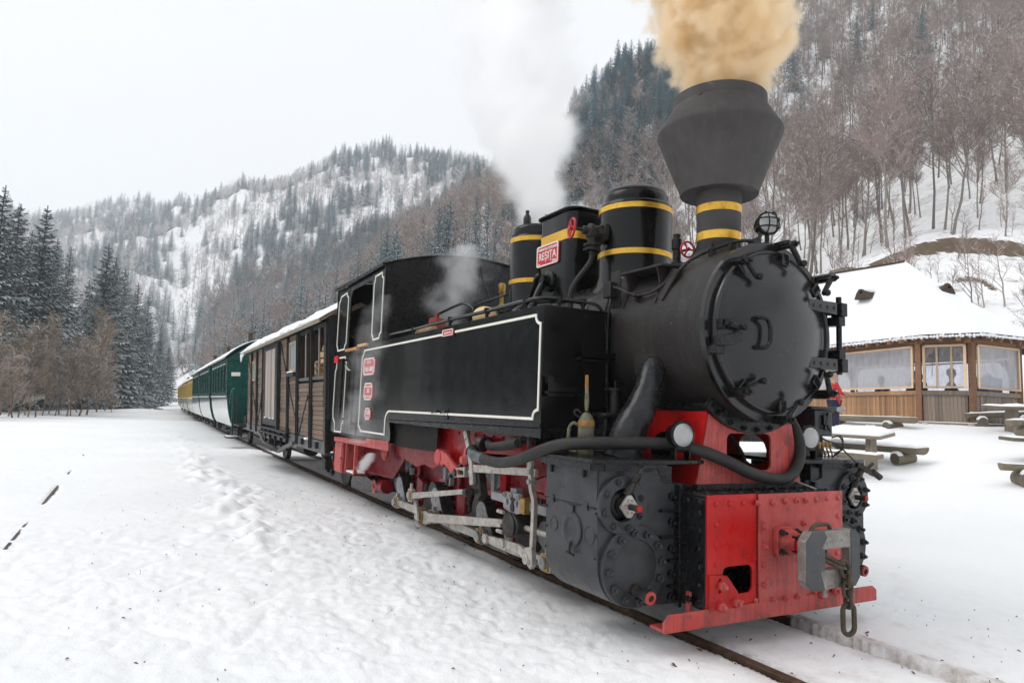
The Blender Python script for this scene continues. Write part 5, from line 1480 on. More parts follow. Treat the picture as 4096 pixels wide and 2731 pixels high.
# running board and cylinders
for sg in (-1, 1):
    s = sg
    def Y(v): return v*(-sg)     # author for the left (-y) side, mirror for the other
    def bx(mb, x0, x1, ya, yb, z0, z1):
        a, b_ = sorted((Y(ya), Y(yb))); return mb.box(x0, x1, a, b_, z0, z1)
    def pxz(mb, o, ya, yb, holes=()):
        a, b_ = sorted((Y(ya), Y(yb))); return mb.prism(o, a, b_, 'xz', holes)
    def pyz(mb, o, xa, xb, holes=()):
        return mb.prism([(Y(a), b_) for a, b_ in o], xa, xb, 'yz', [[(Y(a), b_) for a, b_ in h] for h in holes])
    pts = [(-0.20, -0.36), (-0.17, -0.62), (-0.20, -1.03), (-0.235, -1.085), (-0.78, -1.085), (-0.86, -1.02), (-0.86, -0.36)]
    MB().prism([(a, Y(b_)) for a, b_ in pts], 0.905, 0.928, 'xy').out('running_board', BLACK2, LO, bev=0.003)
    bx(MB(), -0.212, -0.198, -1.03, -0.62, 0.872, 0.906).out('board_front_lip', BLACK2, LO, bev=0.002)
    MB().bar((-0.205, Y(-1.03), 0.889), (-0.24, Y(-1.085), 0.889), 0.012, 0.034).bar((-0.24, Y(-1.085), 0.889), (-0.72, Y(-1.085), 0.892), 0.012, 0.034).out('board_side_lip', BLACK2, LO)
    # cylinder casting behind its cladding
    bx(MB(), -0.70, -0.235, -1.03, -0.56, 0.42, 0.89).cyl((-0.70, Y(-0.83), 0.395), (-0.235, Y(-0.83), 0.395), 0.195, n=40).out('cylinder_block', BLACK2, LO)
    # cladding: flat upper sheet, lower sheet rolled under the barrel
    pxz(MB(), [(-0.705, 0.689), (-0.226, 0.689), (-0.226, 0.902), (-0.705, 0.908)], -1.058, -1.05).out('cladding_upper_sheet', GREYB, LO, bev=0.001)
    prof = [(-1.054, 0.684)]+[(-1.054+0.004*i, 0.684-0.05*i) for i in range(1, 5)]
    cyc, czc, rr = -0.83, 0.405, 0.215
    prof = [(-1.054, 0.684), (-1.054, 0.62), (-1.052, 0.55), (-1.050, 0.48)]+[(cyc-rr*1.02*math.cos(t), czc-rr*math.sin(t)) for t in [math.radians(v_) for v_ in range(8, 120, 9)]]
    cl = MB(); vs = []
    n = len(prof)
    for x in (-0.705, -0.224):
        for th in (0, 0.006):
            vs += [(x, Y(a+th), b_+(th if i > 6 else 0)) for i, (a, b_) in enumerate(prof)]
    fs = []
    for i in range(n-1):
        fs += [(i, i+1, 2*n+i+1, 2*n+i), (n+i, 3*n+i, 3*n+i+1, n+i+1), (i, n+i, n+i+1, i+1), (2*n+i, 2*n+i+1, 3*n+i+1, 3*n+i)]
    cl.add(vs, fs)
    lc_ = cl.out('cladding_lower_sheet', GREYB, LO, sharp=50)
    MB().bar((-0.705, Y(-1.057), 0.688), (-0.226, Y(-1.057), 0.683), 0.006, 0.006).out('cladding_seam', BLACK2, LO)
    for x in (-0.64, -0.32):
        h = bx(MB(), x-0.022, x+0.022, -1.063, -1.056, 0.667, 0.706); h.cyl((x-0.022, Y(-1.061), 0.686), (x+0.022, Y(-1.061), 0.686), 0.006, n=8); h.out('sheet_hinge', GREYB, LO)
    if sg > 0:
        pass
    # inspection cover and dished caps
    for x, r_, z in ((-0.621, 0.038, 0.55), (-0.286, 0.046, 0.545)):
        MB().lathe([(r_, 0.0), (r_*0.92, 0.003), (r_*0.8, -0.004), (r_*0.5, -0.010), (0.001, -0.013)], (x, Y(-1.054), z), (0, -sg*-1*-1, 0) if False else (0, Y(-1), 0), 24).out('dished_cap', GREYB, LO)
    cv = MB().lathe([(0.092, -0.004), (0.092, 0.004), (0.088, 0.006), (0.062, 0.006), (0.058, 0.004), (0.045, -0.006), (0.02, -0.012), (0.001, -0.013)], (-0.445, Y(-1.056), 0.552), (0, Y(-1), 0), 36).out('inspection_cover', GREYB, LO)
    bx(MB(), -0.475, -0.425, -1.066, -1.058, 0.635, 0.675).out('cover_hinge', GREYB, cv, bev=0.002)
    MB().tube([(-0.435, Y(-1.066), 0.49), (-0.435, Y(-1.072), 0.455), (-0.42, Y(-1.08), 0.435)], 0.006, 6, 3).bar((-0.46, Y(-1.075), 0.435), (-0.39, Y(-1.075), 0.428), 0.01, 0.01).out('cover_latch', BLACK2, cv)
    for x, z in ((-0.70, 0.64), (-0.70, 0.53), (-0.70, 0.42), (-0.232, 0.66), (-0.232, 0.55), (-0.232, 0.44)):
        put('screw', _rivet(0.007, BLACK2), LO, (x+0.006 if x < -.5 else x, Y(-1.056), z), (0, Y(-1), 0))
    for x in (-0.645, -0.335):
        MB().cyl((x-0.03, Y(-1.07), 0.885), (x+0.03, Y(-1.07), 0.885), 0.012, n=10).cyl((x, Y(-1.066), 0.89), (x, Y(-1.066), 0.83), 0.008, n=8).out('lid_catch', BLACK2, LO)
    # front face
    fp = [(-1.05, 0.895), (-0.652, 0.892), (-0.652, 0.815), (-0.60, 0.80), (-0.50, 0.80), (-0.50, 0.18), (-0.72, 0.19)]+[(cyc-rr*math.cos(t), czc-rr*math.sin(t)) for t in [math.radians(v_) for v_ in range(84, -1, -12)]]+[(-1.05, 0.55)]
    fp = [(-1.05, 0.895), (-0.652, 0.892), (-0.652, 0.815), (-0.60, 0.80), (-0.50, 0.80), (-0.50, 0.18)]+[(cyc-rr*1.02*math.cos(t), czc-rr*math.sin(t)) for t in [math.radians(v_) for v_ in range(90, 0, -10)]]+[(-1.052, 0.5)]
    pyz(MB(), fp, -0.236, -0.222).out('cylinder_front_plate', GREYB, LO, bev=0.002)
    f1 = MB().lathe([(0.146, 0), (0.146, 0.026), (0.142, 0.03), (0.084, 0.03), (0.082, 0.026), (0.082, -0.03), (0.001, -0.03)], (-0.222, Y(-0.915), 0.703), HX, 48).out('valve_chest_flange', GREYB, LO)
    for i in range(8):
        a = 2*PI*(i+0.35)/8
        put('bolt', bt_g, f1, (-0.192, Y(-0.915)+0.118*math.cos(a), 0.703+0.118*math.sin(a)), HX, spin=i, s=0.8)
    cover = MB().lathe([(0.078, -0.01), (0.07, 0.0), (0.05, 0.012), (0.045, 0.03)], (-0.222, Y(-0.912), 0.70), HX, 24)
    cover.out('valve_chest_cover', BLACK2, LO)
    dm = [(Y(-0.895)+0.058, 0.697), (Y(-0.895)+0.012, 0.755), (Y(-0.895)-0.012, 0.755), (Y(-0.895)-0.058, 0.697), (Y(-0.895)-0.012, 0.642), (Y(-0.895)+0.012, 0.642)]
    gl = MB().prism(dm, -0.185, -0.165, 'yz').out('valve_gland', BRASS if False else STEEL, LO, bev=0.004)
    for dy, dz in ((0.038, 0), (-0.038, 0), (0.012, 0.032), (-0.012, 0.032), (0.014, -0.03), (-0.014, -0.03)):
        put('bolt', _bolt(0.009 if abs(dz) < .01 else 0.006, STEEL), gl, (-0.165, Y(-0.895)+dy, 0.697+dz), HX)
    MB().cyl((-0.17, Y(-0.893), 0.697), (-0.095, Y(-0.893), 0.697), 0.016, n=14).out('valve_spindle', IRON, LO)
    MB().cyl((-0.096, Y(-0.893), 0.697), (-0.090, Y(-0.893), 0.697), 0.0165, n=14).out('spindle_tip', REDF, LO)
    # lubricator union
    if sg < 0:
        MB().lathe([(0.02, 0), (0.02, 0.05), (0.013, 0.055), (0.013, 0.075), (0.019, 0.08), (0.019, 0.12), (0.01, 0.125), (0.01, 0.15)], (-0.19, -0.90, 0.755), (0.35, 0.35, 0.85), 8).out('oil_union', STEEL if False else IRON, LO)
        MB().tube([(-0.13, -0.85, 0.885), (-0.12, -0.83, 0.90), (-0.13, -0.76, 0.895), (-0.19, -0.68, 0.85), (-0.22, -0.62, 0.845)], 0.004, 6, 5).out('oil_line', IRON, LO)
    else:
        MB().lathe([(0.02, 0), (0.02, 0.06), (0.014, 0.065), (0.014, 0.09), (0.02, 0.095), (0.02, 0.15)], (-0.19, 0.90, 0.74), (0.2, 0.35, 0.9), 8).out('oil_union', IRON, LO)
        MB().bar((-0.16, 0.90, 0.90), (-0.12, 1.02, 0.84), 0.03, 0.03).cyl((-0.125, 1.0, 0.86), (-0.10, 1.05, 0.82), 0.02, n=8).bar((-0.15, 0.98, 0.87), (-0.13, 1.02, 0.91), 0.016, 0.016).out('indicator_cock', IRON, LO)
        MB().tube([(-0.16, 0.90, 0.91), (-0.2, 0.87, 0.96), (-0.26, 0.85, 1.02), (-0.3, 0.80, 1.04), (-0.32, 0.76, 1.07), (-0.3, 0.72, 1.10)], 0.005, 6, 5).out('oil_line', IRON, LO)
    f2 = MB().lathe([(0.205, 0), (0.205, 0.024), (0.2, 0.028), (0.136, 0.028), (0.134, 0.022), (0.12, 0.026), (0.06, 0.034), (0.001, 0.036)], (-0.222, Y(-0.83), 0.395), HX, 64).out('cylinder_cover', GREYB, LO)
    for i in range(12):
        a = 2*PI*(i+0.2)/12
        put('bolt', bt_g, f2, (-0.194, Y(-0.83)+0.168*math.cos(a), 0.395+0.168*math.sin(a)), HX, spin=i*0.7, s=0.95)
    MB().lathe([(0.03, 0), (0.03, 0.02), (0.024, 0.022), (0.024, 0.09), (0.034, 0.095), (0.034, 0.115), (0.02, 0.117)], (-0.19, Y(-0.84), 0.285), (1, 0.05 if sg < 0 else -0.05, -0.12), 12).out('relief_valve', IRON, LO)
    MB().lathe([(0.032, 0), (0.032, 0.012), (0.018, 0.013), (0.018, 0.002)], (-0.077, Y(-0.834), 0.271), (1, 0.05, -0.12), 12).out('relief_valve_ring', REDW, LO)
    # ribs and studs between cylinder and frame
    for z in (0.663, 0.528, 0.405, 0.275):
        bx(MB(), -0.222, -0.19, -0.66 if z > .5 else -0.60, -0.548, z-0.007, z+0.007).out('cylinder_rib', BLACK2, LO, bev=0.002)
    for z in (0.735, 0.60, 0.465, 0.335, 0.22):
        put('bolt', bt_b, LO, (-0.222, Y(-0.575), z), HX, s=1.15)
    bx(MB(), -0.70, -0.215, -0.552, -0.53, 0.18, 0.80).out('cylinder_flange', BLACK2, LO, bev=0.002)
    bx(MB(), -0.215, -0.18, -0.552, -0.531, 0.17, 0.795).out('frame_edge', BLACK2, LO, bev=0.002)
    # headlight on its bracket
    hx, hy, hz = -0.22, Y(-0.516), 1.06
    hd = MB().lathe([(0.01, -0.10), (0.03, -0.095), (0.055, -0.06), (0.068, -0.01), (0.072, 0.0), (0.076, 0.003), (0.076, 0.022), (0.069, 0.026)], (hx, hy, hz), (1, -0.12, 0.02), 36).out('headlight', BLACK, LO)
    MB().lathe([(0.068, 0.015), (0.055, -0.02), (0.02, -0.055), (0.001, -0.058)], (hx, hy, hz), (1, -0.12, 0.02), 32).out('lamp_reflector', REFL, hd)
    MB().lathe([(0.068, 0.020), (0.06, 0.028), (0.03, 0.037), (0.001, 0.040)], (hx, hy, hz), (1, -0.12, 0.02), 32).out('lamp_lens', LENS, hd)
    br_ = MB()
    for dy in (-0.05, 0.05): br_.box(hx-0.02, hx+0.02, hy+dy-0.004, hy+dy+0.004, 0.928, 0.99)
    br_.box(hx-0.02, hx+0.02, hy-0.05, hy+0.05, 0.982, 0.99).cyl((hx, hy, 0.985), (hx, hy, 1.0), 0.012)
    br_.out('headlight_bracket', BLACK, hd)
# box on the right running board with its pipes
rb = MB().box(-0.52, -0.30, 0.69, 0.86, 1.07, 1.235).out('lubricator_box', GREYB, LO, bev=0.006)
MB().box(-0.54, -0.28, 0.63, 0.885, 1.235, 1.256).out('lubricator_lid', BLACK2, LO, bev=0.006)
MB().box(-0.50, -0.32, 0.60, 0.80, 0.93, 1.07).out('lubricator_pump', BLACK2, LO, bev=0.01)
MB().box(-0.30, -0.28, 0.75, 0.80, 1.14, 1.20).bar((-0.285, 0.80, 1.22), (-0.285, 0.76, 1.11), 0.015, 0.015).bar((-0.285, 0.79, 1.14), (-0.285, 0.82, 1.10), 0.012, 0.012).out('lubricator_valve', BLACK2, LO, bev=0.003)
MB().lathe([(0.075, 0), (0.075, 0.02), (0.03, 0.03)], (-0.40, 0.86, 1.17), (0, 1, 0), 20).out('lubricator_drum', IRON, LO)
MB().bar((-0.36, 0.88, 1.16), (-0.34, 0.95, 1.235), 0.02, 0.02).out('crank_arm', BLACK2, LO)
MB().lathe([(0.008, 0), (0.016, 0.02), (0.018, 0.05), (0.012, 0.08), (0.001, 0.085)], (-0.34, 0.94, 1.24), (0.25, 0.9, 0.15), 10).out('crank_handle', STEEL, LO)
for i in range(4):
    y = 0.71+0.035*i
    MB().lathe([(0.012, 0), (0.012, 0.02), (0.008, 0.024), (0.008, 0.04)], (-0.29, y, 1.03), (0.2, 0, -1), 6).out('pipe_nut', BRASS, LO)
    MB().tube([(-0.285, y, 0.99), (-0.28, y+0.01, 0.96), (-0.30, y+0.04, 0.935)], 0.005, 6, 4).out('oil_line', IRON, LO)
for i in range(2):
    MB().tube([(-0.29, 0.84, 1.06), (-0.27, 0.88+0.03*i, 1.07), (-0.27, 0.92, 1.03-0.04*i), (-0.28, 0.90-0.02*i, 0.97), (-0.3, 0.86, 0.935)], 0.0045, 6, 4).out('oil_line', IRON, LO)
MB().bar((-0.22, 0.36, 0.81), (-0.10, 0.44, 0.765), 0.012, 0.008).out('stay_rod', STEEL, LO)
# pumps and pipes in the shade behind the left cylinder
MB().box(-0.80, -0.62, -0.72, -0.56, 0.93, 1.15).box(-0.82, -0.60, -0.74, -0.50, 1.135, 1.165).out('brake_valve_body', BLACK2, LO, bev=0.01)
MB().cyl((-0.72, -0.58, 1.16), (-0.72, -0.58, 1.30), 0.035).cyl((-0.72, -0.58, 1.30), (-0.72, -0.58, 1.315), 0.06).cyl((-0.72, -0.58, 1.315), (-0.72, -0.58, 1.36), 0.008).out('brake_valve_stem', BLACK2, LO)
MB().tube([(-0.84, -0.50, 1.22), (-0.84, -0.52, 1.165), (-0.80, -0.54, 1.155), (-0.6, -0.56, 1.155)], 0.008, 8, 4).out('conduit_drop', STEEL, LO)
# the long hose
MB().tube([(-1.66, -1.07, 0.875), (-1.60, -1.09, 0.855), (-1.5, -1.10, 0.842), (-1.42, -1.10, 0.838)], 0.036, 16, 5).out('hose_end', TAPE, LO)
cuff = MB()
for i in range(6): cuff.lathe([(0.036, -0.006), (0.0405, 0), (0.036, 0.006)], (-1.665+0.016*i, -1.068-0.003*i, 0.877-0.004*i), (1, -0.25, -0.3), 16)
cuff.out('hose_cuff', BLACK2, LO)
MB().tube([(-1.42, -1.10, 0.838), (-1.2, -1.10, 0.832), (-0.94, -1.10, 0.874), (-0.70, -1.09, 0.945), (-0.55, -1.05, 0.985), (-0.42, -0.95, 1.0), (-0.36, -0.8, 1.005), (-0.33, -0.65, 1.008), (-0.29, -0.52, 1.005), (-0.20, -0.40, 0.98), (-0.13, -0.26, 0.925), (-0.12, -0.10, 0.865), (-0.13, 0.08, 0.828), (-0.14, 0.20, 0.822), (-0.16, 0.30, 0.85), (-0.17, 0.365, 0.91), (-0.18, 0.395, 0.98), (-0.20, 0.405, 1.06), (-0.24, 0.40, 1.14), (-0.30, 0.38, 1.20), (-0.40, 0.30, 1.26)], 0.0335, 16, 6).out('vacuum_hose', RUBBER, LO)
MB().tube([(-1.95, -0.85, 0.93), (-1.7, -0.93, 0.93), (-1.45, -1.02, 0.915), (-1.15, -1.0, 0.955)], 0.03, 12, 5).out('inner_hose', RUBBER, LO)
MB().lathe([(0.05, 0), (0.055, 0.03), (0.05, 0.05), (0.035, 0.06)], (-1.66, -0.98, 0.915), (-0.9, -0.3, 0), 16).out('hose_coupling', IRON, LO)
MB().box(-1.40, -1.0, -0.96, -0.86, 0.955, 0.985).out('hose_shelf', BLACK2, LO)
for x in (-1.15, -1.05): MB().cyl((x, -0.98, 0.93), (x, -0.98, 1.0), 0.012, n=8).out('sill_stud', IRON, LO)
# ------------------------------------------------------------------ frames, wheels and motion
AX = [-4.06, -3.125, -2.19, -1.255]; AZ = 0.365; PX, PZ = 0.155, -0.142
for sg in (-1, 1):
    a, b_ = sorted((sg*0.565, sg*0.545))
    o = [(-5.1, 0.79), (-0.70, 0.79), (-0.70, 0.40), (-1.0, 0.34)]
    for x in AX[::-1]: o += [(x+0.30, 0.40), (x+0.24, 0.20), (x-0.20, 0.20), (x-0.26, 0.40)]
    o += [(-4.55, 0.34), (-4.9, 0.30), (-5.1, 0.33)]
    MB().prism(o, a, b_, 'xz').out('main_frame', REDG, LO, bev=0.002)
for x in AX:
    ws = MB()
    for sg in (-1, 1):
        ws.lathe([(0.05, -0.03), (0.09, -0.03), (0.09, 0.0), (0.30, 0.0), (0.30, -0.02), (0.355, -0.025), (0.36, 0.03), (0.375, 0.045), (0.375, 0.055), (0.30, 0.055), (0.06, 0.03)], (x, sg*0.40, AZ), (0, -sg, 0), 36)
    ws.cyl((x, -0.66, AZ), (x, 0.66, AZ), 0.055, n=16)
    w = ws.out('wheel_set', IRON, LO)
    for sg in (-1, 1):
        cr = MB(); y0, y1 = sorted((sg*0.60, sg*0.715))
        pts = [(x+0.092*math.cos(t), AZ+0.092*math.sin(t)) for t in [math.radians(20+v_) for v_ in range(0, 221, 20)]]
        pts += [(x+PX+0.055*math.cos(t), AZ+PZ+0.055*math.sin(t)) for t in [math.radians(230+v_) for v_ in range(0, 151, 30)]]
        cr.prism(pts, y0, y1, 'xz'); cr.prism(circ(x-0.07, AZ+0.03, 0.10, 20), y0+0.002, y1-0.03*(-sg) if False else y1-0.002, 'xz')
        c = cr.out('crank', IRON, LO, bev=0.003)
        if sg < 0:
            MB().prism([(a*0.93+x*0.07, b_*0.93+AZ*0.07) for a, b_ in pts], -0.718, -0.7145, 'xz').out('crank_face', LTGREY, c)
            MB().lathe([(0.04, 0), (0.04, 0.003), (0.02, 0.004), (0.012, 0.001)], (x, -0.718, AZ), HY, 20).out('axle_end', LTGREY, c)
            MB().tube([(x+0.02, -0.66, AZ+0.12), (x+0.03, -0.62, AZ+0.13), (x+0.06, -0.60, AZ+0.10)], 0.012, 6, 3).out('oil_pipe', IRON, c)
# coupling rod with square brass-bushed bosses
y = -0.78
cr = MB()
px = [x+PX for x in AX]; pz = AZ+PZ
for i in range(3):
    a, b_ = px[i], px[i+1]
    cr.prism([(a+0.04, pz-0.028), ((a+b_)/2, pz-0.034), (b_-0.04, pz-0.028), (b_-0.04, pz+0.028), ((a+b_)/2, pz+0.034), (a+0.04, pz+0.028)], y-0.018, y+0.018, 'xz')
for p in px: cr.prism(rrect(p-0.062, p+0.062, pz-0.055, pz+0.055, 0.02, 3), y-0.024, y+0.024, 'xz').prism([(p-0.02, pz+0.05), (p+0.02, pz+0.05), (p+0.014, pz+0.085), (p-0.014, pz+0.085)], y-0.018, y+0.018, 'xz')
rod = cr.out('coupling_rod', STEEL, LO, bev=0.003)
for p in px:
    MB().prism(rrect(p-0.04, p+0.045, pz-0.05, pz+0.05, 0.012, 3), y-0.034, y-0.02, 'xz').out('rod_bush', BRASS, rod, bev=0.002)
    MB().lathe([(0.037, 0), (0.037, 0.018), (0.034, 0.021), (0.006, 0.021), (0.004, 0.016)], (p, y-0.032, pz), HY, 24).out('crank_pin', LTGREY, rod)
MB().cyl((px[2]+0.12, -0.80, pz), (px[2]+0.12, -0.85, pz), 0.035, n=6).out('knuckle_pin', IRON, rod)
# main rod
ym = -0.88
bx_, bz_ = px[1], pz
hx_, hz_ = -1.49, 0.405
d = Vector((hx_-bx_, 0, hz_-bz_)).normalized(); nrm = Vector((-d.z, 0, d.x))
def rp_(t, o): 
    p = Vector((bx_, 0, bz_))+Vector((hx_-bx_, 0, hz_-bz_))*t+nrm*o; return (p.x, p.z)
mr = MB().prism([rp_(-0.02, -0.05), rp_(0.07, -0.055), rp_(0.12, -0.034), rp_(0.5, -0.032), rp_(0.97, -0.026), rp_(0.97, 0.026), rp_(0.5, 0.032), rp_(0.12, 0.034), rp_(0.07, 0.055), rp_(-0.02, 0.05)], ym-0.02, ym+0.02, 'xz').out('main_rod', STEEL, LO, bev=0.004)
MB().prism([rp_(-0.045, -0.075), rp_(0.0, -0.075), rp_(0.0, 0.085), rp_(-0.045, 0.085)], ym-0.035, ym+0.03, 'xz').out('big_end_strap', STEEL, mr, bev=0.004)
MB().prism([rp_(0.004, -0.06), rp_(0.022, -0.06), rp_(0.022, 0.065), rp_(0.004, 0.065)], ym-0.03, ym+0.03, 'xz').out('big_end_brass', BRASS, mr, bev=0.003)
for o in (-0.045, 0.05): put('bolt', bt_s, mr, (rp_(-0.008, o)[0]+0.01, ym-0.036, rp_(-0.008, o)[1]), HY)
MB().cyl((bx_, ym-0.02, bz_), (bx_, -0.72, bz_), 0.05, n=20).out('main_crank_pin', IRON, LO)
# return crank and eccentric rod
MB().prism([(bx_-0.03, bz_-0.03), (bx_+0.035, bz_-0.02), (bx_-0.045, bz_+0.19), (bx_-0.10, bz_+0.175)], ym-0.065, ym-0.04, 'xz').out('return_crank', STEEL, LO, bev=0.006)
ex0, ez0, ex1, ez1 = bx_-0.075, 0.40, -1.935, 0.562; ye = -0.965
er = MB().prism([(ex0+0.03, ez0-0.026), (ex1-0.02, ez1-0.017), (ex1-0.02, ez1+0.017), (ex0+0.03, ez0+0.026)], ye-0.014, ye+0.014, 'xz')
er.prism(rrect(ex0-0.05, ex0+0.045, ez0-0.055, ez0+0.055, 0.02, 3), ye-0.018, ye+0.018, 'xz').prism([(ex0-0.03, ez0+0.05), (ex0+0.01, ez0+0.05), (ex0, ez0+0.10), (ex0-0.025, ez0+0.10)], ye-0.01, ye+0.01, 'xz')
e_ = er.out('eccentric_rod', STEEL, LO, bev=0.003)
MB().prism(rrect(ex0-0.02, ex0+0.035, ez0-0.045, ez0+0.045, 0.01, 2), ye-0.026, ye-0.014, 'xz').out('rod_bush', BRASS, e_, bev=0.002)
MB().lathe([(0.03, 0), (0.03, 0.012), (0.006, 0.014)], (ex0-0.01, ye-0.022, ez0), HY, 20).out('rod_pin', LTGREY, e_)
MB().cyl((ex1, ye-0.03, ez1), (ex1, ye+0.05, ez1), 0.022, n=14).lathe([(0.03, 0), (0.03, 0.01), (0.022, 0.02), (0.03, 0.03), (0.03, 0.04)], (ex1+0.03, ye-0.02, ez1), (1, 0, 0.1), 12).out('rod_fork', IRON, LO)
# expansion link, hanger, radius rod, combination lever
lk = []
for i in range(9):
    t = i/8; lk.append((-2.13+0.16*t+0.03*math.sin(t*PI), 0.985-0.38*t))
lk2 = [(a+0.055, b_+0.012) for a, b_ in lk][::-1]
MB().prism(lk+lk2, -0.93, -0.905, 'xz', [circ(-2.07, 0.93, 0.011, 8), circ(-2.0, 0.70, 0.012, 8), circ(-1.975, 0.645, 0.012, 8)]).out('expansion_link', STEEL, LO, bev=0.002)
MB().prism([(-2.05, 0.70), (-1.90, 0.72), (-1.84, 0.55), (-1.90, 0.50), (-1.96, 0.54)], -0.90, -0.84, 'xz').out('link_foot', IRON, LO, bev=0.005)
lb_ = MB().prism([(-2.235, 0.635), (-2.04, 0.655), (-2.04, 0.73), (-2.235, 0.705)], -0.945, -0.85, 'xz', [rrect(-2.17, -2.06, 0.665, 0.70, 0.006, 2)]).out('lifting_fork', STEEL, LO, bev=0.003)
MB().cyl((-2.20, -0.96, 0.67), (-2.20, -0.84, 0.67), 0.026, n=14).out('lifting_pin', IRON, lb_)
MB().prism([(-1.95, 0.70), (-1.10, 0.757), (-1.065, 0.755), (-1.055, 0.80), (-1.10, 0.805), (-1.95, 0.755)], -0.925, -0.90, 'xz').out('radius_rod', STEEL, LO, bev=0.003)
MB().tube([(-1.115, -0.93, 0.86), (-1.105, -0.93, 0.80), (-1.085, -0.93, 0.74), (-1.08, -0.93, 0.69), (-1.055, -0.93, 0.64), (-1.04, -0.93, 0.58), (-1.045, -0.93, 0.34), (-1.05, -0.93, 0.26)], 0.022, 4, 3).out('combination_lever', STEEL, LO, bev=0.003)
MB().prism([(-1.11, 0.325), (-1.02, 0.345), (-1.01, 0.24), (-1.03, 0.21), (-1.08, 0.235)], -0.955, -0.92, 'xz').out('lever_fork', STEEL, LO, bev=0.004)
MB().box(-1.13, -1.085, -0.94, -0.91, 0.80, 0.86).out('lever_head', STEEL, LO, bev=0.004)
for p in ((-1.085, 0.785), (-1.082, 0.725), (-1.045, 0.25)): MB().cyl((p[0], -0.96, p[1]), (p[0], -0.90, p[1]), 0.016, n=12).out('lever_pin', LTGREY, LO)
MB().prism([(-1.04, 0.225), (-1.20, 0.272), (-1.40, 0.272), (-1.62, 0.262), (-1.66, 0.28), (-1.62, 0.305), (-1.40, 0.318), (-1.20, 0.325), (-1.03, 0.285)], -0.945, -0.92, 'xz').out('union_link', STEEL, LO, bev=0.003)
for p in ((-1.40, 0.296), (-1.64, 0.284), (-1.08, 0.262)): MB().lathe([(0.032, 0), (0.032, 0.018), (0.028, 0.02), (0.014, 0.02), (0.012, 0.024)], (p[0], -0.945, p[1]), HY, 20).out('link_pin', STEEL, LO)
# slide bar, crosshead, piston rod
MB().prism([(-1.78, 0.530), (-0.69, 0.512), (-0.69, 0.565), (-1.78, 0.586)], -0.85, -0.80, 'xz').out('slide_bar', LTGREY, LO, bev=0.003)
ch = MB().prism([(-1.53, 0.60), (-1.515, 0.615), (-1.30, 0.622), (-1.285, 0.60), (-1.285, 0.50), (-1.38, 0.478), (-1.44, 0.485), (-1.525, 0.505)], -0.885, -0.865, 'xz', [circ(-1.47, 0.553, 0.017, 12, 0, 1, 1.4), circ(-1.34, 0.553, 0.017, 12, 0, 1, 1.4)]).out('crosshead', LTGREY, LO, bev=0.003)
for p in ((-1.50, 0.595), (-1.41, 0.60), (-1.31, 0.60)): put('bolt', bt_s, ch, (p[0], -0.885, p[1]), HY)
MB().prism([(-1.43, 0.585), (-1.40, 0.56), (-1.415, 0.53), (-1.405, 0.50), (-1.375, 0.50), (-1.368, 0.53), (-1.385, 0.56), (-1.355, 0.585)], -0.895, -0.885, 'xz').out('crosshead_oil_cup', IRON, ch)
MB().prism([(-1.46, 0.49), (-1.36, 0.49), (-1.30, 0.44), (-1.30, 0.36), (-1.40, 0.33), (-1.47, 0.35), (-1.50, 0.42)], -0.90, -0.76, 'xz').out('crosshead_body', IRON, ch, bev=0.012)
MB().lathe([(0.075, -0.012), (0.08, 0.0), (0.08, 0.012), (0.06, 0.02)], (-1.40, -0.90, 0.41), HY, 24, 0, PI*2).out('gudgeon_ring', IRON, ch)
for dz in (-0.065, 0.0, 0.065): MB().cyl((-1.53, -0.92, 0.42+dz), (-1.45, -0.92, 0.42+dz), 0.014, n=8).out('gudgeon_bolt', STEEL, ch)
MB().box(-1.30, -1.235, -0.89, -0.80, 0.50, 0.60).out('crosshead_shoe', BRASS, ch, bev=0.004)
MB().box(-1.46, -1.38, -0.87, -0.82, 0.615, 0.645).out('crosshead_lubricator', LTGREY, ch, bev=0.003)
MB().prism([(-1.48, 0.36), (-1.45, 0.26), (-1.41, 0.25), (-1.40, 0.35)], -0.90, -0.87, 'xz').out('drop_arm', STEEL, ch, bev=0.003)
MB().cyl((-1.32, -0.83, 0.405), (-0.70, -0.83, 0.405), 0.019, n=16).out('piston_rod', STEEL, LO)
MB().lathe([(0.075, 0), (0.075, 0.03), (0.05, 0.035), (0.05, 0.10)], (-0.70, -0.83, 0.405), (-1, 0, 0), 24).out('piston_gland', IRON, LO)
for sg in (-1, 1): MB().cyl((-0.93, sg*0.87, 0.70), (-0.70, sg*0.87, 0.70), 0.07, n=24).out('steam_chest_cover', REDG, LO)
MB().prism([(-1.26, 0.64), (-1.22, 0.72), (-1.10, 0.76), (-0.93, 0.76), (-0.93, 0.66), (-1.10, 0.65)], -0.86, -0.78, 'xz').out('valve_spindle_guide', REDG, LO, bev=0.02)
MB().box(-1.24, -1.0, -0.84, -0.78, 0.615, 0.645).out('guide_foot', REDG, LO, bev=0.004)
for x in (-1.2, -1.14, -1.05): MB().cyl((x, -0.82, 0.58), (x, -0.82, 0.62), 0.012, n=8).out('guide_bolt', IRON, LO)
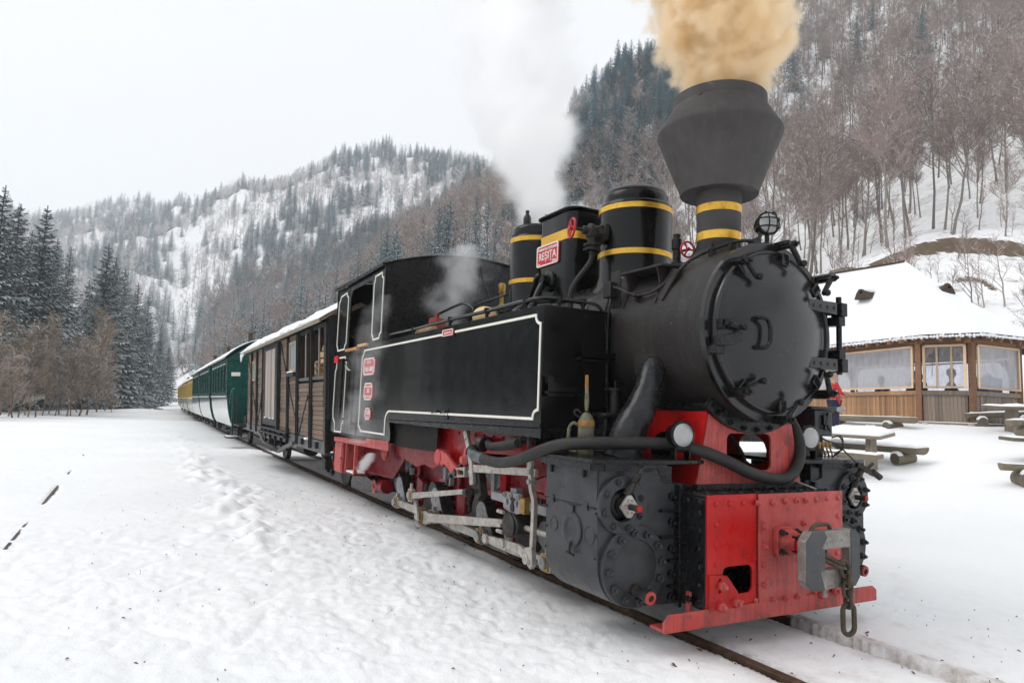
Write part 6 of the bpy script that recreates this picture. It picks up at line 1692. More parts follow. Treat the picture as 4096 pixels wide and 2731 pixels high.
# red motion brackets
b1 = MB().prism([(-3.05, 1.0), (-2.18, 1.0), (-2.18, 0.86), (-2.25, 0.78), (-2.40, 0.70), (-2.70, 0.70), (-3.05, 0.97)], -0.86, -0.845, 'xz').out('motion_bracket', REDM, LO, bev=0.001)
MB().tube([(-3.052, -0.868, 1.0), (-3.05, -0.868, 0.97), (-2.70, -0.868, 0.70), (-2.60, -0.868, 0.69)], 0.011, 6, 1).out('bracket_edge', REDW, b1)
b2 = MB().prism([(-2.14, 1.0), (-1.20, 1.0), (-1.20, 0.87), (-1.90, 0.84), (-1.895, 0.72), (-1.93, 0.68), (-1.99, 0.675), (-2.14, 0.74)], -0.86, -0.845, 'xz').out('motion_bracket', REDM, LO, bev=0.001)
for x in (-2.95, -2.75, -2.55, -2.35): put('rivet', rv_g, b1, (x, -0.86, 0.965), HY)
for x, z in [(-2.05, .965), (-1.9, .965), (-1.75, .965), (-1.6, .965), (-1.45, .965), (-2.10, 0.88), (-2.10, 0.80), (-2.02, 0.74), (-1.95, 0.70), (-1.8, 0.90)]: put('rivet', rv_g, b2, (x, -0.86, z), HY)
MB().prism([(-1.80, 0.86), (-0.80, 0.88), (-0.80, 0.56), (-1.25, 0.56), (-1.72, 0.60), (-1.80, 0.70)], -0.72, -0.705, 'xz').out('guide_yoke', REDG, LO)
for x, z in [(-1.7, .65), (-1.62, .65), (-1.7, .78), (-1.5, .82), (-1.3, .82)]: put('rivet', rv_g, LO, (x, -0.72, z), HY)
MB().box(-1.82, -1.73, -0.76, -0.70, 0.56, 0.78).out('yoke_end', REDM, LO, bev=0.004)
rv = MB().lathe([(0.062, 0), (0.062, 0.02), (0.055, 0.022)], (-2.555, -0.93, 0.765), HY, 20).cyl((-2.555, -0.95, 0.765), (-2.555, -0.7, 0.765), 0.058, n=20)
rv.out('reversing_shaft', REDW, LO)
MB().prism([(-2.56, 0.825), (-2.40, 0.80), (-2.16, 0.69), (-2.18, 0.64), (-2.24, 0.64), (-2.42, 0.715), (-2.55, 0.705)], -0.945, -0.91, 'xz').out('reversing_arm', REDW, LO, bev=0.008)
MB().lathe([(0.045, 0), (0.05, 0.03), (0.03, 0.05), (0.026, 0.06)], (-2.12, -0.88, 0.775), HY, 16).bar((-2.12, -0.90, 0.80), (-2.10, -0.90, 0.87), 0.03, 0.03).out('link_trunnion', REDW, LO)
MB().tube([(-2.5, -0.80, 0.86), (-2.2, -0.82, 0.87), (-1.6, -0.78, 0.93), (-1.2, -0.76, 0.96)], 0.03, 10, 4).out('train_pipe', BLACK2, LO)
# leaf springs
for x in (AX[1]+0.07, AX[2]+0.07, AX[0]+0.02):
    sp = None
    for i in range(8):
        w_ = 0.32-0.033*i; z = 0.655-0.014*i
        q_ = [(x+w_*math.cos(PI*k_/8), z-0.0+0.055*(math.cos(PI*k_/8)**2)) for k_ in range(9)]
        leaf = MB().tube([(a, -0.635, b_) for a, b_ in q_], 0.0075, 4, 1, True)
        if sp is None: sp = leaf.out('leaf_spring', LTGREY, LO)
        else: leaf.out('spring_leaf', LTGREY, sp)
    MB().box(x-0.028, x+0.028, -0.665, -0.60, 0.53, 0.69).out('spring_buckle', LTGREY, sp, bev=0.004)
    MB().box(x-0.06, x-0.03, -0.64, -0.60, 0.48, 0.55).box(x+0.05, x+0.08, -0.64, -0.60, 0.48, 0.55).out('spring_hanger', LTGREY, sp)
# horn guides with rungs and nuts
for i, x in enumerate((-3.93, -2.975, -2.02, -1.12)):
    h_ = MB().box(x-0.115, x-0.10, -0.62, -0.565, 0.19, 0.575).box(x+0.10, x+0.115, -0.62, -0.565, 0.19, 0.575).out('horn_guide', REDG, LO, bev=0.002)
    for k_ in range(6): MB().box(x-0.10, x+0.10, -0.61, -0.565, 0.2+0.07*k_, 0.208+0.07*k_).out('guide_rung', REDG, h_)
    for k_ in range(5): put('nut', _bolt(0.017, REDG), h_, (x, -0.565, 0.24+0.07*k_), HY)
    MB().cyl((x+0.17, -0.62, 0.42), (x+0.17, -0.62, 0.72), 0.02, n=12).out('sand_pipe', REDG, LO)
    MB().prism([(x+0.20, 0.50), (x+0.36, 0.45), (x+0.36, 0.30), (x+0.24, 0.26), (x+0.20, 0.30)], -0.66, -0.60, 'xz').out('brake_block_hanger', REDG, LO, bev=0.01)
    MB().lathe([(0.022, 0), (0.022, 0.03), (0.028, 0.035), (0.028, 0.06), (0.015, 0.065), (0.015, 0.12)], (x+0.42, -0.64, 0.44), (0, 0, -1), 10).out('drain_cock', IRON, LO)
    MB().box(x-0.27, x-0.15, -0.63, -0.58, 0.37, 0.53).out('axle_box', REDW, LO, bev=0.006)
# red plates under the firebox
rp2 = MB().prism([(-4.36, 0.80), (-2.95, 0.82), (-2.95, 0.66), (-3.10, 0.62), (-3.32, 0.64), (-3.50, 0.60), (-4.36, 0.72)], -0.76, -0.75, 'xz').out('ashpan_side', REDM, LO)
for x in (-4.2, -4.0, -3.8, -3.6, -3.4): put('rivet', rv_g, rp2, (x, -0.76, 0.775), HY)
fbx = [(-3.77, 0.785), (-2.60, 0.80), (-2.60, 1.02), (-3.55, 1.02), (-3.64, 1.0), (-3.70, 0.95), (-3.76, 0.85)]
MB().prism(fbx, -0.94, -0.93, 'xz').out('firebox_side', DARKIN, LO)
MB().box(-3.9, -2.5, -0.5, 0.5, 0.45, 1.5).out('firebox', DARKIN, LO)
# rear underframe with tool box and steps
ub = MB().prism([(-5.64, 0.72), (-3.63, 0.735), (-3.63, 0.80), (-5.64, 0.765)], -1.0, -0.985, 'xz').prism([(-5.64, 0.76), (-3.63, 0.795), (-3.63, 0.805), (-5.64, 0.77)], -1.0, -0.93, 'xz').out('cab_side_beam', REDW, LO, bev=0.002)
MB().prism([(-4.34, 0.79), (-3.63, 0.80), (-3.63, 0.83), (-4.34, 0.82)], -1.006, -1.0, 'xz').out('beam_doubler', REDW, LO)
tb = MB().box(-5.60, -5.26, -0.99, -0.62, 0.375, 0.715).out('tool_box', REDW, LO, bev=0.004)
MB().prism(rrect(-5.575, -5.285, 0.40, 0.695, 0.01, 2), -0.998, -0.99, 'xz').out('tool_box_door', REDW, tb, bev=0.002)
for z in (0.46, 0.62): MB().cyl((-5.60, -1.0, z-0.025), (-5.60, -1.0, z+0.025), 0.008, n=8).out('door_hinge', REDF, tb)
MB().box(-5.30, -5.25, -1.01, -0.995, 0.535, 0.55).out('door_hasp', IRON, tb)
for x, w_ in ((-5.09, 0.018), (-4.745, 0.032)):
    MB().box(x-w_/2, x+w_/2, -1.0, -0.96, 0.41, 0.73).out('step_upright', REDW, LO, bev=0.002)
stp = MB().box(-5.09, -4.73, -1.0, -0.78, 0.395, 0.41).out('step_tread', REDG, LO, bev=0.002)
MB().box(-5.07, -4.76, -0.99, -0.86, 0.41, 0.428).out('step_snow', SNOW, LO, bev=0.006)
MB().prism([(-5.60, 0.38), (-4.2, 0.42), (-3.9, 0.62), (-3.9, 0.78), (-5.60, 0.74)], -0.74, -0.73, 'xz').out('drag_box_plate', REDG, LO)
MB().box(-5.62, -5.60, -0.85, 0.85, 0.37, 0.78).out('rear_buffer_beam', REDF, LO, bev=0.003)
ab = MB().prism([(-5.80, 0.14), (-4.84, 0.20), (-4.84, 0.30), (-5.18, 0.345), (-5.76, 0.31), (-5.84, 0.22)], -0.71, -0.30, 'xz').out('ashpan_hopper', BLACK2, LO, bev=0.01)
bw = MB().lathe([(0.02, -0.02), (0.055, 0.0), (0.075, 0.12), (0.075, 0.40)], (-4.93, -0.66, 0.265), (1, -0.05, 0.08), 20).out('brake_cylinder', REDG, LO)
MB().lathe([(0.0, 0), (0.076, 0.003), (0.076, 0.006)], (-4.82, -0.735, 0.27), HY, 20).out('brake_cylinder_cap', REDW, LO)
MB().box(-4.85, -4.79, -0.745, -0.738, 0.262, 0.278).box(-4.828, -4.812, -0.745, -0.738, 0.24, 0.30).out('cap_cross', REDG, LO)
MB().lathe([(0.075, 0), (0.08, 0.03), (0.05, 0.05)], (-4.25, -0.80, 0.68), HY, 20).out('washout_plug', REDW, LO)

# ------------------------------------------------------------------ coupler and chain
MB().prism(rrect(-0.067, 0.110, 0.435, 0.590, 0.02, 3), 0.012, 0.042, 'yz').out('coupler_pad', REDW, LO, bev=0.005)
for y_, z_ in ((-0.04, 0.565), (0.083, 0.563), (-0.04, 0.462), (0.083, 0.46)):
    put('stud', _bolt(0.017, IRON), LO, (0.042, y_, z_), HX, s=1.0)
    MB().cyl((0.05, y_, z_), (0.085, y_, z_), 0.008, n=8).out('stud_end', IRON, LO)
MB().lathe([(0.075, 0), (0.065, 0.03), (0.055, 0.045), (0.055, 0.08)], (0.035, 0.025, 0.512), HX, 24).out('coupler_socket', REDW, LO)
MB().box(0.09, 0.245, -0.02, 0.068, 0.47, 0.555).out('coupler_shank', BLACK2, LO, bev=0.006)
MB().box(0.12, 0.24, -0.022, -0.0195, 0.485, 0.535).out('shank_panel', REDF, LO)
MB().ball((0.185, 0.01, 0.557), 0.03, 10, 1.4, 0.9, 0.35).ball((0.15, 0.03, 0.557), 0.02, 10, 1.4, 0.9, 0.4).out('shank_snow', SNOW, LO)
yc, zc = 0.035, 0.471
def oct_(w0, w1, h, c): return [(yc-w0+c, zc-h), (yc+w1-c, zc-h), (yc+w1, zc-h+c), (yc+w1, zc+h-c), (yc+w1-c, zc+h), (yc-w0+c, zc+h), (yc-w0, zc+h-c), (yc-w0, zc-h+c)]
hole = [(yc-0.065, zc-0.048), (yc+0.135, zc-0.052), (yc+0.135, zc+0.052), (yc-0.065, zc+0.05)]
hd = MB().prism(oct_(0.205, 0.205, 0.142, 0.045), 0.245, 0.30, 'yz', [hole]).out('coupler_head', COUPW, LO, bev=0.006)
MB().prism([(yc-0.165, zc-0.1425), (yc-0.07, zc-0.1425), (yc-0.10, zc-0.055), (yc-0.068, zc-0.05), (yc-0.068, zc+0.05), (yc-0.09, zc+0.06), (yc-0.05, zc+0.11), (yc-0.07, zc+0.1425), (yc-0.16, zc+0.1425), (yc-0.2045, zc+0.097), (yc-0.2045, zc-0.097)], 0.298, 0.303, 'yz').out('coupler_face_paint', COUPG, hd)
MB().prism([(yc+0.137, zc-0.142), (yc+0.17, zc-0.142), (yc+0.206, zc-0.10), (yc+0.206, zc+0.10), (yc+0.17, zc+0.142), (yc+0.137, zc+0.142)], 0.298, 0.303, 'yz').out('coupler_face_paint', COUPG, hd)
MB().box(0.225, 0.247, yc-0.16, yc+0.17, zc-0.12, zc+0.12).out('coupler_back', BLACK2, hd, bev=0.004) if False else None
MB().tube([(0.265, -0.10, 0.605), (0.262, -0.06, 0.635), (0.262, 0.0, 0.64), (0.262, 0.045, 0.635), (0.265, 0.06, 0.608)], 0.0105, 8, 4).out('lifting_loop', RUSTI, hd)
MB().cyl((0.272, 0.0, 0.325), (0.272, 0.0, 0.285), 0.012, n=10).out('coupler_pin', COUPW, hd)
ch_ = thing('coupling_chain', 'rusty coupling chain with a long end link hanging from the coupler', 'chain', (0.31, 0.11, 0.1))
def chain_link(c, L, w, r, ax, side):
    """closed oval link: long axis ax, plane spanned with side"""
    ax, side = Vector(ax).normalized(), Vector(side).normalized(); c = Vector(c)
    P = []
    hl, hw = L/2-w/2, w/2
    for k_ in range(9): t = -PI/2+PI*k_/8; P.append(c+ax*(hl+hw*math.cos(t))+side*hw*math.sin(t))
    for k_ in range(9): t = PI/2+PI*k_/8; P.append(c+ax*(-hl+hw*math.cos(t))+side*hw*math.sin(t))
    P.append(P[0])
    return MB().tube(P, r, 9, 1, False).out('chain_link', RUSTI, ch_)
S1, S2 = (0.25, 0.95, 0.1), (0.95, -0.25, 0.05)
MB().tube([(0.285, -0.03, 0.50), (0.30, 0.02, 0.475), (0.315, 0.06, 0.455), (0.32, 0.085, 0.45)], 0.012, 8, 4).tube([(0.285, -0.03, 0.475), (0.305, 0.02, 0.45), (0.32, 0.05, 0.435), (0.325, 0.075, 0.43)], 0.012, 8, 4).out('chain_link', RUSTI, ch_)
chain_link((0.322, 0.092, 0.425), 0.085, 0.05, 0.0105, (0.1, 0.35, -1), S1)
chain_link((0.325, 0.103, 0.375), 0.075, 0.038, 0.010, (0, 0, -1), S2)
chain_link((0.326, 0.106, 0.328), 0.080, 0.046, 0.0105, (0, 0, -1), S1)
chain_link((0.327, 0.108, 0.275), 0.080, 0.040, 0.0105, (0, 0, -1), S2)
chain_link((0.328, 0.108, 0.180), 0.150, 0.066, 0.0125, (0, 0.03, -1), S1)
# things lying on the locomotive
oc = thing('oil_can', 'chipped olive oil can with a long rusty spout on the running board', 'oil can', (-0.60, -0.87, 0.928))
MB().lathe([(0.045, 0.928), (0.047, 0.935), (0.047, 1.09), (0.044, 1.115), (0.034, 1.14), (0.018, 1.16), (0.008, 1.165)], (-0.60, -0.87, 0), HZ, 24).out('can_body', CHIP, oc)
MB().lathe([(0.0485, 1.085), (0.0495, 1.093), (0.0465, 1.112), (0.043, 1.118)], (-0.60, -0.87, 0), HZ, 24).out('rust_collar', RUSTY, oc)
MB().tube([(-0.60, -0.87, 1.17), (-0.60, -0.87, 1.22), (-0.60, -0.872, 1.30)], 0.011, 10, 3, rf=lambda t: 0.7+0.5*math.sin(t*3)).out('can_spout', CHIP, oc)
MB().cyl((-0.60, -0.872, 1.295), (-0.60, -0.874, 1.375), 0.0115, 0.009, 10).out('spout_tip', RUSTY, oc)
MB().tube([(-0.625, -0.91, 1.09), (-0.635, -0.935, 1.10), (-0.645, -0.955, 1.07), (-0.645, -0.957, 0.99), (-0.635, -0.945, 0.945), (-0.62, -0.92, 0.94)], 0.0095, 8, 4).out('can_handle', CHIP, oc)
MB().tube([(-0.62, -0.905, 1.135), (-0.63, -0.93, 1.15), (-0.625, -0.935, 1.17), (-0.615, -0.92, 1.175), (-0.61, -0.90, 1.155)], 0.005, 6, 4).out('thumb_ring', IRON, oc)
bag = MB().ball((-2.22, -0.74, 1.89), 0.098, 18, 1.15, 1.0, 0.85).out('cream_bag', CREAMB, None)
tag(bag, 'rounded cream coloured bundle behind the handrail on top of the water tank', 'bundle')
jk = thing('red_jack', 'small old red screw jack standing on the tank top', 'jack', (-3.2, -0.76, 1.803))
MB().prism([(-3.36, 1.805), (-3.03, 1.805), (-3.08, 1.88), (-3.12, 1.97), (-3.26, 1.985), (-3.30, 1.90)], -0.80, -0.70, 'xz').out('jack_body', REDOLD, jk, bev=0.008)
MB().box(-3.40, -3.25, -0.82, -0.68, 1.805, 1.83).cyl((-3.19, -0.75, 1.97), (-3.19, -0.75, 2.02), 0.02).out('jack_screw', REDOLD, jk, bev=0.004)
lg = MB().lathe([(0.03, 0), (0.036, 0.02), (0.034, 0.42), (0.03, 0.44)], (-3.34, -0.89, 1.838), (1, 0.0, 0.0), 10).out('firewood_stick', FIRE, None)
tag(lg, 'pale peeled stick lying along the tank edge beside the red jack', 'stick')
# ------------------------------------------------------------------ wagons behind the engine
ROLL = math.radians(3.116)
def on_track(o, xf, xr):
    yf, yr = track_y(xf), track_y(xr)
    th = math.atan2(yf-yr, xf-xr)
    o.matrix_basis = Matrix.Translation(((xf), yf, 0.022)) @ Matrix.Rotation(th, 4, 'Z') @ Matrix.Rotation(ROLL, 4, 'X')

def arch_roof(x0, x1, hw, z0, rise, th=0.03, over=0.05, n=14):
    """curved roof sheet; returns MB"""
    rad = (hw*hw+rise*rise)/(2*rise); a = math.asin(hw/rad)
    mb = MB(); vs = []
    for x in (x0, x1):
        for t in (0, th):
            vs += [(x, (rad+t)*math.sin(-a+2*a*i/n), z0+rise-rad+(rad+t)*math.cos(-a+2*a*i/n)) for i in range(n+1)]
    k = n+1; fs = []
    for i in range(n):
        fs += [(i, i+1, 2*k+i+1, 2*k+i), (k+i, 3*k+i, 3*k+i+1, k+i+1), (i, k+i, k+i+1, i+1), (2*k+i, 2*k+i+1, 3*k+i+1, 3*k+i)]
    fs += [(0, 2*k, 3*k, k), (n, k+n, 3*k+n, 2*k+n)]
    mb.add(vs, fs); mb.arc = (rad, a, z0+rise-rad)
    return mb

def snow_on_roof(x0, x1, hw, z0, rise, thick, seed, nx=70, ny=16, droop=0.03):
    rad = (hw*hw+rise*rise)/(2*rise); a = math.asin(min(1, hw/rad)); mb = MB(); vs = []
    for layer in (1, 0):
        for i in range(nx+1):
            x = x0+(x1-x0)*i/nx
            for j in range(ny+1):
                t = -a+2*a*j/ny
                e = min(1, 6*min(j/ny, 1-j/ny)+0.15)*min(1, 12*min(i/nx, 1-i/nx)+0.25)
                h = 0.004+(thick*(0.75+0.7*NZ(Vector((x*1.6, t*3, seed)))+0.35*NZ(Vector((x*5.5, t*9, seed+3))))*e**0.6 if layer else 0)
                r_ = rad+max(0.002, h)
                dx = 0.03*NZ(Vector((x*4, j, seed)))
                vs.append((x+dx*(1-e), r_*math.sin(t)*(1+(0.012+droop*NZ(Vector((x*3.2, 0, seed)))) if layer and (j in (0, ny)) else 1), z0+rise-rad+r_*math.cos(t)))
    k = (nx+1)*(ny+1); w = ny+1; fs = []
    for i in range(nx):
        for j in range(ny):
            p = i*w+j
            fs += [(p, p+1, p+w+1, p+w), (k+p, k+p+w, k+p+w+1, k+p+1)]
    for i in range(nx):
        for j in (0, ny):
            p = i*w+j; fs.append((p, p+w, k+p+w, k+p))
    for j in range(ny):
        for i in (0, nx):
            p = i*w+j; fs.append((p, p+1, k+p+1, k+p))
    return mb.add(vs, fs)

def axle(parent, x, hw=0.62, spring=True):
    w = MB()
    for sg in (-1, 1):
        w.lathe([(0.05, -0.02), (0.28, -0.02), (0.30, -0.03), (0.325, -0.03), (0.33, 0.03), (0.345, 0.04), (0.345, 0.05), (0.27, 0.045), (0.06, 0.02)], (x, sg*0.40, 0.33), (0, -sg, 0), 28)
    w.cyl((x, -hw, 0.33), (x, hw, 0.33), 0.05, n=12)
    w.out('wheel_set', IRON, parent)
    for sg in (-1, 1):
        y = sg*(hw+0.02)
        MB().box(x-0.09, x+0.09, min(y, y+sg*0.10), max(y, y+sg*0.10), 0.25, 0.42).out('axle_box', CHARD, parent, bev=0.01)
        g = MB()
        for q in ((-0.30, 0.60, -0.13, 0.20), (0.30, 0.60, 0.13, 0.20)):
            g.bar((x+q[0], y, q[1]), (x+q[2], y, q[3]), 0.02, 0.05, (0, 1, 0))
        g.bar((x-0.15, y, 0.19), (x+0.15, y, 0.19), 0.02, 0.04)
        g.out('axle_guard', CHARD, parent)
        for i in range(5):
            w_ = 0.42-0.06*i
            MB().tube([(x-w_, y+sg*0.03, 0.53-0.02*i), (x-w_/2, y+sg*0.03, 0.49-0.018*i), (x, y+sg*0.03, 0.475-0.016*i), (x+w_/2, y+sg*0.03, 0.49-0.018*i), (x+w_, y+sg*0.03, 0.53-0.02*i)], 0.011, 4, 2).out('spring_leaf', CHARD, parent)

WG = thing('timber_goods_wagon', 'weathered timber goods wagon with iron posts behind the engine, firewood inside', 'goods wagon', (0, 0, 0), keep=False)
W = 1.0
X0, X1 = 0.15, -7.15
bays = [(-7.05, -6.45), (-6.35, -5.68), (-5.58, -4.90), (-3.04, -2.34), (-2.24, -1.59), (-1.49, -0.67), (-0.57, 0.05)]
rows = [0.735+0.0615*i for i in range(24)]
pmesh = {}
def plank(x0, x1, z, sg, hh=0.0555):
    L_ = round(x1-x0, 3)
    if L_ not in pmesh:
        pmesh[L_] = MB().box(0, L_, -0.014, 0.0, 0, hh).mesh('plank', PLANKG)
    o = link('plank', pmesh[L_], WG, None)
    o.location = (x0, sg*W*(1.0)+R.uniform(-0.006, 0.006)-(0.0 if sg < 0 else -0.014), z)
    return o
for sg in (-1, 1):
    for bi, (a, b_) in enumerate(bays):
        for z in rows:
            zt = z+0.06
            if bi >= 5 and zt > 1.52: continue
            if bi == 4 and z > 1.64 and zt < 2.14: continue
            if bi == 1 and z > 1.58 and zt < 2.04: continue
            if sg > 0 and (bi not in (6,)): continue
            plank(a, b_, z, sg)
posts = [(-7.15, -7.05), (-6.45, -6.35), (-5.68, -5.58), (-4.90, -4.82), (-2.34, -2.24), (-1.59, -1.49), (-0.67, -0.57), (0.05, 0.15)]
for a, b_ in posts:
    wdt = b_-a
    mb = MB()
    if -7 < a < 0:
        mb.prism([(a, -W+0.01), (a, -W-0.045), (a+0.012, -W-0.05), (a+0.012, -W-0.012), (b_-0.012, -W-0.012), (b_-0.012, -W-0.05), (b_, -W-0.045), (b_, -W+0.01)], 0.60, 2.2, 'xy')
    else: mb.box(a, b_, -W-0.012, -W+0.06, 0.58, 2.22)
    mb.out('iron_post', CHARD, WG, bev=0.003)
MB().box(X1, X1+0.08, -W, W, 0.6, 2.2).out('rear_wall', DARKIN, WG)
MB().box(X1+0.08, -1.6, -W+0.02, -W+0.03, 0.7, 2.2).out('board_backing', DARKIN, WG)
MB().box(-1.55, 0.08, -W+0.02, -W+0.03, 0.7, 1.5).out('board_backing', DARKIN, WG)
MB().box(-7.0, -1.6, W-0.03, W-0.005, 0.6, 2.2).out('far_wall', BROWNIN, WG)
MB().box(-1.6, -1.56, -W+0.03, W-0.03, 0.6, 2.2).out('partition', BROWNIN, WG)
MB().box(X1, X0, -W+0.02, W-0.02, 0.60, 0.66).out('wagon_floor', BROWNIN, WG)
ew = [(-0.98, 0.60), (0.98, 0.60), (0.98, 2.22), (0.5, 2.45), (0, 2.52), (-0.5, 2.45), (-0.98, 2.22)]
eh = [(-0.72, 1.52), (0.72, 1.52), (0.72, 2.0), (0.66, 2.14), (0.55, 2.2), (-0.55, 2.2), (-0.66, 2.14), (-0.72, 2.0)]
MB().prism(ew, X0-0.03, X0, 'yz', [eh]).out('front_end_wall', CHARD, WG)
MB().prism([(-0.98, 1.0), (-0.98, 2.3), (-0.88, 2.3), (-0.88, 1.0)], X0, X0+0.03, 'yz').out('end_post', CHARD, WG)
sill = MB().box(X1, X0, -W-0.02, -W+0.02, 0.565, 0.722).out('side_sill', SILLG, WG, bev=0.004)
MB().box(X1, X0, W-0.02, W+0.02, 0.565, 0.722).out('side_sill', CHARD, WG)
for x in (-0.2, -1.1): MB().box(x-0.05, x+0.03, -W-0.06, -W-0.02, 0.62, 0.70).out('sill_bracket', CHARD, sill)
MB().box(-0.85, -0.72, -W-0.07, -W+0.01, 0.70, 0.73).out('sill_snow', SNOW, WG, bev=0.01)
# open window bays at the front: rail, rods
MB().box(-1.55, 0.08, -W-0.02, -W+0.02, 1.502, 1.545).out('window_rail', SILLG, WG, bev=0.004)
MB().box(-1.55, 0.08, -W-0.01, -W+0.03, 2.165, 2.22).out('window_head', CHARD, WG, bev=0.003)
for x in (-1.10, -0.26): MB().cyl((x, -W, 1.545), (x, -W, 2.17), 0.012, n=8).out('window_rod', LTGREY, WG)
def framed(x0, x1, z0, z1, glass, nm='side_window'):
    f = MB().prism([(x0, z0), (x1, z0), (x1, z1), (x0, z1)], -W-0.03, -W-0.005, 'xz', [[(x0+0.05, z0+0.05), (x1-0.05, z0+0.05), (x1-0.05, z1-0.05), (x0+0.05, z1-0.05)]]).out(nm, LEGW, WG, bev=0.003)
    MB().box(x0+0.04, x1-0.04, -W-0.014, -W-0.01, z0+0.04, z1-0.04).out('pane', glass, f)
    return f
framed(-2.24, -1.69, 1.66, 2.12, FROST)
MB().box(-2.26, -1.68, -W-0.07, -W, 1.585, 1.645).out('window_shelf', CHARD, WG, bev=0.003)
MB().box(-2.20, -1.74, -W-0.07, -W-0.01, 1.645, 1.665).out('shelf_snow', SNOW, WG, bev=0.006)
framed(-6.35, -5.87, 1.60, 2.02, FROST)
# braces
for a, b_ in (((-2.996, 2.15), (-2.50, 1.66)), ((-2.26, 1.42), (-1.70, 0.96)), ((-0.842, 1.30), (-1.46, 0.75)), ((-7.08, 2.14), (-6.65, 1.80)), ((-6.33, 1.45), (-5.86, 1.03)), ((-5.16, 1.22), (-5.57, 0.72))):
    MB().bar((a[0], -W-0.02, a[1]), (b_[0], -W-0.02, b_[1]), 0.012, 0.035, (0, 0, 1)).out('side_brace', CHARD, WG)
# sliding door of bleached upright boards
dr = MB().prism([(-4.86, 0.78), (-3.30, 0.78), (-3.30, 2.19), (-4.86, 2.19)], -W-0.035, -W-0.015, 'xz', [[(-4.58, 0.90), (-3.50, 0.90), (-3.50, 2.12), (-4.58, 2.12)]]).out('sliding_door', CHARD, WG, bev=0.003)
xb = -4.58
for i in range(9):
    MB().box(xb+0.002, xb+0.118, -W-0.026-R.uniform(0, .004), -W-0.012, 0.90, 2.12).out('door_board', DOORW, dr); xb += 0.12
MB().box(-3.14, -3.04, -W-0.075, -W-0.01, 0.74, 2.2).out('door_pillar', CHARD, WG, bev=0.004)
MB().box(-4.9, -2.1, -W-0.09, -W-0.03, 0.715, 0.745).out('door_track', CHARD, WG, bev=0.003)
MB().box(-4.85, -3.3, -W-0.08, -W-0.03, 2.19, 2.235).out('door_top_track', CHARD, WG)
for x in (-4.5, -3.95, -3.62): MB().ball((x, -W-0.03, 0.905), 0.025, 8, 1.6, 1, 0.6).out('door_snow', SNOW, WG)
MB().tube([(-4.72, -W-0.04, 1.0), (-4.72, -W-0.07, 1.05), (-4.72, -W-0.07, 1.35), (-4.72, -W-0.04, 1.4)], 0.012, 6, 2).out('door_bar', CHARD, WG)
# truss and foot board below
tr = MB()
for a, b_ in (((-5.20, 0.62), (-4.55, 0.45)), ((-4.55, 0.45), (-3.05, 0.39)), ((-3.05, 0.39), (-1.75, 0.60))):
    tr.bar((a[0], -W-0.03, a[1]), (b_[0], -W-0.03, b_[1]), 0.05, 0.055)
tr.out('foot_board_truss', SILLG, WG)
MB().box(-4.75, -2.1, -W-0.12, -W-0.03, 0.655, 0.675).out('foot_board', CHARD, WG)
for x in (-4.4, -3.9, -3.35, -2.8, -2.3):
    MB().box(x, x+0.03, -W-0.05, -W-0.02, 0.44, 0.66).prism([(x-0.1, 0.70), (x+0.03, 0.70), (x+0.03, 0.58)], -W-0.06, -W-0.03, 'xz').out('truss_post', CHARD, WG)
MB().box(-4.6, -3.0, -W-0.16, -W+0.02, 0.40, 0.418).out('lower_step', SILLG, WG)
MB().bar((-4.9, -0.7, 0.62), (-2.2, -0.7, 0.62), 0.2, 0.12).cyl((-3.6, -0.5, 0.42), (-3.0, -0.5, 0.42), 0.14).out('brake_gear', CHARD, WG)
axle(WG, -1.1); axle(WG, -5.9)
MB().box(X0, X0+0.06, -0.85, 0.85, 0.52, 0.66).out('headstock', CHARD, WG, bev=0.005)
MB().box(X1-0.06, X1, -0.85, 0.85, 0.50, 0.66).out('headstock', CHARD, WG, bev=0.005)
MB().cyl((X0+0.05, 0, 0.52), (0.55, 0, 0.50), 0.045).out('drawbar', CHARD, WG)
RH = 0.34
arch_roof(X1-0.55, X0+0.06, W+0.09, 2.215, RH).out('roof', PLANKG, WG)
MB().bar((X1-0.55, -W-0.10, 2.225), (X0+0.06, -W-0.10, 2.225), 0.02, 0.04).out('roof_edge_board', LOGW, WG)
snow_on_roof(X1-0.56, X0+0.05, W+0.10, 2.25, RH, 0.085, 4.0, 150, 18).out('roof_snow', SNOW, WG)
for i in range(12):
    x = X1-0.55+R.uniform(0, 0.7)**1.5; L_ = R.uniform(0.04, 0.16)*(1.2 if x < X1-0.2 else 0.6)
    MB().cyl((x, -W-0.105, 2.23), (x+R.uniform(-.01, .01), -W-0.108, 2.23-L_), 0.014, 0.002, 6).out('icicle', SNOW, WG)
on_track(WG, -6.10, -13.98)
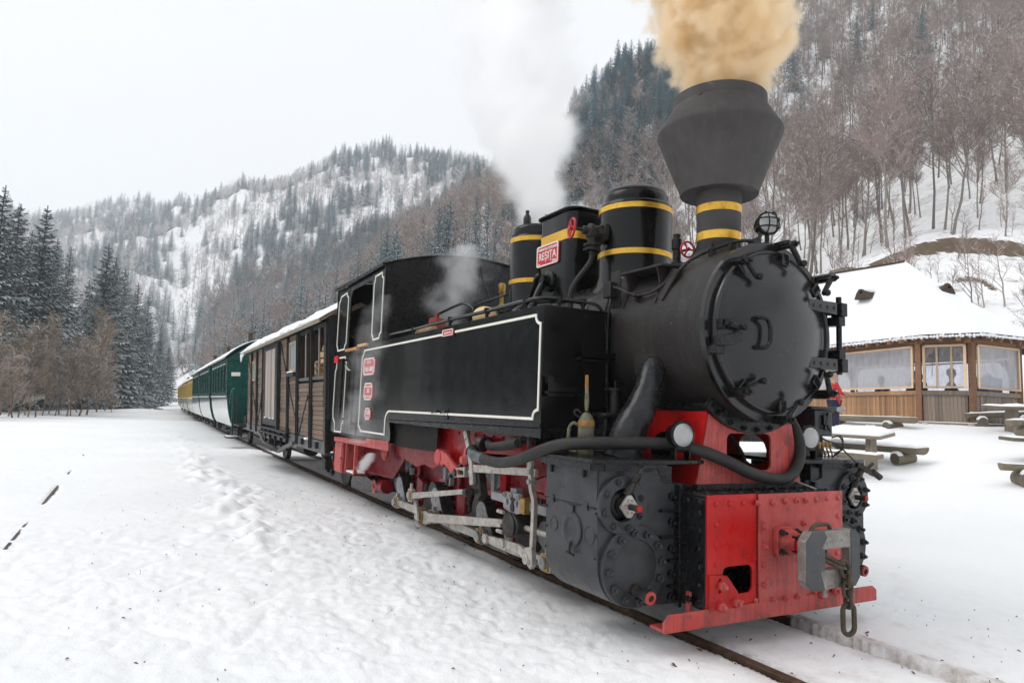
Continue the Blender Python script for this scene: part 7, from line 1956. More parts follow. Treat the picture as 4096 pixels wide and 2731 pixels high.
# the firewood load
def split_log(L_, r, seed):
    q2 = random.Random(seed); n = 3+seed % 3
    if seed % 3 == 0: pts = [(r*math.cos(t)*q2.uniform(.9, 1.1), r*math.sin(t)*q2.uniform(.9, 1.1)) for t in [2*PI*i/8 for i in range(8)]]
    else: pts = [(0, 0)]+[(1.5*r*math.cos(t), 1.5*r*math.sin(t)) for t in [0.1, 0.5, 0.9, 1.3]]
    return MB().prism([(a, b_) for a, b_ in pts], -L_/2, L_/2, 'yz')
lgm = [split_log(0.32, 0.052, s).mesh('firewood_log', FIRE) for s in range(6)]
WM_w = WG.matrix_basis
for i in range(150):
    x = R.uniform(-1.35, 0.02); lay = i//26
    y = R.uniform(-0.78, -0.3) if i % 3 else R.uniform(-0.7, 0.6)
    z = 1.42+0.085*lay*(0.7+0.6*(1-abs(x+0.35)))-0.14*abs(y+0.5)
    z = min(z, 1.95)
    M = WM_w @ Matrix.Translation((x, y, z)) @ Euler((R.uniform(-.4, .4), R.uniform(-.7, .7), R.uniform(-1.9, -1.2) if i % 2 else R.uniform(0, 3))).to_matrix().to_4x4()
    o = link('firewood_log', lgm[i % 6], None, M)
    tag(o, 'pale split log in the firewood heap inside the open wagon bay', 'log', 'split logs heaped in the goods wagon')
bin_ = MB().box(-1.5, 0.05, -0.93, 0.9, 0.66, 1.36).out('firewood_crate', BROWNIN, None)
bin_.matrix_basis = WM_w; tag(bin_, 'low brown crate that holds up the firewood inside the goods wagon', 'crate')

# passenger coaches
def coach(label, upper, lower, L_, nwin, end=True, name='passenger_coach', group='green passenger coaches', wz=(1.40, 2.14), mid=1.27):
    c = thing(name, label, 'coach', (0, 0, 0), keep=False, group=group)
    H_, W_ = 2.30, 1.10
    prof_u = [(-W_, mid+0.02), (-W_, H_)]
    for sg in (-1, 1):
        y0, y1 = sorted((sg*W_, sg*(W_-0.02)))
        hs = []
        ww = L_/(nwin+0.6)*0.50
        for i in range(nwin):
            xc = -L_*(i+0.75)/(nwin+0.5); hs.append((xc-ww/2, xc+ww/2))
        holes = [[(a, wz[0]), (b_, wz[0]), (b_, wz[1]), (a, wz[1])] for a, b_ in hs] if sg < 0 else []
        s_ = MB().prism([(-L_, mid+0.015), (0, mid+0.015), (0, H_), (-L_, H_)], y0, y1, 'xz', holes).out('upper_side', upper, c)
        if sg < 0:
            for a, b_ in hs:
                f = MB().prism([(a-0.02, wz[0]-0.02), (b_+0.02, wz[0]-0.02), (b_+0.02, wz[1]+0.02), (a-0.02, wz[1]+0.02)], -W_-0.012, -W_+0.004, 'xz', [[(a+0.02, wz[0]+0.02), (b_-0.02, wz[0]+0.02), (b_-0.02, wz[1]-0.02), (a+0.02, wz[1]-0.02)]]).out('window_frame', upper, c)
                MB().box(a, b_, -W_+0.012, -W_+0.016, wz[0], wz[1]).out('pane', DKGL, f)
                MB().box(a, b_, -W_-0.03, -W_, wz[1]+0.02, wz[1]+0.035).out('window_snow', SNOW, f)
        # lower side in two panels, curving in towards the sill
        for k_ in range(3):
            xa, xb_ = -L_*k_/3, -L_*(k_+1)/3
            P = [(sg*(W_-0.002), mid), (sg*(W_-0.022), 1.0), (sg*(W_-0.055), 0.8), (sg*(W_-0.10), 0.62), (sg*(W_-0.16), 0.50)]
            mb = MB(); vs = [(x, a, b_) for x in (xa-0.004, xb_+0.004) for a, b_ in P]
            mb.add(vs, [(i, i+1, 5+i+1, 5+i) for i in range(4)])
            mb.out('lower_side_panel', lower, c, sharp=60)
        P2 = [(sg*(W_-0.012), mid), (sg*(W_-0.032), 1.0), (sg*(W_-0.065), 0.8), (sg*(W_-0.11), 0.62), (sg*(W_-0.17), 0.50)]
        MB().add([(x, a, b_) for x in (0, -L_) for a, b_ in P2], [(i, i+1, 6+i, 5+i) for i in range(4)]).out('lower_side_back', DARKIN, c)
    MB().box(-L_, 0, -W_-0.03, -W_+0.01, mid-0.005, mid+0.015).out('waist_rail', upper, c)
    MB().box(-L_+0.02, -0.02, -W_-0.028, -W_, mid+0.015, mid+0.035).out('waist_snow', SNOW, c)
    e = [(-W_+0.17, 0.5), (W_-0.17, 0.5), (W_-0.065, 0.8), (W_-0.01, 1.2), (W_, H_), (0.6, H_+0.36), (0, H_+0.50), (-0.6, H_+0.36), (-W_, H_), (-W_+0.01, 1.2), (-W_+0.065, 0.8)]
    MB().prism(e, -0.02, 0.0, 'yz').out('end_wall', upper, c)
    MB().prism(e, -L_, -L_+0.02, 'yz').out('end_wall', upper, c)
    arch_roof(-L_-0.55, 0.12, W_+0.06, H_, 0.50, 0.03).out('roof', upper, c)
    snow_on_roof(-L_-0.5, 0.10, W_+0.06, H_+0.03, 0.50, 0.03, R.uniform(0, 50), 30, 8, 0.01).out('roof_snow', SNOW, c)
    MB().box(-L_-0.4, 0.5, -0.5, 0.5, 0.42, 0.55).out('underframe', CHARD, c)
    axle(c, -0.9); axle(c, -L_+0.9)
    MB().bar((-1.5, -0.8, 0.42), (-L_+1.5, -0.8, 0.42), 0.04, 0.04).out('truss_rod', CHARD, c)
    st = MB().cyl((-0.7, -0.45, 2.5), (-0.7, -0.45, 3.02), 0.06, n=12).lathe([(0.14, 3.02), (0.11, 3.06), (0.001, 3.09)], (-0.7, -0.45, 0), HZ, 16).out('stove_pipe', RUSTI, c)
    if end:
        MB().box(0.0, 1.5, -0.95, 0.95, 0.55, 0.60).out('platform', CHARD, c)
        MB().tube([(0.02, -1.02, 1.08), (0.45, -1.05, 1.30), (0.95, -1.05, 1.48), (1.45, -1.05, 1.48)], 0.02, 8, 3).cyl((0.95, -1.05, 0.25), (0.95, -1.05, 1.48), 0.022).out('platform_rail', upper, c)
        for i in range(4): MB().cyl((0.3+0.35*i, -0.98, 0.60), (0.3+0.35*i, -0.98, 1.2+0.06*i), 0.012, n=6).out('rail_bar', CHARD, c)
        MB().lathe([(0.13, 0), (0.14, 0.015), (0.13, 0.03)], (1.0, -0.6, 1.05), (1, 0, 0), 18).cyl((0.9, -0.6, 0.6), (0.9, -0.6, 1.05), 0.02).box(0.7, 1.1, -0.75, -0.5, 0.58, 0.8).out('brake_wheel', CHARD, c)
        MB().box(0.8, 1.4, -1.22, -0.95, 0.28, 0.31).box(0.8, 1.4, -1.15, -0.95, 0.45, 0.47).out('platform_steps', CHARD, c)
        MB().box(0.82, 1.38, -1.20, -0.96, 0.31, 0.33).out('step_snow', SNOW, c)
        MB().box(0.0, 0.006, -1.0, -0.78, 1.83, 1.93).out('number_panel', CREAM, c)
        MB().prism([(-W_, H_-0.05), (W_, H_-0.05), (W_, H_+0.02), (-W_, H_+0.02)], 0.0, 0.05, 'yz').out('end_cornice', upper, c)
    return c
GLC = paint('coach_lower_snow_reflection', (0.10, 0.17, 0.16), (0.30, 0.36, 0.35), 0.04, 0.12, nscale=1.6, bumpd=0.0005, bscale=4, spec=0.9, coat=1.0)  # green paled so the base colour carries the reflection of the snow
YLOW = paint('coach_lower_pale', (0.30, 0.34, 0.34), (0.5, 0.52, 0.52), 0.1, 0.25, nscale=2)
for (lab, up, lo, xf, xr, nw, kw) in [
    ('green coach nearest the goods wagon with an open end platform and stove pipe', GREEN, GLC, -16.7, -21.6, 5, dict(end=True)),
    ('second green coach, half hidden behind the first one', GREEN, GLC, -22.6, -27.9, 5, dict(end=False)),
    ('third green coach, duller and next to the ochre ones', GREEN, GLC, -28.4, -33.6, 4, dict(end=False)),
    ('first ochre coach behind the green ones', OCHRE, YLOW, -34.5, -41.0, 5, dict(end=False, group='ochre coaches at the tail of the train')),
    ('second ochre coach from the green ones', OCHRE, YLOW, -42.0, -48.5, 5, dict(end=False, group='ochre coaches at the tail of the train')),
    ('ochre coach last but one in the train', OCHRE, YLOW, -49.5, -57.0, 5, dict(end=False, group='ochre coaches at the tail of the train')),
    ('last ochre coach at the far tail of the train', OCHRE, YLOW, -58.0, -67.0, 5, dict(end=False, group='ochre coaches at the tail of the train'))]:
    c = coach(lab, up, lo, xf-xr, nw, **kw)
    on_track(c, xf, xr)
    if up is OCHRE:
        c.matrix_basis = c.matrix_basis @ Matrix.Scale(0.94, 4)
# ------------------------------------------------------------------ pavilion
PV = thing('timber_pavilion', 'many-sided wooden pavilion with plastic-sheeted windows and thick snow on its hipped roof', 'pavilion', (-8.5, 15, 1.25))
F0 = 1.25
CN = [(-12.5, 14.4), (-9.47, 13.6), (-6.77, 12.87), (-5.78, 13.19), (-5.63, 14.9), (-6.9, 17.4), (-12.0, 18.0), (-13.6, 16.4)]
cen = Vector((-9.2, 15.4, 0))
SILL, WTOP, EAVE = 1.98, 3.03, 3.14
bdm = {}
def wall(p, q_, boards, win, n_mull=0, sheet=None):
    p, q_ = Vector((p[0], p[1], 0)), Vector((q_[0], q_[1], 0)); d = (q_-p); L_ = d.length; d.normalize(); nrm = Vector((d.y, -d.x, 0))
    if nrm.dot((p+q_)/2-cen) < 0: nrm = -nrm
    th = math.atan2(d.y, d.x)
    def MM(off, z): return Matrix.Translation(p+d*off[0]+nrm*off[1]+Vector((0, 0, z))) @ Matrix.Rotation(th, 4, 'Z')
    def bx_(nm, a, b_, o0, o1, z0, z1, mat, bev=0.003, par=PV):
        c = p+d*a; 
        mb = MB(); vs = []
        for x in (a, b_):
            for o in (o0, o1):
                for z in (z0, z1): v = p+d*x+nrm*o; vs.append((v.x, v.y, z))
        mb.add(vs, [(0, 1, 3, 2), (4, 6, 7, 5), (0, 4, 5, 1), (2, 3, 7, 6), (0, 2, 6, 4), (1, 5, 7, 3)])
        return mb.out(nm, mat, par, bev=bev)
    # boards below the sill
    if boards is not None:
        a = 0.08
        while a < L_-0.1:
            w = R.choice((0.055, 0.07, 0.075, 0.08)); w = min(w, L_-0.08-a)
            key = (round(w, 3), boards.name)
            if key not in bdm: bdm[key] = MB().box(0, w-0.004, 0, 0.018, 0, SILL-0.08-F0).mesh('wall_board', boards)
            o = link('wall_board', bdm[key], PV, Matrix.Translation(p+d*a+nrm*(0.0+R.uniform(0, 0.012))+Vector((0, 0, F0))) @ Matrix.Rotation(th+(0 if nrm.dot(Vector((-d.y, d.x, 0))) > 0 else 0), 4, 'Z'))
            a += w
        bx_('wall_backing', 0, L_, -0.03, -0.012, F0, SILL-0.05, DARKIN)
        bx_('sill_rail', 0, L_, 0.0, 0.05, SILL-0.10, SILL, boards)
    else:
        bx_('low_wall', 0, L_, -0.02, 0.02, F0, SILL, PAVGREY)
    bx_('ground_beam', -0.15, L_+0.12, -0.05, 0.16, F0-0.13, F0, LOGW, 0.015)
    bx_('beam_snow', -0.1, L_+0.1, 0.0, 0.15, F0, F0+0.02, SNOW, 0.008)
    bx_('eave_beam', -0.15, L_+0.15, -0.06, 0.05, WTOP+0.02, EAVE+0.05, BEAMW, 0.01)
    bx_('corner_post', -0.06, 0.06, -0.04, 0.07, F0, EAVE, BEAMW, 0.006)
    # arched braces inside the opening
    for s0, sg in ((0.07, 1), (L_-0.07, -1)):
        pr_ = [(0, 0), (0.34, 0), (0.30, -0.07), (0.24, -0.08), (0.20, -0.16), (0.13, -0.19), (0.11, -0.27), (0.05, -0.32), (0.04, -0.42), (0, -0.42)]
        vs = []
        for o in (-0.05, -0.02):
            for a_, z_ in pr_: v = p+d*(s0+sg*a_)+nrm*o; vs.append((v.x, v.y, WTOP-0.02+z_))
        n = len(pr_); tri = tessellate_polygon([[Vector((a_, z_, 0)) for a_, z_ in pr_]])
        MB().add(vs, [tuple(t) for t in tri]+[tuple(n+i for i in t) for t in tri]+[(i, (i+1) % n, n+(i+1) % n, n+i) for i in range(n)]).out('arch_brace', BEAMW, PV)
    if win:
        a0, a1, z0, z1 = 0.10, L_-0.08, SILL+0.05, WTOP-0.0
        wf = bx_('window_frame', a0, a1, 0.05, 0.085, z0, z0+0.05, FRAMEW)
        for args in ((a0, a1, z1-0.05, z1), (a0, a0+0.055, z0, z1), (a1-0.055, a1, z0, z1)):
            bx_('frame_bar', args[0], args[1], 0.052, 0.088, args[2], args[3], FRAMEW, par=wf)
        for i in range(n_mull):
            x = a0+(a1-a0)*(i+1)/(n_mull+1); bx_('frame_bar', x-0.02, x+0.02, 0.052, 0.085, z0, z1, FRAMEW, par=wf)
        bx_('plastic_sheet', a0+0.02, a1-0.02, 0.045, 0.048, z0+0.02, z1-0.02, sheet, 0, par=wf)
    return p, d, nrm, L_
wall(CN[0], CN[1], PAVORG, True, 0, SHEET)
wall(CN[1], CN[2], PAVORG, True, 0, SHEET)
wall(CN[2], CN[3], PAVGREY, True, 2, CLEARSH)
wall(CN[3], CN[4], PAVGREY, True, 0, SHEET)
wall(CN[4], CN[5], None, False)
wall(CN[5], CN[6], None, True, 1, CLEARSH)
wall(CN[6], CN[7], None, False)
wall(CN[7], CN[0], None, False)
# snowy steps of the stacked beam ends at the corners
for (x, y) in ((-6.72, 12.68), (-6.55, 12.72), (-5.72, 13.02)):
    for k_ in range(3):
        MB().box(x-0.07, x+0.07, y-0.05-0.035*k_, y+0.1, F0-0.03-0.05*(k_+1), F0-0.03-0.05*k_).out('beam_end', LOGW, PV, bev=0.006)
        MB().box(x-0.06, x+0.06, y-0.045-0.035*k_, y-0.0, F0-0.032-0.05*k_, F0-0.018-0.05*k_).out('beam_end_snow', SNOW, PV, bev=0.005)
# roof: eave ring to two ridge points, with snow blanket
A1, A2 = Vector((-8.4, 15.14, 5.50)), Vector((-10.78, 15.04, 5.50))
ring = []
for x, y in CN:
    v = Vector((x, y, 0))-cen; v = cen+v*(1+0.42/v.length); ring.append(Vector((v.x, v.y, EAVE+0.02)))
apex_of = [A2, A2, A1, A1, A1, A1, A2, A2]
def roof_surface(off, eoff, sub, noise=0.0):
    mb = MB(); n = len(ring)
    for i in range(n):
        j = (i+1) % n; a, b_, c, d = ring[i], ring[j], apex_of[j], apex_of[i]
        vs = []
        for u in range(sub+1):
            for v in range(sub+1):
                s, t = u/sub, v/sub
                lo = a.lerp(b_, s); hi = d.lerp(c, s); q3 = lo.lerp(hi, t)
                nz = noise*(NZ(q3*1.1)+0.4*NZ(q3*4.0)) if noise else 0
                e = off*(0.55+0.45*min(1, t*10)) if noise else off
                sag = -0.10*math.sin(t*PI)
                out = (lo-cen); out.z = 0; out.normalize()
                fl_ = 0.012*NZ(Vector((q3.x*9, q3.y*9, 1))) if (noise and v == 0) else 0
                vs.append((q3.x+out.x*(eoff+fl_)*(1-t), q3.y+out.y*(eoff+fl_)*(1-t), q3.z+sag+e+nz*min(1, t*6+0.15)))
        w = sub+1
        mb.add(vs, [(u*w+v, (u+1)*w+v, (u+1)*w+v+1, u*w+v+1) for u in range(sub) for v in range(sub)])
    return mb
me = roof_surface(0.0, 0.0, 2).mesh('roof', BARKOLD)
rf_ = link('roof', me, PV)
sn = roof_surface(0.15, 0.02, 24, 0.022)
so = sn.out('roof_snow', SNOW, rf_, sharp=80)
for i in range(len(ring)):
    a, b_ = ring[i], ring[(i+1) % len(ring)]
    n = int((b_-a).length/0.055)
    if i in (4, 5, 6, 7): continue
    for k_ in range(n):
        t = (k_+0.5)/n; c = a.lerp(b_, t)
        if 'sh' not in bdm: bdm['sh'] = MB().box(-0.022, 0.022, -0.05, 0.03, -0.016, 0.0).mesh('eave_shingle', BARKOLD); bdm['shs'] = MB().ball((0, 0, 0.02), 0.034, 8, 0.9, 1.3, 1.2).mesh('snow_tip', SNOW)
        th = math.atan2((b_-a).y, (b_-a).x)
        if k_ % 2 == 0 and k_ < 2*60: link('eave_shingle', bdm['sh'], rf_, Matrix.Translation(c+Vector((0, 0, 0.0))) @ Matrix.Rotation(th, 4, 'Z'))
# snow tips along the eave, joined: too many to part one by one
tips = MB()
for i in range(4):
    a, b_ = ring[i], ring[(i+1) % len(ring)]; n = int((b_-a).length/0.06)
    for k_ in range(n):
        c = a.lerp(b_, (k_+R.uniform(0.3, 0.7))/n); out = (c-cen); out.z = 0; out.normalize()
        tips.ball((c.x+out.x*0.01, c.y+out.y*0.01, c.z+0.03+R.uniform(-.012, .012)), 0.04, 6, 0.9, 0.9, R.uniform(0.8, 1.3))
kind(tips.out('eave_snow_tips', SNOW, rf_), 'stuff')
# rafter ends under the eave
for i in (1, 2, 3):
    a, b_ = Vector((CN[i][0], CN[i][1], 0)), Vector((CN[i+1][0], CN[i+1][1], 0))
    n = int((b_-a).length/0.33); d = (b_-a).normalized(); nr = Vector((d.y, -d.x, 0))
    if nr.dot((a+b_)/2-cen) < 0: nr = -nr
    for k_ in range(n):
        c = a.lerp(b_, (k_+0.5)/n)
        MB().bar((c.x-nr.x*0.1, c.y-nr.y*0.1, EAVE+0.06), (c.x+nr.x*0.36, c.y+nr.y*0.36, EAVE-0.02), 0.08, 0.09).out('rafter_end', BEAMW, PV, bev=0.005)
rdg = MB().bar(A1+Vector((0, 0, 0.14)), A2+Vector((-0.6, 0, 0.14)), 0.12, 0.05).out('ridge_board', BARKOLD, rf_)
# little vents on the roof
for (c, yaw_) in (((-8.9, 14.08, 4.64), -1.75), ((-7.2, 14.78, 4.62), -0.4)):
    M = Matrix.Translation(c) @ Matrix.Rotation(yaw_, 4, 'Z')
    v = MB().prism([(-0.20, -0.1), (0.20, -0.1), (0.15, 0.03), (0.05, 0.16), (-0.04, 0.17), (-0.13, 0.06)], -0.5, 0.16, 'yz', [circ(0.03, 0.07, 0.04, 12)]).mesh('roof_vent', BARKOLD)
    vo = link('roof_vent', v, rf_, M)
    vb = MB().box(0.02, 0.03, -0.08, 0.10, 0.0, 0.12).mesh('vent_dark', DARKIN)
    link('vent_dark', vb, rf_, M)
    link('vent_snow', MB().ball((-0.12, 0, 0.14), 0.2, 12, 1.2, 0.75, 0.38).mesh('vent_snow', SNOW), rf_, M)
MB().box(-12.5, -6.2, 13.9, 17.2, F0-0.05, F0).out('pavilion_floor', PAVGREY, PV)

# ------------------------------------------------------------------ people
def skinned(name, pts, edges, radii, root, mat, parent, sub=2):
    me = bpy.data.meshes.new(name); me.from_pydata(pts, edges, [])
    me.materials.append(mat)
    o = bpy.data.objects.new(name, me); COL.objects.link(o); o.parent = parent
    md = o.modifiers.new('skin', 'SKIN')
    if not me.skin_vertices: me.skin_vertices.new()
    sv = me.skin_vertices[0].data
    for i, r in enumerate(radii):
        rr = r if isinstance(r, tuple) else (r, r)
        sv[i].radius = rr; sv[i].use_root = (i == root)
    md.use_smooth_shade = True
    ss = o.modifiers.new('subdivision', 'SUBSURF'); ss.levels = sub; ss.render_levels = sub
    return o

def person(label, loc, yaw_, sit=False, coat=DARKC, trousers=NAVY, hat=HATC, hair=HAIRB, arm=0.0, stripe=False, s=0.857, lean=0.0, hood=False):
    p = thing('person', label, 'person', loc, yaw_, keep=False)
    p.matrix_basis = p.matrix_basis @ Matrix.Scale(s, 4)
    hip = 0.52 if sit else 0.92
    L_ = lean
    T = lambda z: (L_*(z-hip)/0.6, 0, z)
    pel, ches, nk, hd = T(hip), T(hip+0.28), T(hip+0.54), T(hip+0.70)
    head_top = hip+0.84
    P = [pel, T(hip+0.14), ches, T(hip+0.46), nk, hd]
    E_ = [(0, 1), (1, 2), (2, 3), (3, 4), (4, 5)]
    Rr = [(0.13, 0.155), (0.12, 0.145), (0.13, 0.17), (0.10, 0.16), 0.055, 0.085]
    for sg in (-1, 1):
        b0 = len(P); cx = T(hip+0.46)[0]
        if arm > 0:
            P += [(cx, sg*0.19, hip+0.46), (cx+0.06, sg*0.25, hip+0.20), (cx+0.26, sg*0.17, hip+0.16+arm*0.1)]
        else:
            P += [(cx, sg*0.19, hip+0.46), (cx-0.02, sg*0.25, hip+0.18), (cx+0.06, sg*0.26, hip-0.04)]
        E_ += [(3, b0), (b0, b0+1), (b0+1, b0+2)]; Rr += [0.068, 0.05, 0.034]
        b0 = len(P)
        if sit: P += [(0.02, sg*0.10, hip-0.02), (0.42, sg*0.12, hip-0.02), (0.44, sg*0.12, 0.08), (0.56, sg*0.13, 0.04)]
        else: P += [(0, sg*0.10, hip-0.08), (0.02, sg*0.11, 0.48), (-0.01, sg*0.115, 0.09), (0.11, sg*0.13, 0.04)]
        E_ += [(0, b0), (b0, b0+1), (b0+1, b0+2), (b0+2, b0+3)]; Rr += [0.095, 0.065, 0.045, 0.038]
    skinned('body', P, E_, Rr, 0, SKIN, p)
    # coat over trunk and arms
    g = 1.22
    Pc = P[0:5]+P[6:9]+P[13:16]
    Pc[4] = (P[4][0], 0, P[4][2]-0.04)
    Ec = [(0, 1), (1, 2), (2, 3), (3, 4), (3, 5), (5, 6), (6, 7), (3, 8), (8, 9), (9, 10)]
    Pc[0] = (pel[0], 0, hip-0.10)
    Rc = [(0.17, 0.19), (0.155, 0.175), (0.155, 0.19), (0.125, 0.18), 0.075, 0.088, 0.068, 0.05, 0.088, 0.068, 0.05]
    skinned('coat', Pc, Ec, Rc, 1, coat, p)
    Pt = [pel]+P[9:13]+P[16:20]
    skinned('trousers', [Pt[0], Pt[1], Pt[2], Pt[3], Pt[5], Pt[6], Pt[7]], [(0, 1), (1, 2), (2, 3), (0, 4), (4, 5), (5, 6)], [(0.14, 0.16), 0.108, 0.08, 0.064, 0.108, 0.08, 0.064], 0, trousers, p)
    hx = hd[0]
    for sg, k_ in ((-1, 12), (1, 19)):
        f = P[k_]; MB().ball((f[0]-0.04, f[1], 0.045), 0.06, 12, 2.2, 0.85, 0.75).out('boot', CHARD, p)
    # face: nose, eyes, mouth, ears
    MB().ball((hx+0.02, 0, hip+0.735), 0.098, 16, 0.98, 0.86, 1.12).out('head', SKIN, p)
    MB().tube([(hx+0.11, 0, hip+0.76), (hx+0.13, 0, hip+0.725)], 0.012, 8, 1).out('nose', SKIN, p)
    for sg in (-1, 1):
        MB().ball((hx+0.10, sg*0.033, hip+0.755), 0.011, 8).out('eye', CHARD, p)
        MB().ball((hx, sg*0.088, hip+0.735), 0.024, 8, 0.7, 0.4, 1.2).out('ear', SKIN, p)
    MB().box(hx+0.098, hx+0.108, -0.022, 0.022, hip+0.682, hip+0.69).out('mouth', REDOLD, p, bev=0.003)
    MB().ball((hx-0.01, 0, hip+0.765), 0.105, 14, 1.0, 0.93, 1.0).out('hair', hair, p)
    if hat: MB().lathe([(0.112, hip+0.765), (0.114, hip+0.80), (0.10, hip+0.85), (0.06, hip+0.885), (0.001, hip+0.895)], (hx, 0, 0), HZ, 20).ball((hx, 0, hip+0.90), 0.028, 8).out('knit_hat', hat, p)
    if hood: MB().ball((hx-0.06, 0, hip+0.66), 0.13, 12, 0.9, 1.1, 0.9).out('hood', BLOND, p)
    for sg, k_ in ((-1, 8), (1, 15)):
        h = Vector(P[k_]); e = Vector(P[k_-1]); d = (h-e).normalized()
        mb = MB().ball(h+d*0.05, 0.038, 10, 1.2, 0.7, 1.1)
        sd = d.cross(Vector((0, 0, 1))); sd = sd.normalized() if sd.length > 0.1 else Vector((0, 1, 0))
        for i in range(4):
            b0 = h+d*0.075+sd*(0.018*(i-1.5)); mb.tube([b0, b0+d*(0.035+0.006*(i in (1, 2)))+Vector((0, 0, -0.006)), b0+d*(0.055+0.008*(i in (1, 2)))+Vector((0, 0, -0.022))], 0.0085, 6, 2)
        mb.tube([h+d*0.03+sd*0.03, h+d*0.055+sd*0.05, h+d*0.08+sd*0.052], 0.0095, 6, 2)
        mb.out('hand', SKIN, p)
    if stripe:
        for sg, k_ in ((-1, 6), (1, 13)):
            a, b_ = Vector(P[k_+1]), Vector(P[k_+2]); c = a.lerp(b_, 0.35)
            MB().lathe([(0.069, -0.016), (0.071, 0), (0.069, 0.016)], c, (b_-a), 20).out('sleeve_stripe', WHITEC, p)
    return p
person('person in a red jacket with white sleeve stripes standing behind the smokebox', (-7.56, 10.9, ground_h(-7.56, 10.9)), 0.35, coat=REDJ, arm=0.6, stripe=True)
person('person in a knit hat and dark coat sitting behind the left plastic sheet', (-8.55, 14.35, F0-0.02), 2.9, sit=True, lean=0.10, arm=0.5)
person('person with a pale hood sitting at the right end of the left plastic sheet', (-7.30, 13.75, F0+0.1), 2.6, sit=True, hat=None, hood=True, hair=BLOND, arm=0.5, lean=0.05)
person('person in a grey purple coat behind the left pane of the three-pane window', (-6.52, 13.75, F0+0.08), 0.4, sit=True, coat=PURPC, arm=0.4)
person('person sitting behind the middle pane of the three-pane window', (-6.15, 14.6, F0-0.02), 2.4, sit=True, coat=PURPC, hat=HATC, arm=0.4)
tbn = thing('pavilion_table', 'brown table inside the pavilion behind the three-pane window', 'table', (-6.2, 14.2, F0))
MB().box(-6.75, -5.95, 14.1, 14.5, F0+0.66, F0+0.70).out('table_top', BROWNIN, tbn); MB().box(-6.4, -6.3, 14.2, 14.3, F0, F0+0.66).out('table_leg', BROWNIN, tbn)
bx2 = MB().box(-5.98, -5.72, 13.75, 14.35, SILL-0.1, SILL+0.34).out('blue_grey_box', LIQ, None, bev=0.01)
tag(bx2, 'blue grey box standing inside behind the rightmost plastic sheet', 'box')
bn = MB().box(-9.4, -7.0, 14.6, 14.9, F0, F0+0.42).out('inside_bench', BROWNIN, None); tag(bn, 'long brown bench inside the pavilion behind the left plastic sheet', 'bench')
for x in (-8.35, -7.75):
    pass

# ------------------------------------------------------------------ snowy tables and log benches
def snow_pile(p, d, wv, L_, w, up, thick, seed, par, nx=34, ny=12):
    """lumpy snow on a board whose corner is p, long axis d, cross axis wv"""
    mb = MB(); vs = []
    for lay in (1, 0):
        for i in range(nx+1):
            for j in range(ny+1):
                s, t = i/nx, j/ny
                e = min(1, 5*min(s*L_/w, (1-s)*L_/w, t, 1-t)+0.1)
                h = (thick*(0.8+0.75*NZ(Vector((s*L_*3.2, t*2.2, seed)))+0.2*NZ(Vector((s*L_*9, t*7, seed))))*e**0.55 if lay else 0)+0.002
                q3 = p+d*(s*L_)+wv*(t*w)+up*max(0.003, h); vs.append(tuple(q3))
    k = (nx+1)*(ny+1); wd = ny+1; fs = []
    for i in range(nx):
        for j in range(ny):
            a = i*wd+j; fs += [(a, a+1, a+wd+1, a+wd), (k+a, k+a+wd, k+a+wd+1, k+a+1)]
    for i in range(nx):
        for j in (0, ny): a = i*wd+j; fs.append((a, a+wd, k+a+wd, k+a))
    for j in range(ny):
        for i in (0, nx): a = i*wd+j; fs.append((a, a+1, k+a+1, k+a))
    return mb.add(vs, fs).out('snow', SNOW, par, sharp=80)

def board(corner, d, wv, L_, w, th, mat=LOGW, round_=False):
    """a slab with its top corner at corner"""
    corner, d, wv = Vector(corner), Vector(d).normalized(), Vector(wv).normalized()
    up = d.cross(wv).normalized()
    if up.z < 0: up = -up
    mb = MB()
    if not round_: sec = [(0, 0), (w, 0), (w, -th), (0, -th)]
    else: sec = [(w/2+w/2*math.cos(t), -th*math.sin(t)*1.0) for t in [PI*i/8 for i in range(9)]]
    vs = [corner+d*x+wv*a+up*b_ for x in (0, L_) for a, b_ in sec]; n = len(sec)
    mb.add(vs, [tuple(range(n)), tuple(range(n, 2*n))[::-1]]+[(i, (i+1) % n, n+(i+1) % n, n+i) for i in range(n)])
    return mb, corner, d, wv, up

def table(label, corner, d, wv, L_, w, zg, leg_at, thick=0.10, seed=1):
    t = thing('picnic_table', label, 'table', (corner[0], corner[1], zg))
    mb, c, d, wv, up = board(corner, d, wv, L_, w, 0.055)
    mb.out('table_top', LOGW, t, bev=0.008)
    snow_pile(c+d*0.01+wv*0.01, d, wv, L_-0.02, w-0.02, up, thick, seed, t)
    for f in leg_at:
        m0 = c+d*(f*L_)+wv*(w*0.5)
        z1 = m0.z-0.05
        lg_ = MB(); vs = []
        for z, hw, hd_ in ((zg-0.12, 0.155, 0.07), (z1, 0.12, 0.06)):
            for a, b_ in ((-hw, -hd_), (hw, -hd_), (hw, hd_), (-hw, hd_)):
                v = m0+wv*a*1.0+d*b_; vs.append((v.x, v.y, z))
        lg_.add(vs, [(0, 1, 2, 3), (4, 5, 6, 7), (0, 1, 5, 4), (1, 2, 6, 5), (2, 3, 7, 6), (3, 0, 4, 7)]).out('table_leg', LEGW, t, bev=0.01)
    return t
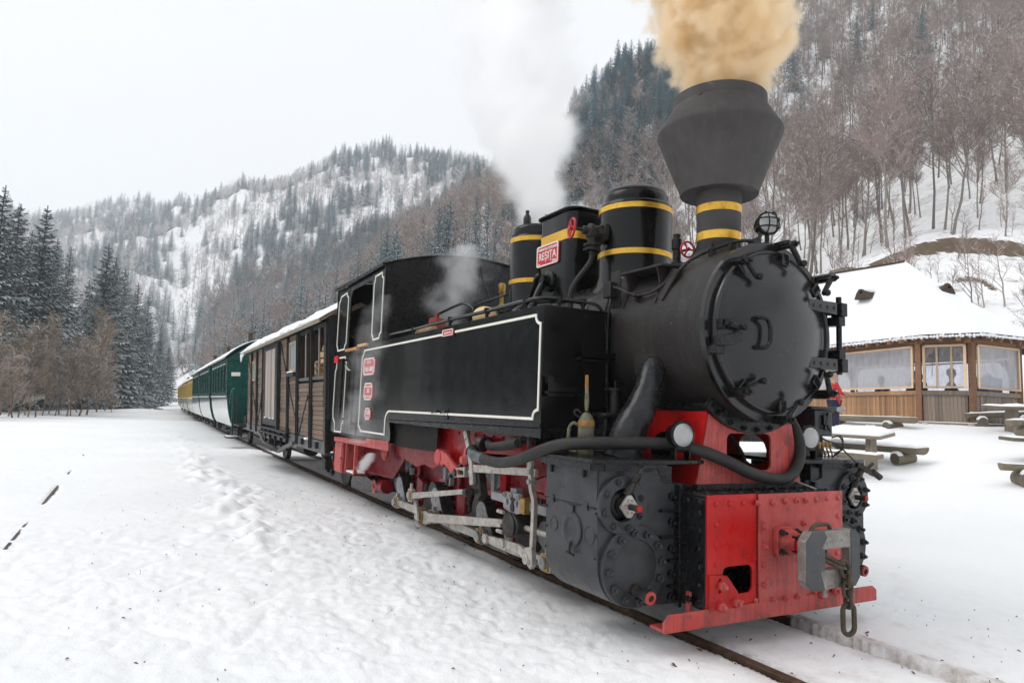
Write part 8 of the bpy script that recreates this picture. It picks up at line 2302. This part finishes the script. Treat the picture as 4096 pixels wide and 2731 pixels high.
def bench(label, corner, d, wv, L_, w, th, log_at, seed=2, thick=0.06, logr=0.10, zg=None, half=True, loglen=0.42):
    b0 = thing('log_bench', label, 'bench', (corner[0], corner[1], corner[2]-0.35))
    mb, c, d, wv, up = board(corner, d, wv, L_, w, th, LOGW, half)
    mb.out('bench_seat', LOGW, b0, sharp=40)
    snow_pile(c+d*0.01+wv*0.01, d, wv, L_-0.02, w-0.02, up, thick, seed, b0)
    for f in log_at:
        m0 = c+d*(f*L_)+wv*(w*0.5)-up*(th+logr*0.85)
        lo = MB().cyl(m0-wv*loglen/2, m0+wv*loglen/2, logr, n=20).out('support_log', LOGW, b0)
        MB().cyl(m0-wv*(loglen/2+0.003), m0-wv*(loglen/2-0.01), logr*0.94, n=20).out('log_end', ENDW, lo)
        MB().lathe([(logr*1.18, -loglen/2-0.005), (logr*1.22, -loglen/2+0.10)], m0, wv, 20, 0, 0.01) if False else None
        sc_ = []
        for i in range(9):
            t = -1.0+2.0*i/8; sc_.append(t)
        cap = MB(); vs = []
        for x in (-loglen/2-0.004, -loglen/2+0.10):
            for t in sc_:
                for r_ in (logr, logr+0.035*math.cos(t*1.3)):
                    q3 = m0+wv*x+d*math.sin(t)*r_+up*math.cos(t)*r_; vs.append(tuple(q3))
        fs = []
        for i in range(8):
            a = i*2; fs += [(a, a+1, a+3, a+2), (18+a, 18+a+2, 18+a+3, 18+a+1), (a+1, 18+a+1, 18+a+3, a+3)]
        cap.add(vs, fs).out('log_snow', SNOW, lo)
    return b0
table('snow-capped table nearest the engine, right of the cylinder', (-4.58, 7.97, 0.95), (-1.06, 0.25, 0.0), (-0.15, 0.85, 0.10), 2.2, 0.62, 0.33, (0.17, 0.85), 0.11, 1.0)
bench('log bench behind the nearest table, deep snow on it', (-4.44, 8.78, 0.765), (-1.0, 0.13, 0.0), (0.05, 0.30, 0.02), 2.3, 0.30, 0.12, (0.17, 0.8), 3.0, 0.085)
bench('plank bench in front of the nearest table, half hidden by the engine', (-4.30, 7.44, 0.655), (-0.95, 0.22, 0.0), (-0.05, 0.30, 0.02), 2.0, 0.26, 0.07, (0.5,), 5.0, 0.03, half=False)
bench('long snowy bench against the foot of the pavilion wall', (-6.33, 11.75, 1.335), (-1.0, 0.06, 0.0), (0.05, 0.30, 0.0), 3.2, 0.28, 0.13, (0.16, 0.62), 7.0, 0.02, 0.10)
table('snowy table at the right edge in front of the pavilion', (-4.58, 11.95, 1.60), (0.28, 0.95, 0.02), (-0.5, 0.25, 0.03), 1.9, 0.62, 1.10, (0.26, 0.85), 0.05, 9.0)
bench('log bench behind the right-edge table by the pavilion', (-5.75, 13.0, 1.47), (0.40, 0.62, 0.05), (-0.2, 0.15, 0), 1.9, 0.24, 0.11, (0.12, 0.6), 11.0, 0.03, 0.11)
bench('log bench at the right edge, in front of the right-edge table', (-4.15, 11.35, 1.33), (0.5, 0.85, 0.02), (-0.25, 0.18, 0.0), 1.4, 0.24, 0.12, (0.22, 0.8), 13.0, 0.03, 0.10)
bench('nearest log bench at the right edge of the photo, low in the frame', (-2.66, 7.88, 0.66), (0.62, 0.75, 0.0), (-0.2, 0.22, 0.0), 1.6, 0.26, 0.10, (0.20, 0.8), 15.0, 0.012, 0.13)
table('table whose plank corner just enters the right edge between the benches', (-3.20, 9.35, 1.02), (0.55, 0.83, 0.0), (-0.5, 0.45, 0.02), 1.6, 0.55, 0.55, (0.5,), 0.02, 17.0)

# ------------------------------------------------------------------ litter on the snow
lit = MB(); q9 = random.Random(21)
for i in range(900):
    x = q9.uniform(-7, 2.2)
    y = q9.gauss(0, 0.9) if q9.random() < 0.6 else q9.uniform(-3.4, 1.6)
    if abs(y) < 0.36 and x < -0.3: continue
    L_ = q9.choice((0.003, 0.004, 0.004, 0.005, 0.007, 0.010, 0.016 if abs(y) < 0.9 else 0.005)); w = L_*q9.uniform(0.2, 0.5); a = q9.uniform(0, 6.28)
    z = ground_h(x, y)+0.002
    c, s = math.cos(a), math.sin(a)
    lit.add([(x-c*L_-s*w, y-s*L_+c*w, z), (x-c*L_+s*w, y-s*L_-c*w, z+0.002), (x+c*L_+s*w*.5, y+s*L_-c*w*.5, z+0.005), (x+c*L_-s*w*.5, y+s*L_+c*w*.5, z+0.006), (x, y, z+0.010)], [(0, 1, 2, 3), (0, 1, 4), (1, 2, 4), (2, 3, 4), (3, 0, 4)])
kind(lit.out('bark_litter', DIRT), 'stuff')
# ------------------------------------------------------------------ smoke and steam
def plume(name, label, path, radii, col, dens, edge, nscale, seed, aniso=0.2, sub=48, lump=0.2, contrast=(0.38, 0.62), step=0.2):
    """a lumpy closed column filled with uneven smoke"""
    mb = MB(); P = [Vector(p) for p in path]; n = sub; vs = []
    m_ = len(P)
    K = 10
    pts, rr = [], []
    for i in range(m_-1):
        a, b_, c, d = P[max(i-1, 0)], P[i], P[i+1], P[min(i+2, m_-1)]
        for k in range(K):
            t = k/K
            pts.append(0.5*((2*b_)+(c-a)*t+(2*a-5*b_+4*c-d)*t*t+(3*b_-a-3*c+d)*t**3)); rr.append(radii[i]*(1-t)+radii[i+1]*t)
    pts.append(P[-1]); rr.append(radii[-1])
    for i, p in enumerate(pts):
        for k in range(n):
            t = 2*PI*k/n; dr = Vector((math.cos(t), math.sin(t), 0))
            s = p+dr*rr[i]
            f = 1+lump*(NZ(Vector((s.x, s.y, s.z))*1.6+Vector((seed, 0, 0)))+0.6*NZ(Vector((s.x, s.y, s.z))*4.2+Vector((0, seed, 0)))+0.35*NZ(Vector((s.x, s.y, s.z))*9.5))*min(1, i/6)
            vs.append(tuple(p+dr*rr[i]*f+Vector((0, 0, 0.05*lump*NZ(s*5)))))
    mb.add(vs, [(i*n+k, i*n+(k+1) % n, (i+1)*n+(k+1) % n, (i+1)*n+k) for i in range(len(pts)-1) for k in range(n)]+[tuple(range(n))[::-1], tuple((len(pts)-1)*n+k for k in range(n))])
    m = bpy.data.materials.new(name); m.use_nodes = True; nt = m.node_tree; nt.nodes.clear(); L = nt.links.new
    o = nt.nodes.new('ShaderNodeOutputMaterial'); v = nt.nodes.new('ShaderNodeVolumePrincipled')
    def mth(op, a, b_=None, c=None):
        q = nt.nodes.new('ShaderNodeMath'); q.operation = op
        for i, w in enumerate((a, b_, c)):
            if w is None: continue
            if hasattr(w, 'links'): L(w, q.inputs[i])
            else: q.inputs[i].default_value = w
        return q.outputs[0]
    g = nt.nodes.new('ShaderNodeNewGeometry'); mp = nt.nodes.new('ShaderNodeMapping'); L(g.outputs['Position'], mp.inputs[0])
    mp.inputs['Location'].default_value = (seed, seed*0.3, 0)
    nz = nt.nodes.new('ShaderNodeTexNoise'); nz.inputs['Scale'].default_value = nscale; nz.inputs['Detail'].default_value = 6; nz.inputs['Roughness'].default_value = 0.58
    nz.inputs['Distortion'].default_value = 0.25
    L(mp.outputs[0], nz.inputs['Vector'])
    # distance from the (bent) axis, read from curves of height
    sp = nt.nodes.new('ShaderNodeSeparateXYZ'); L(g.outputs['Position'], sp.inputs[0])
    z0, z1 = P[0].z, P[-1].z
    tz = mth('DIVIDE', mth('SUBTRACT', sp.outputs['Z'], z0), z1-z0)
    def curve(vals, lo, hi):
        fc = nt.nodes.new('ShaderNodeFloatCurve'); c = fc.mapping.curves[0]
        for i, (p_, w) in enumerate(zip(P, vals)):
            u = (p_.z-z0)/(z1-z0); y_ = (w-lo)/(hi-lo)
            if i == 0: c.points[0].location = (0, y_)
            elif i == m_-1: c.points[-1].location = (1, y_)
            else: c.points.new(u, y_)
        fc.mapping.use_clip = False; fc.mapping.update()
        L(tz, fc.inputs['Value'])
        return mth('MULTIPLY_ADD', fc.outputs[0], hi-lo, lo)
    lox, hix = min(p_.x for p_ in P)-.01, max(p_.x for p_ in P)+.01
    loy, hiy = min(p_.y for p_ in P)-.01, max(p_.y for p_ in P)+.01
    dx = mth('SUBTRACT', sp.outputs['X'], curve([p_.x for p_ in P], lox, hix))
    dy = mth('SUBTRACT', sp.outputs['Y'], curve([p_.y for p_ in P], loy, hiy))
    rad = mth('SQRT', mth('ADD', mth('MULTIPLY', dx, dx), mth('MULTIPLY', dy, dy)))
    s_ = mth('SUBTRACT', 1.0, mth('DIVIDE', rad, curve(radii, 0.0, max(radii)*1.05)))
    f = mth('ADD', mth('MULTIPLY', s_, edge), mth('MULTIPLY', mth('SUBTRACT', nz.outputs['Fac'], 0.5), 2.6))
    d_ = nt.nodes.new('ShaderNodeMapRange'); d_.interpolation_type = 'SMOOTHSTEP'
    d_.inputs['From Min'].default_value = contrast[0]; d_.inputs['From Max'].default_value = contrast[1]
    d_.inputs['To Min'].default_value = 0.0; d_.inputs['To Max'].default_value = dens
    L(f, d_.inputs['Value']); L(d_.outputs[0], v.inputs['Density'])
    v.inputs['Color'].default_value = (*col, 1); v.inputs['Anisotropy'].default_value = aniso
    L(v.outputs[0], o.inputs['Volume'])
    m.cycles.volume_step_rate = step
    ob = mb.out(name, m, None, sharp=180)
    kind(ob, 'stuff'); ob['label'] = label
    return ob
plume('chimney_smoke', 'tan smoke billowing from the funnel', [(-0.458, 0, 3.12), (-0.43, 0.02, 3.35), (-0.46, 0.04, 3.65), (-0.52, 0.05, 4.05), (-0.62, 0.1, 4.6), (-0.78, 0.1, 5.4)], [0.30, 0.42, 0.53, 0.62, 0.74, 0.85],
      (0.992, 0.905, 0.745), 26.0, 2.0, 6.0, 1.0, 0.3, lump=0.0, contrast=(0.30, 1.0), step=0.10)
plume('dome_steam', 'white steam drifting up from the safety valves', [(-2.75, 0.0, 2.84), (-2.95, 0.1, 3.3), (-3.3, 0.2, 4.0), (-3.75, 0.3, 4.9), (-4.5, 0.5, 6.2), (-5.0, 0.6, 7.6)], [0.24, 0.50, 0.78, 0.95, 1.1, 1.3],
      (0.997, 0.997, 0.999), 7.0, 1.7, 2.2, 5.0, 0.3, lump=0.0, contrast=(0.45, 1.3), step=0.12)
plume('cab_steam', 'thin steam drifting in front of the cab', [(-3.62, -0.45, 1.85), (-3.66, -0.4, 2.2), (-3.70, -0.3, 2.5), (-3.75, -0.2, 2.85)], [0.22, 0.42, 0.46, 0.25],
      (0.98, 0.98, 0.99), 3.0, 1.1, 4.0, 9.0, 0.3, sub=24, lump=0.0, contrast=(0.3, 1.3), step=0.2)
plume('side_steam', 'thin steam rising beside the number plates', [(-3.80, -1.26, 0.80), (-3.74, -1.26, 1.1), (-3.66, -1.24, 1.4), (-3.6, -1.22, 1.85), (-3.55, -1.15, 2.2)], [0.20, 0.24, 0.22, 0.20, 0.12],
      (0.98, 0.98, 0.99), 1.7, 1.2, 5.0, 3.0, 0.3, sub=24, lump=0.0, contrast=(0.2, 1.2), step=0.2)
plume('drain_steam', 'small puff of steam at the cab footstep', [(-4.10, -1.10, 0.50), (-4.08, -1.10, 0.56), (-3.98, -1.10, 0.62), (-3.90, -1.08, 0.70)], [0.05, 0.11, 0.12, 0.06],
      (0.98, 0.98, 0.99), 14.0, 1.4, 10.0, 13.0, 0.3, sub=20, lump=0.0, contrast=(0.35, 1.1), step=0.3)
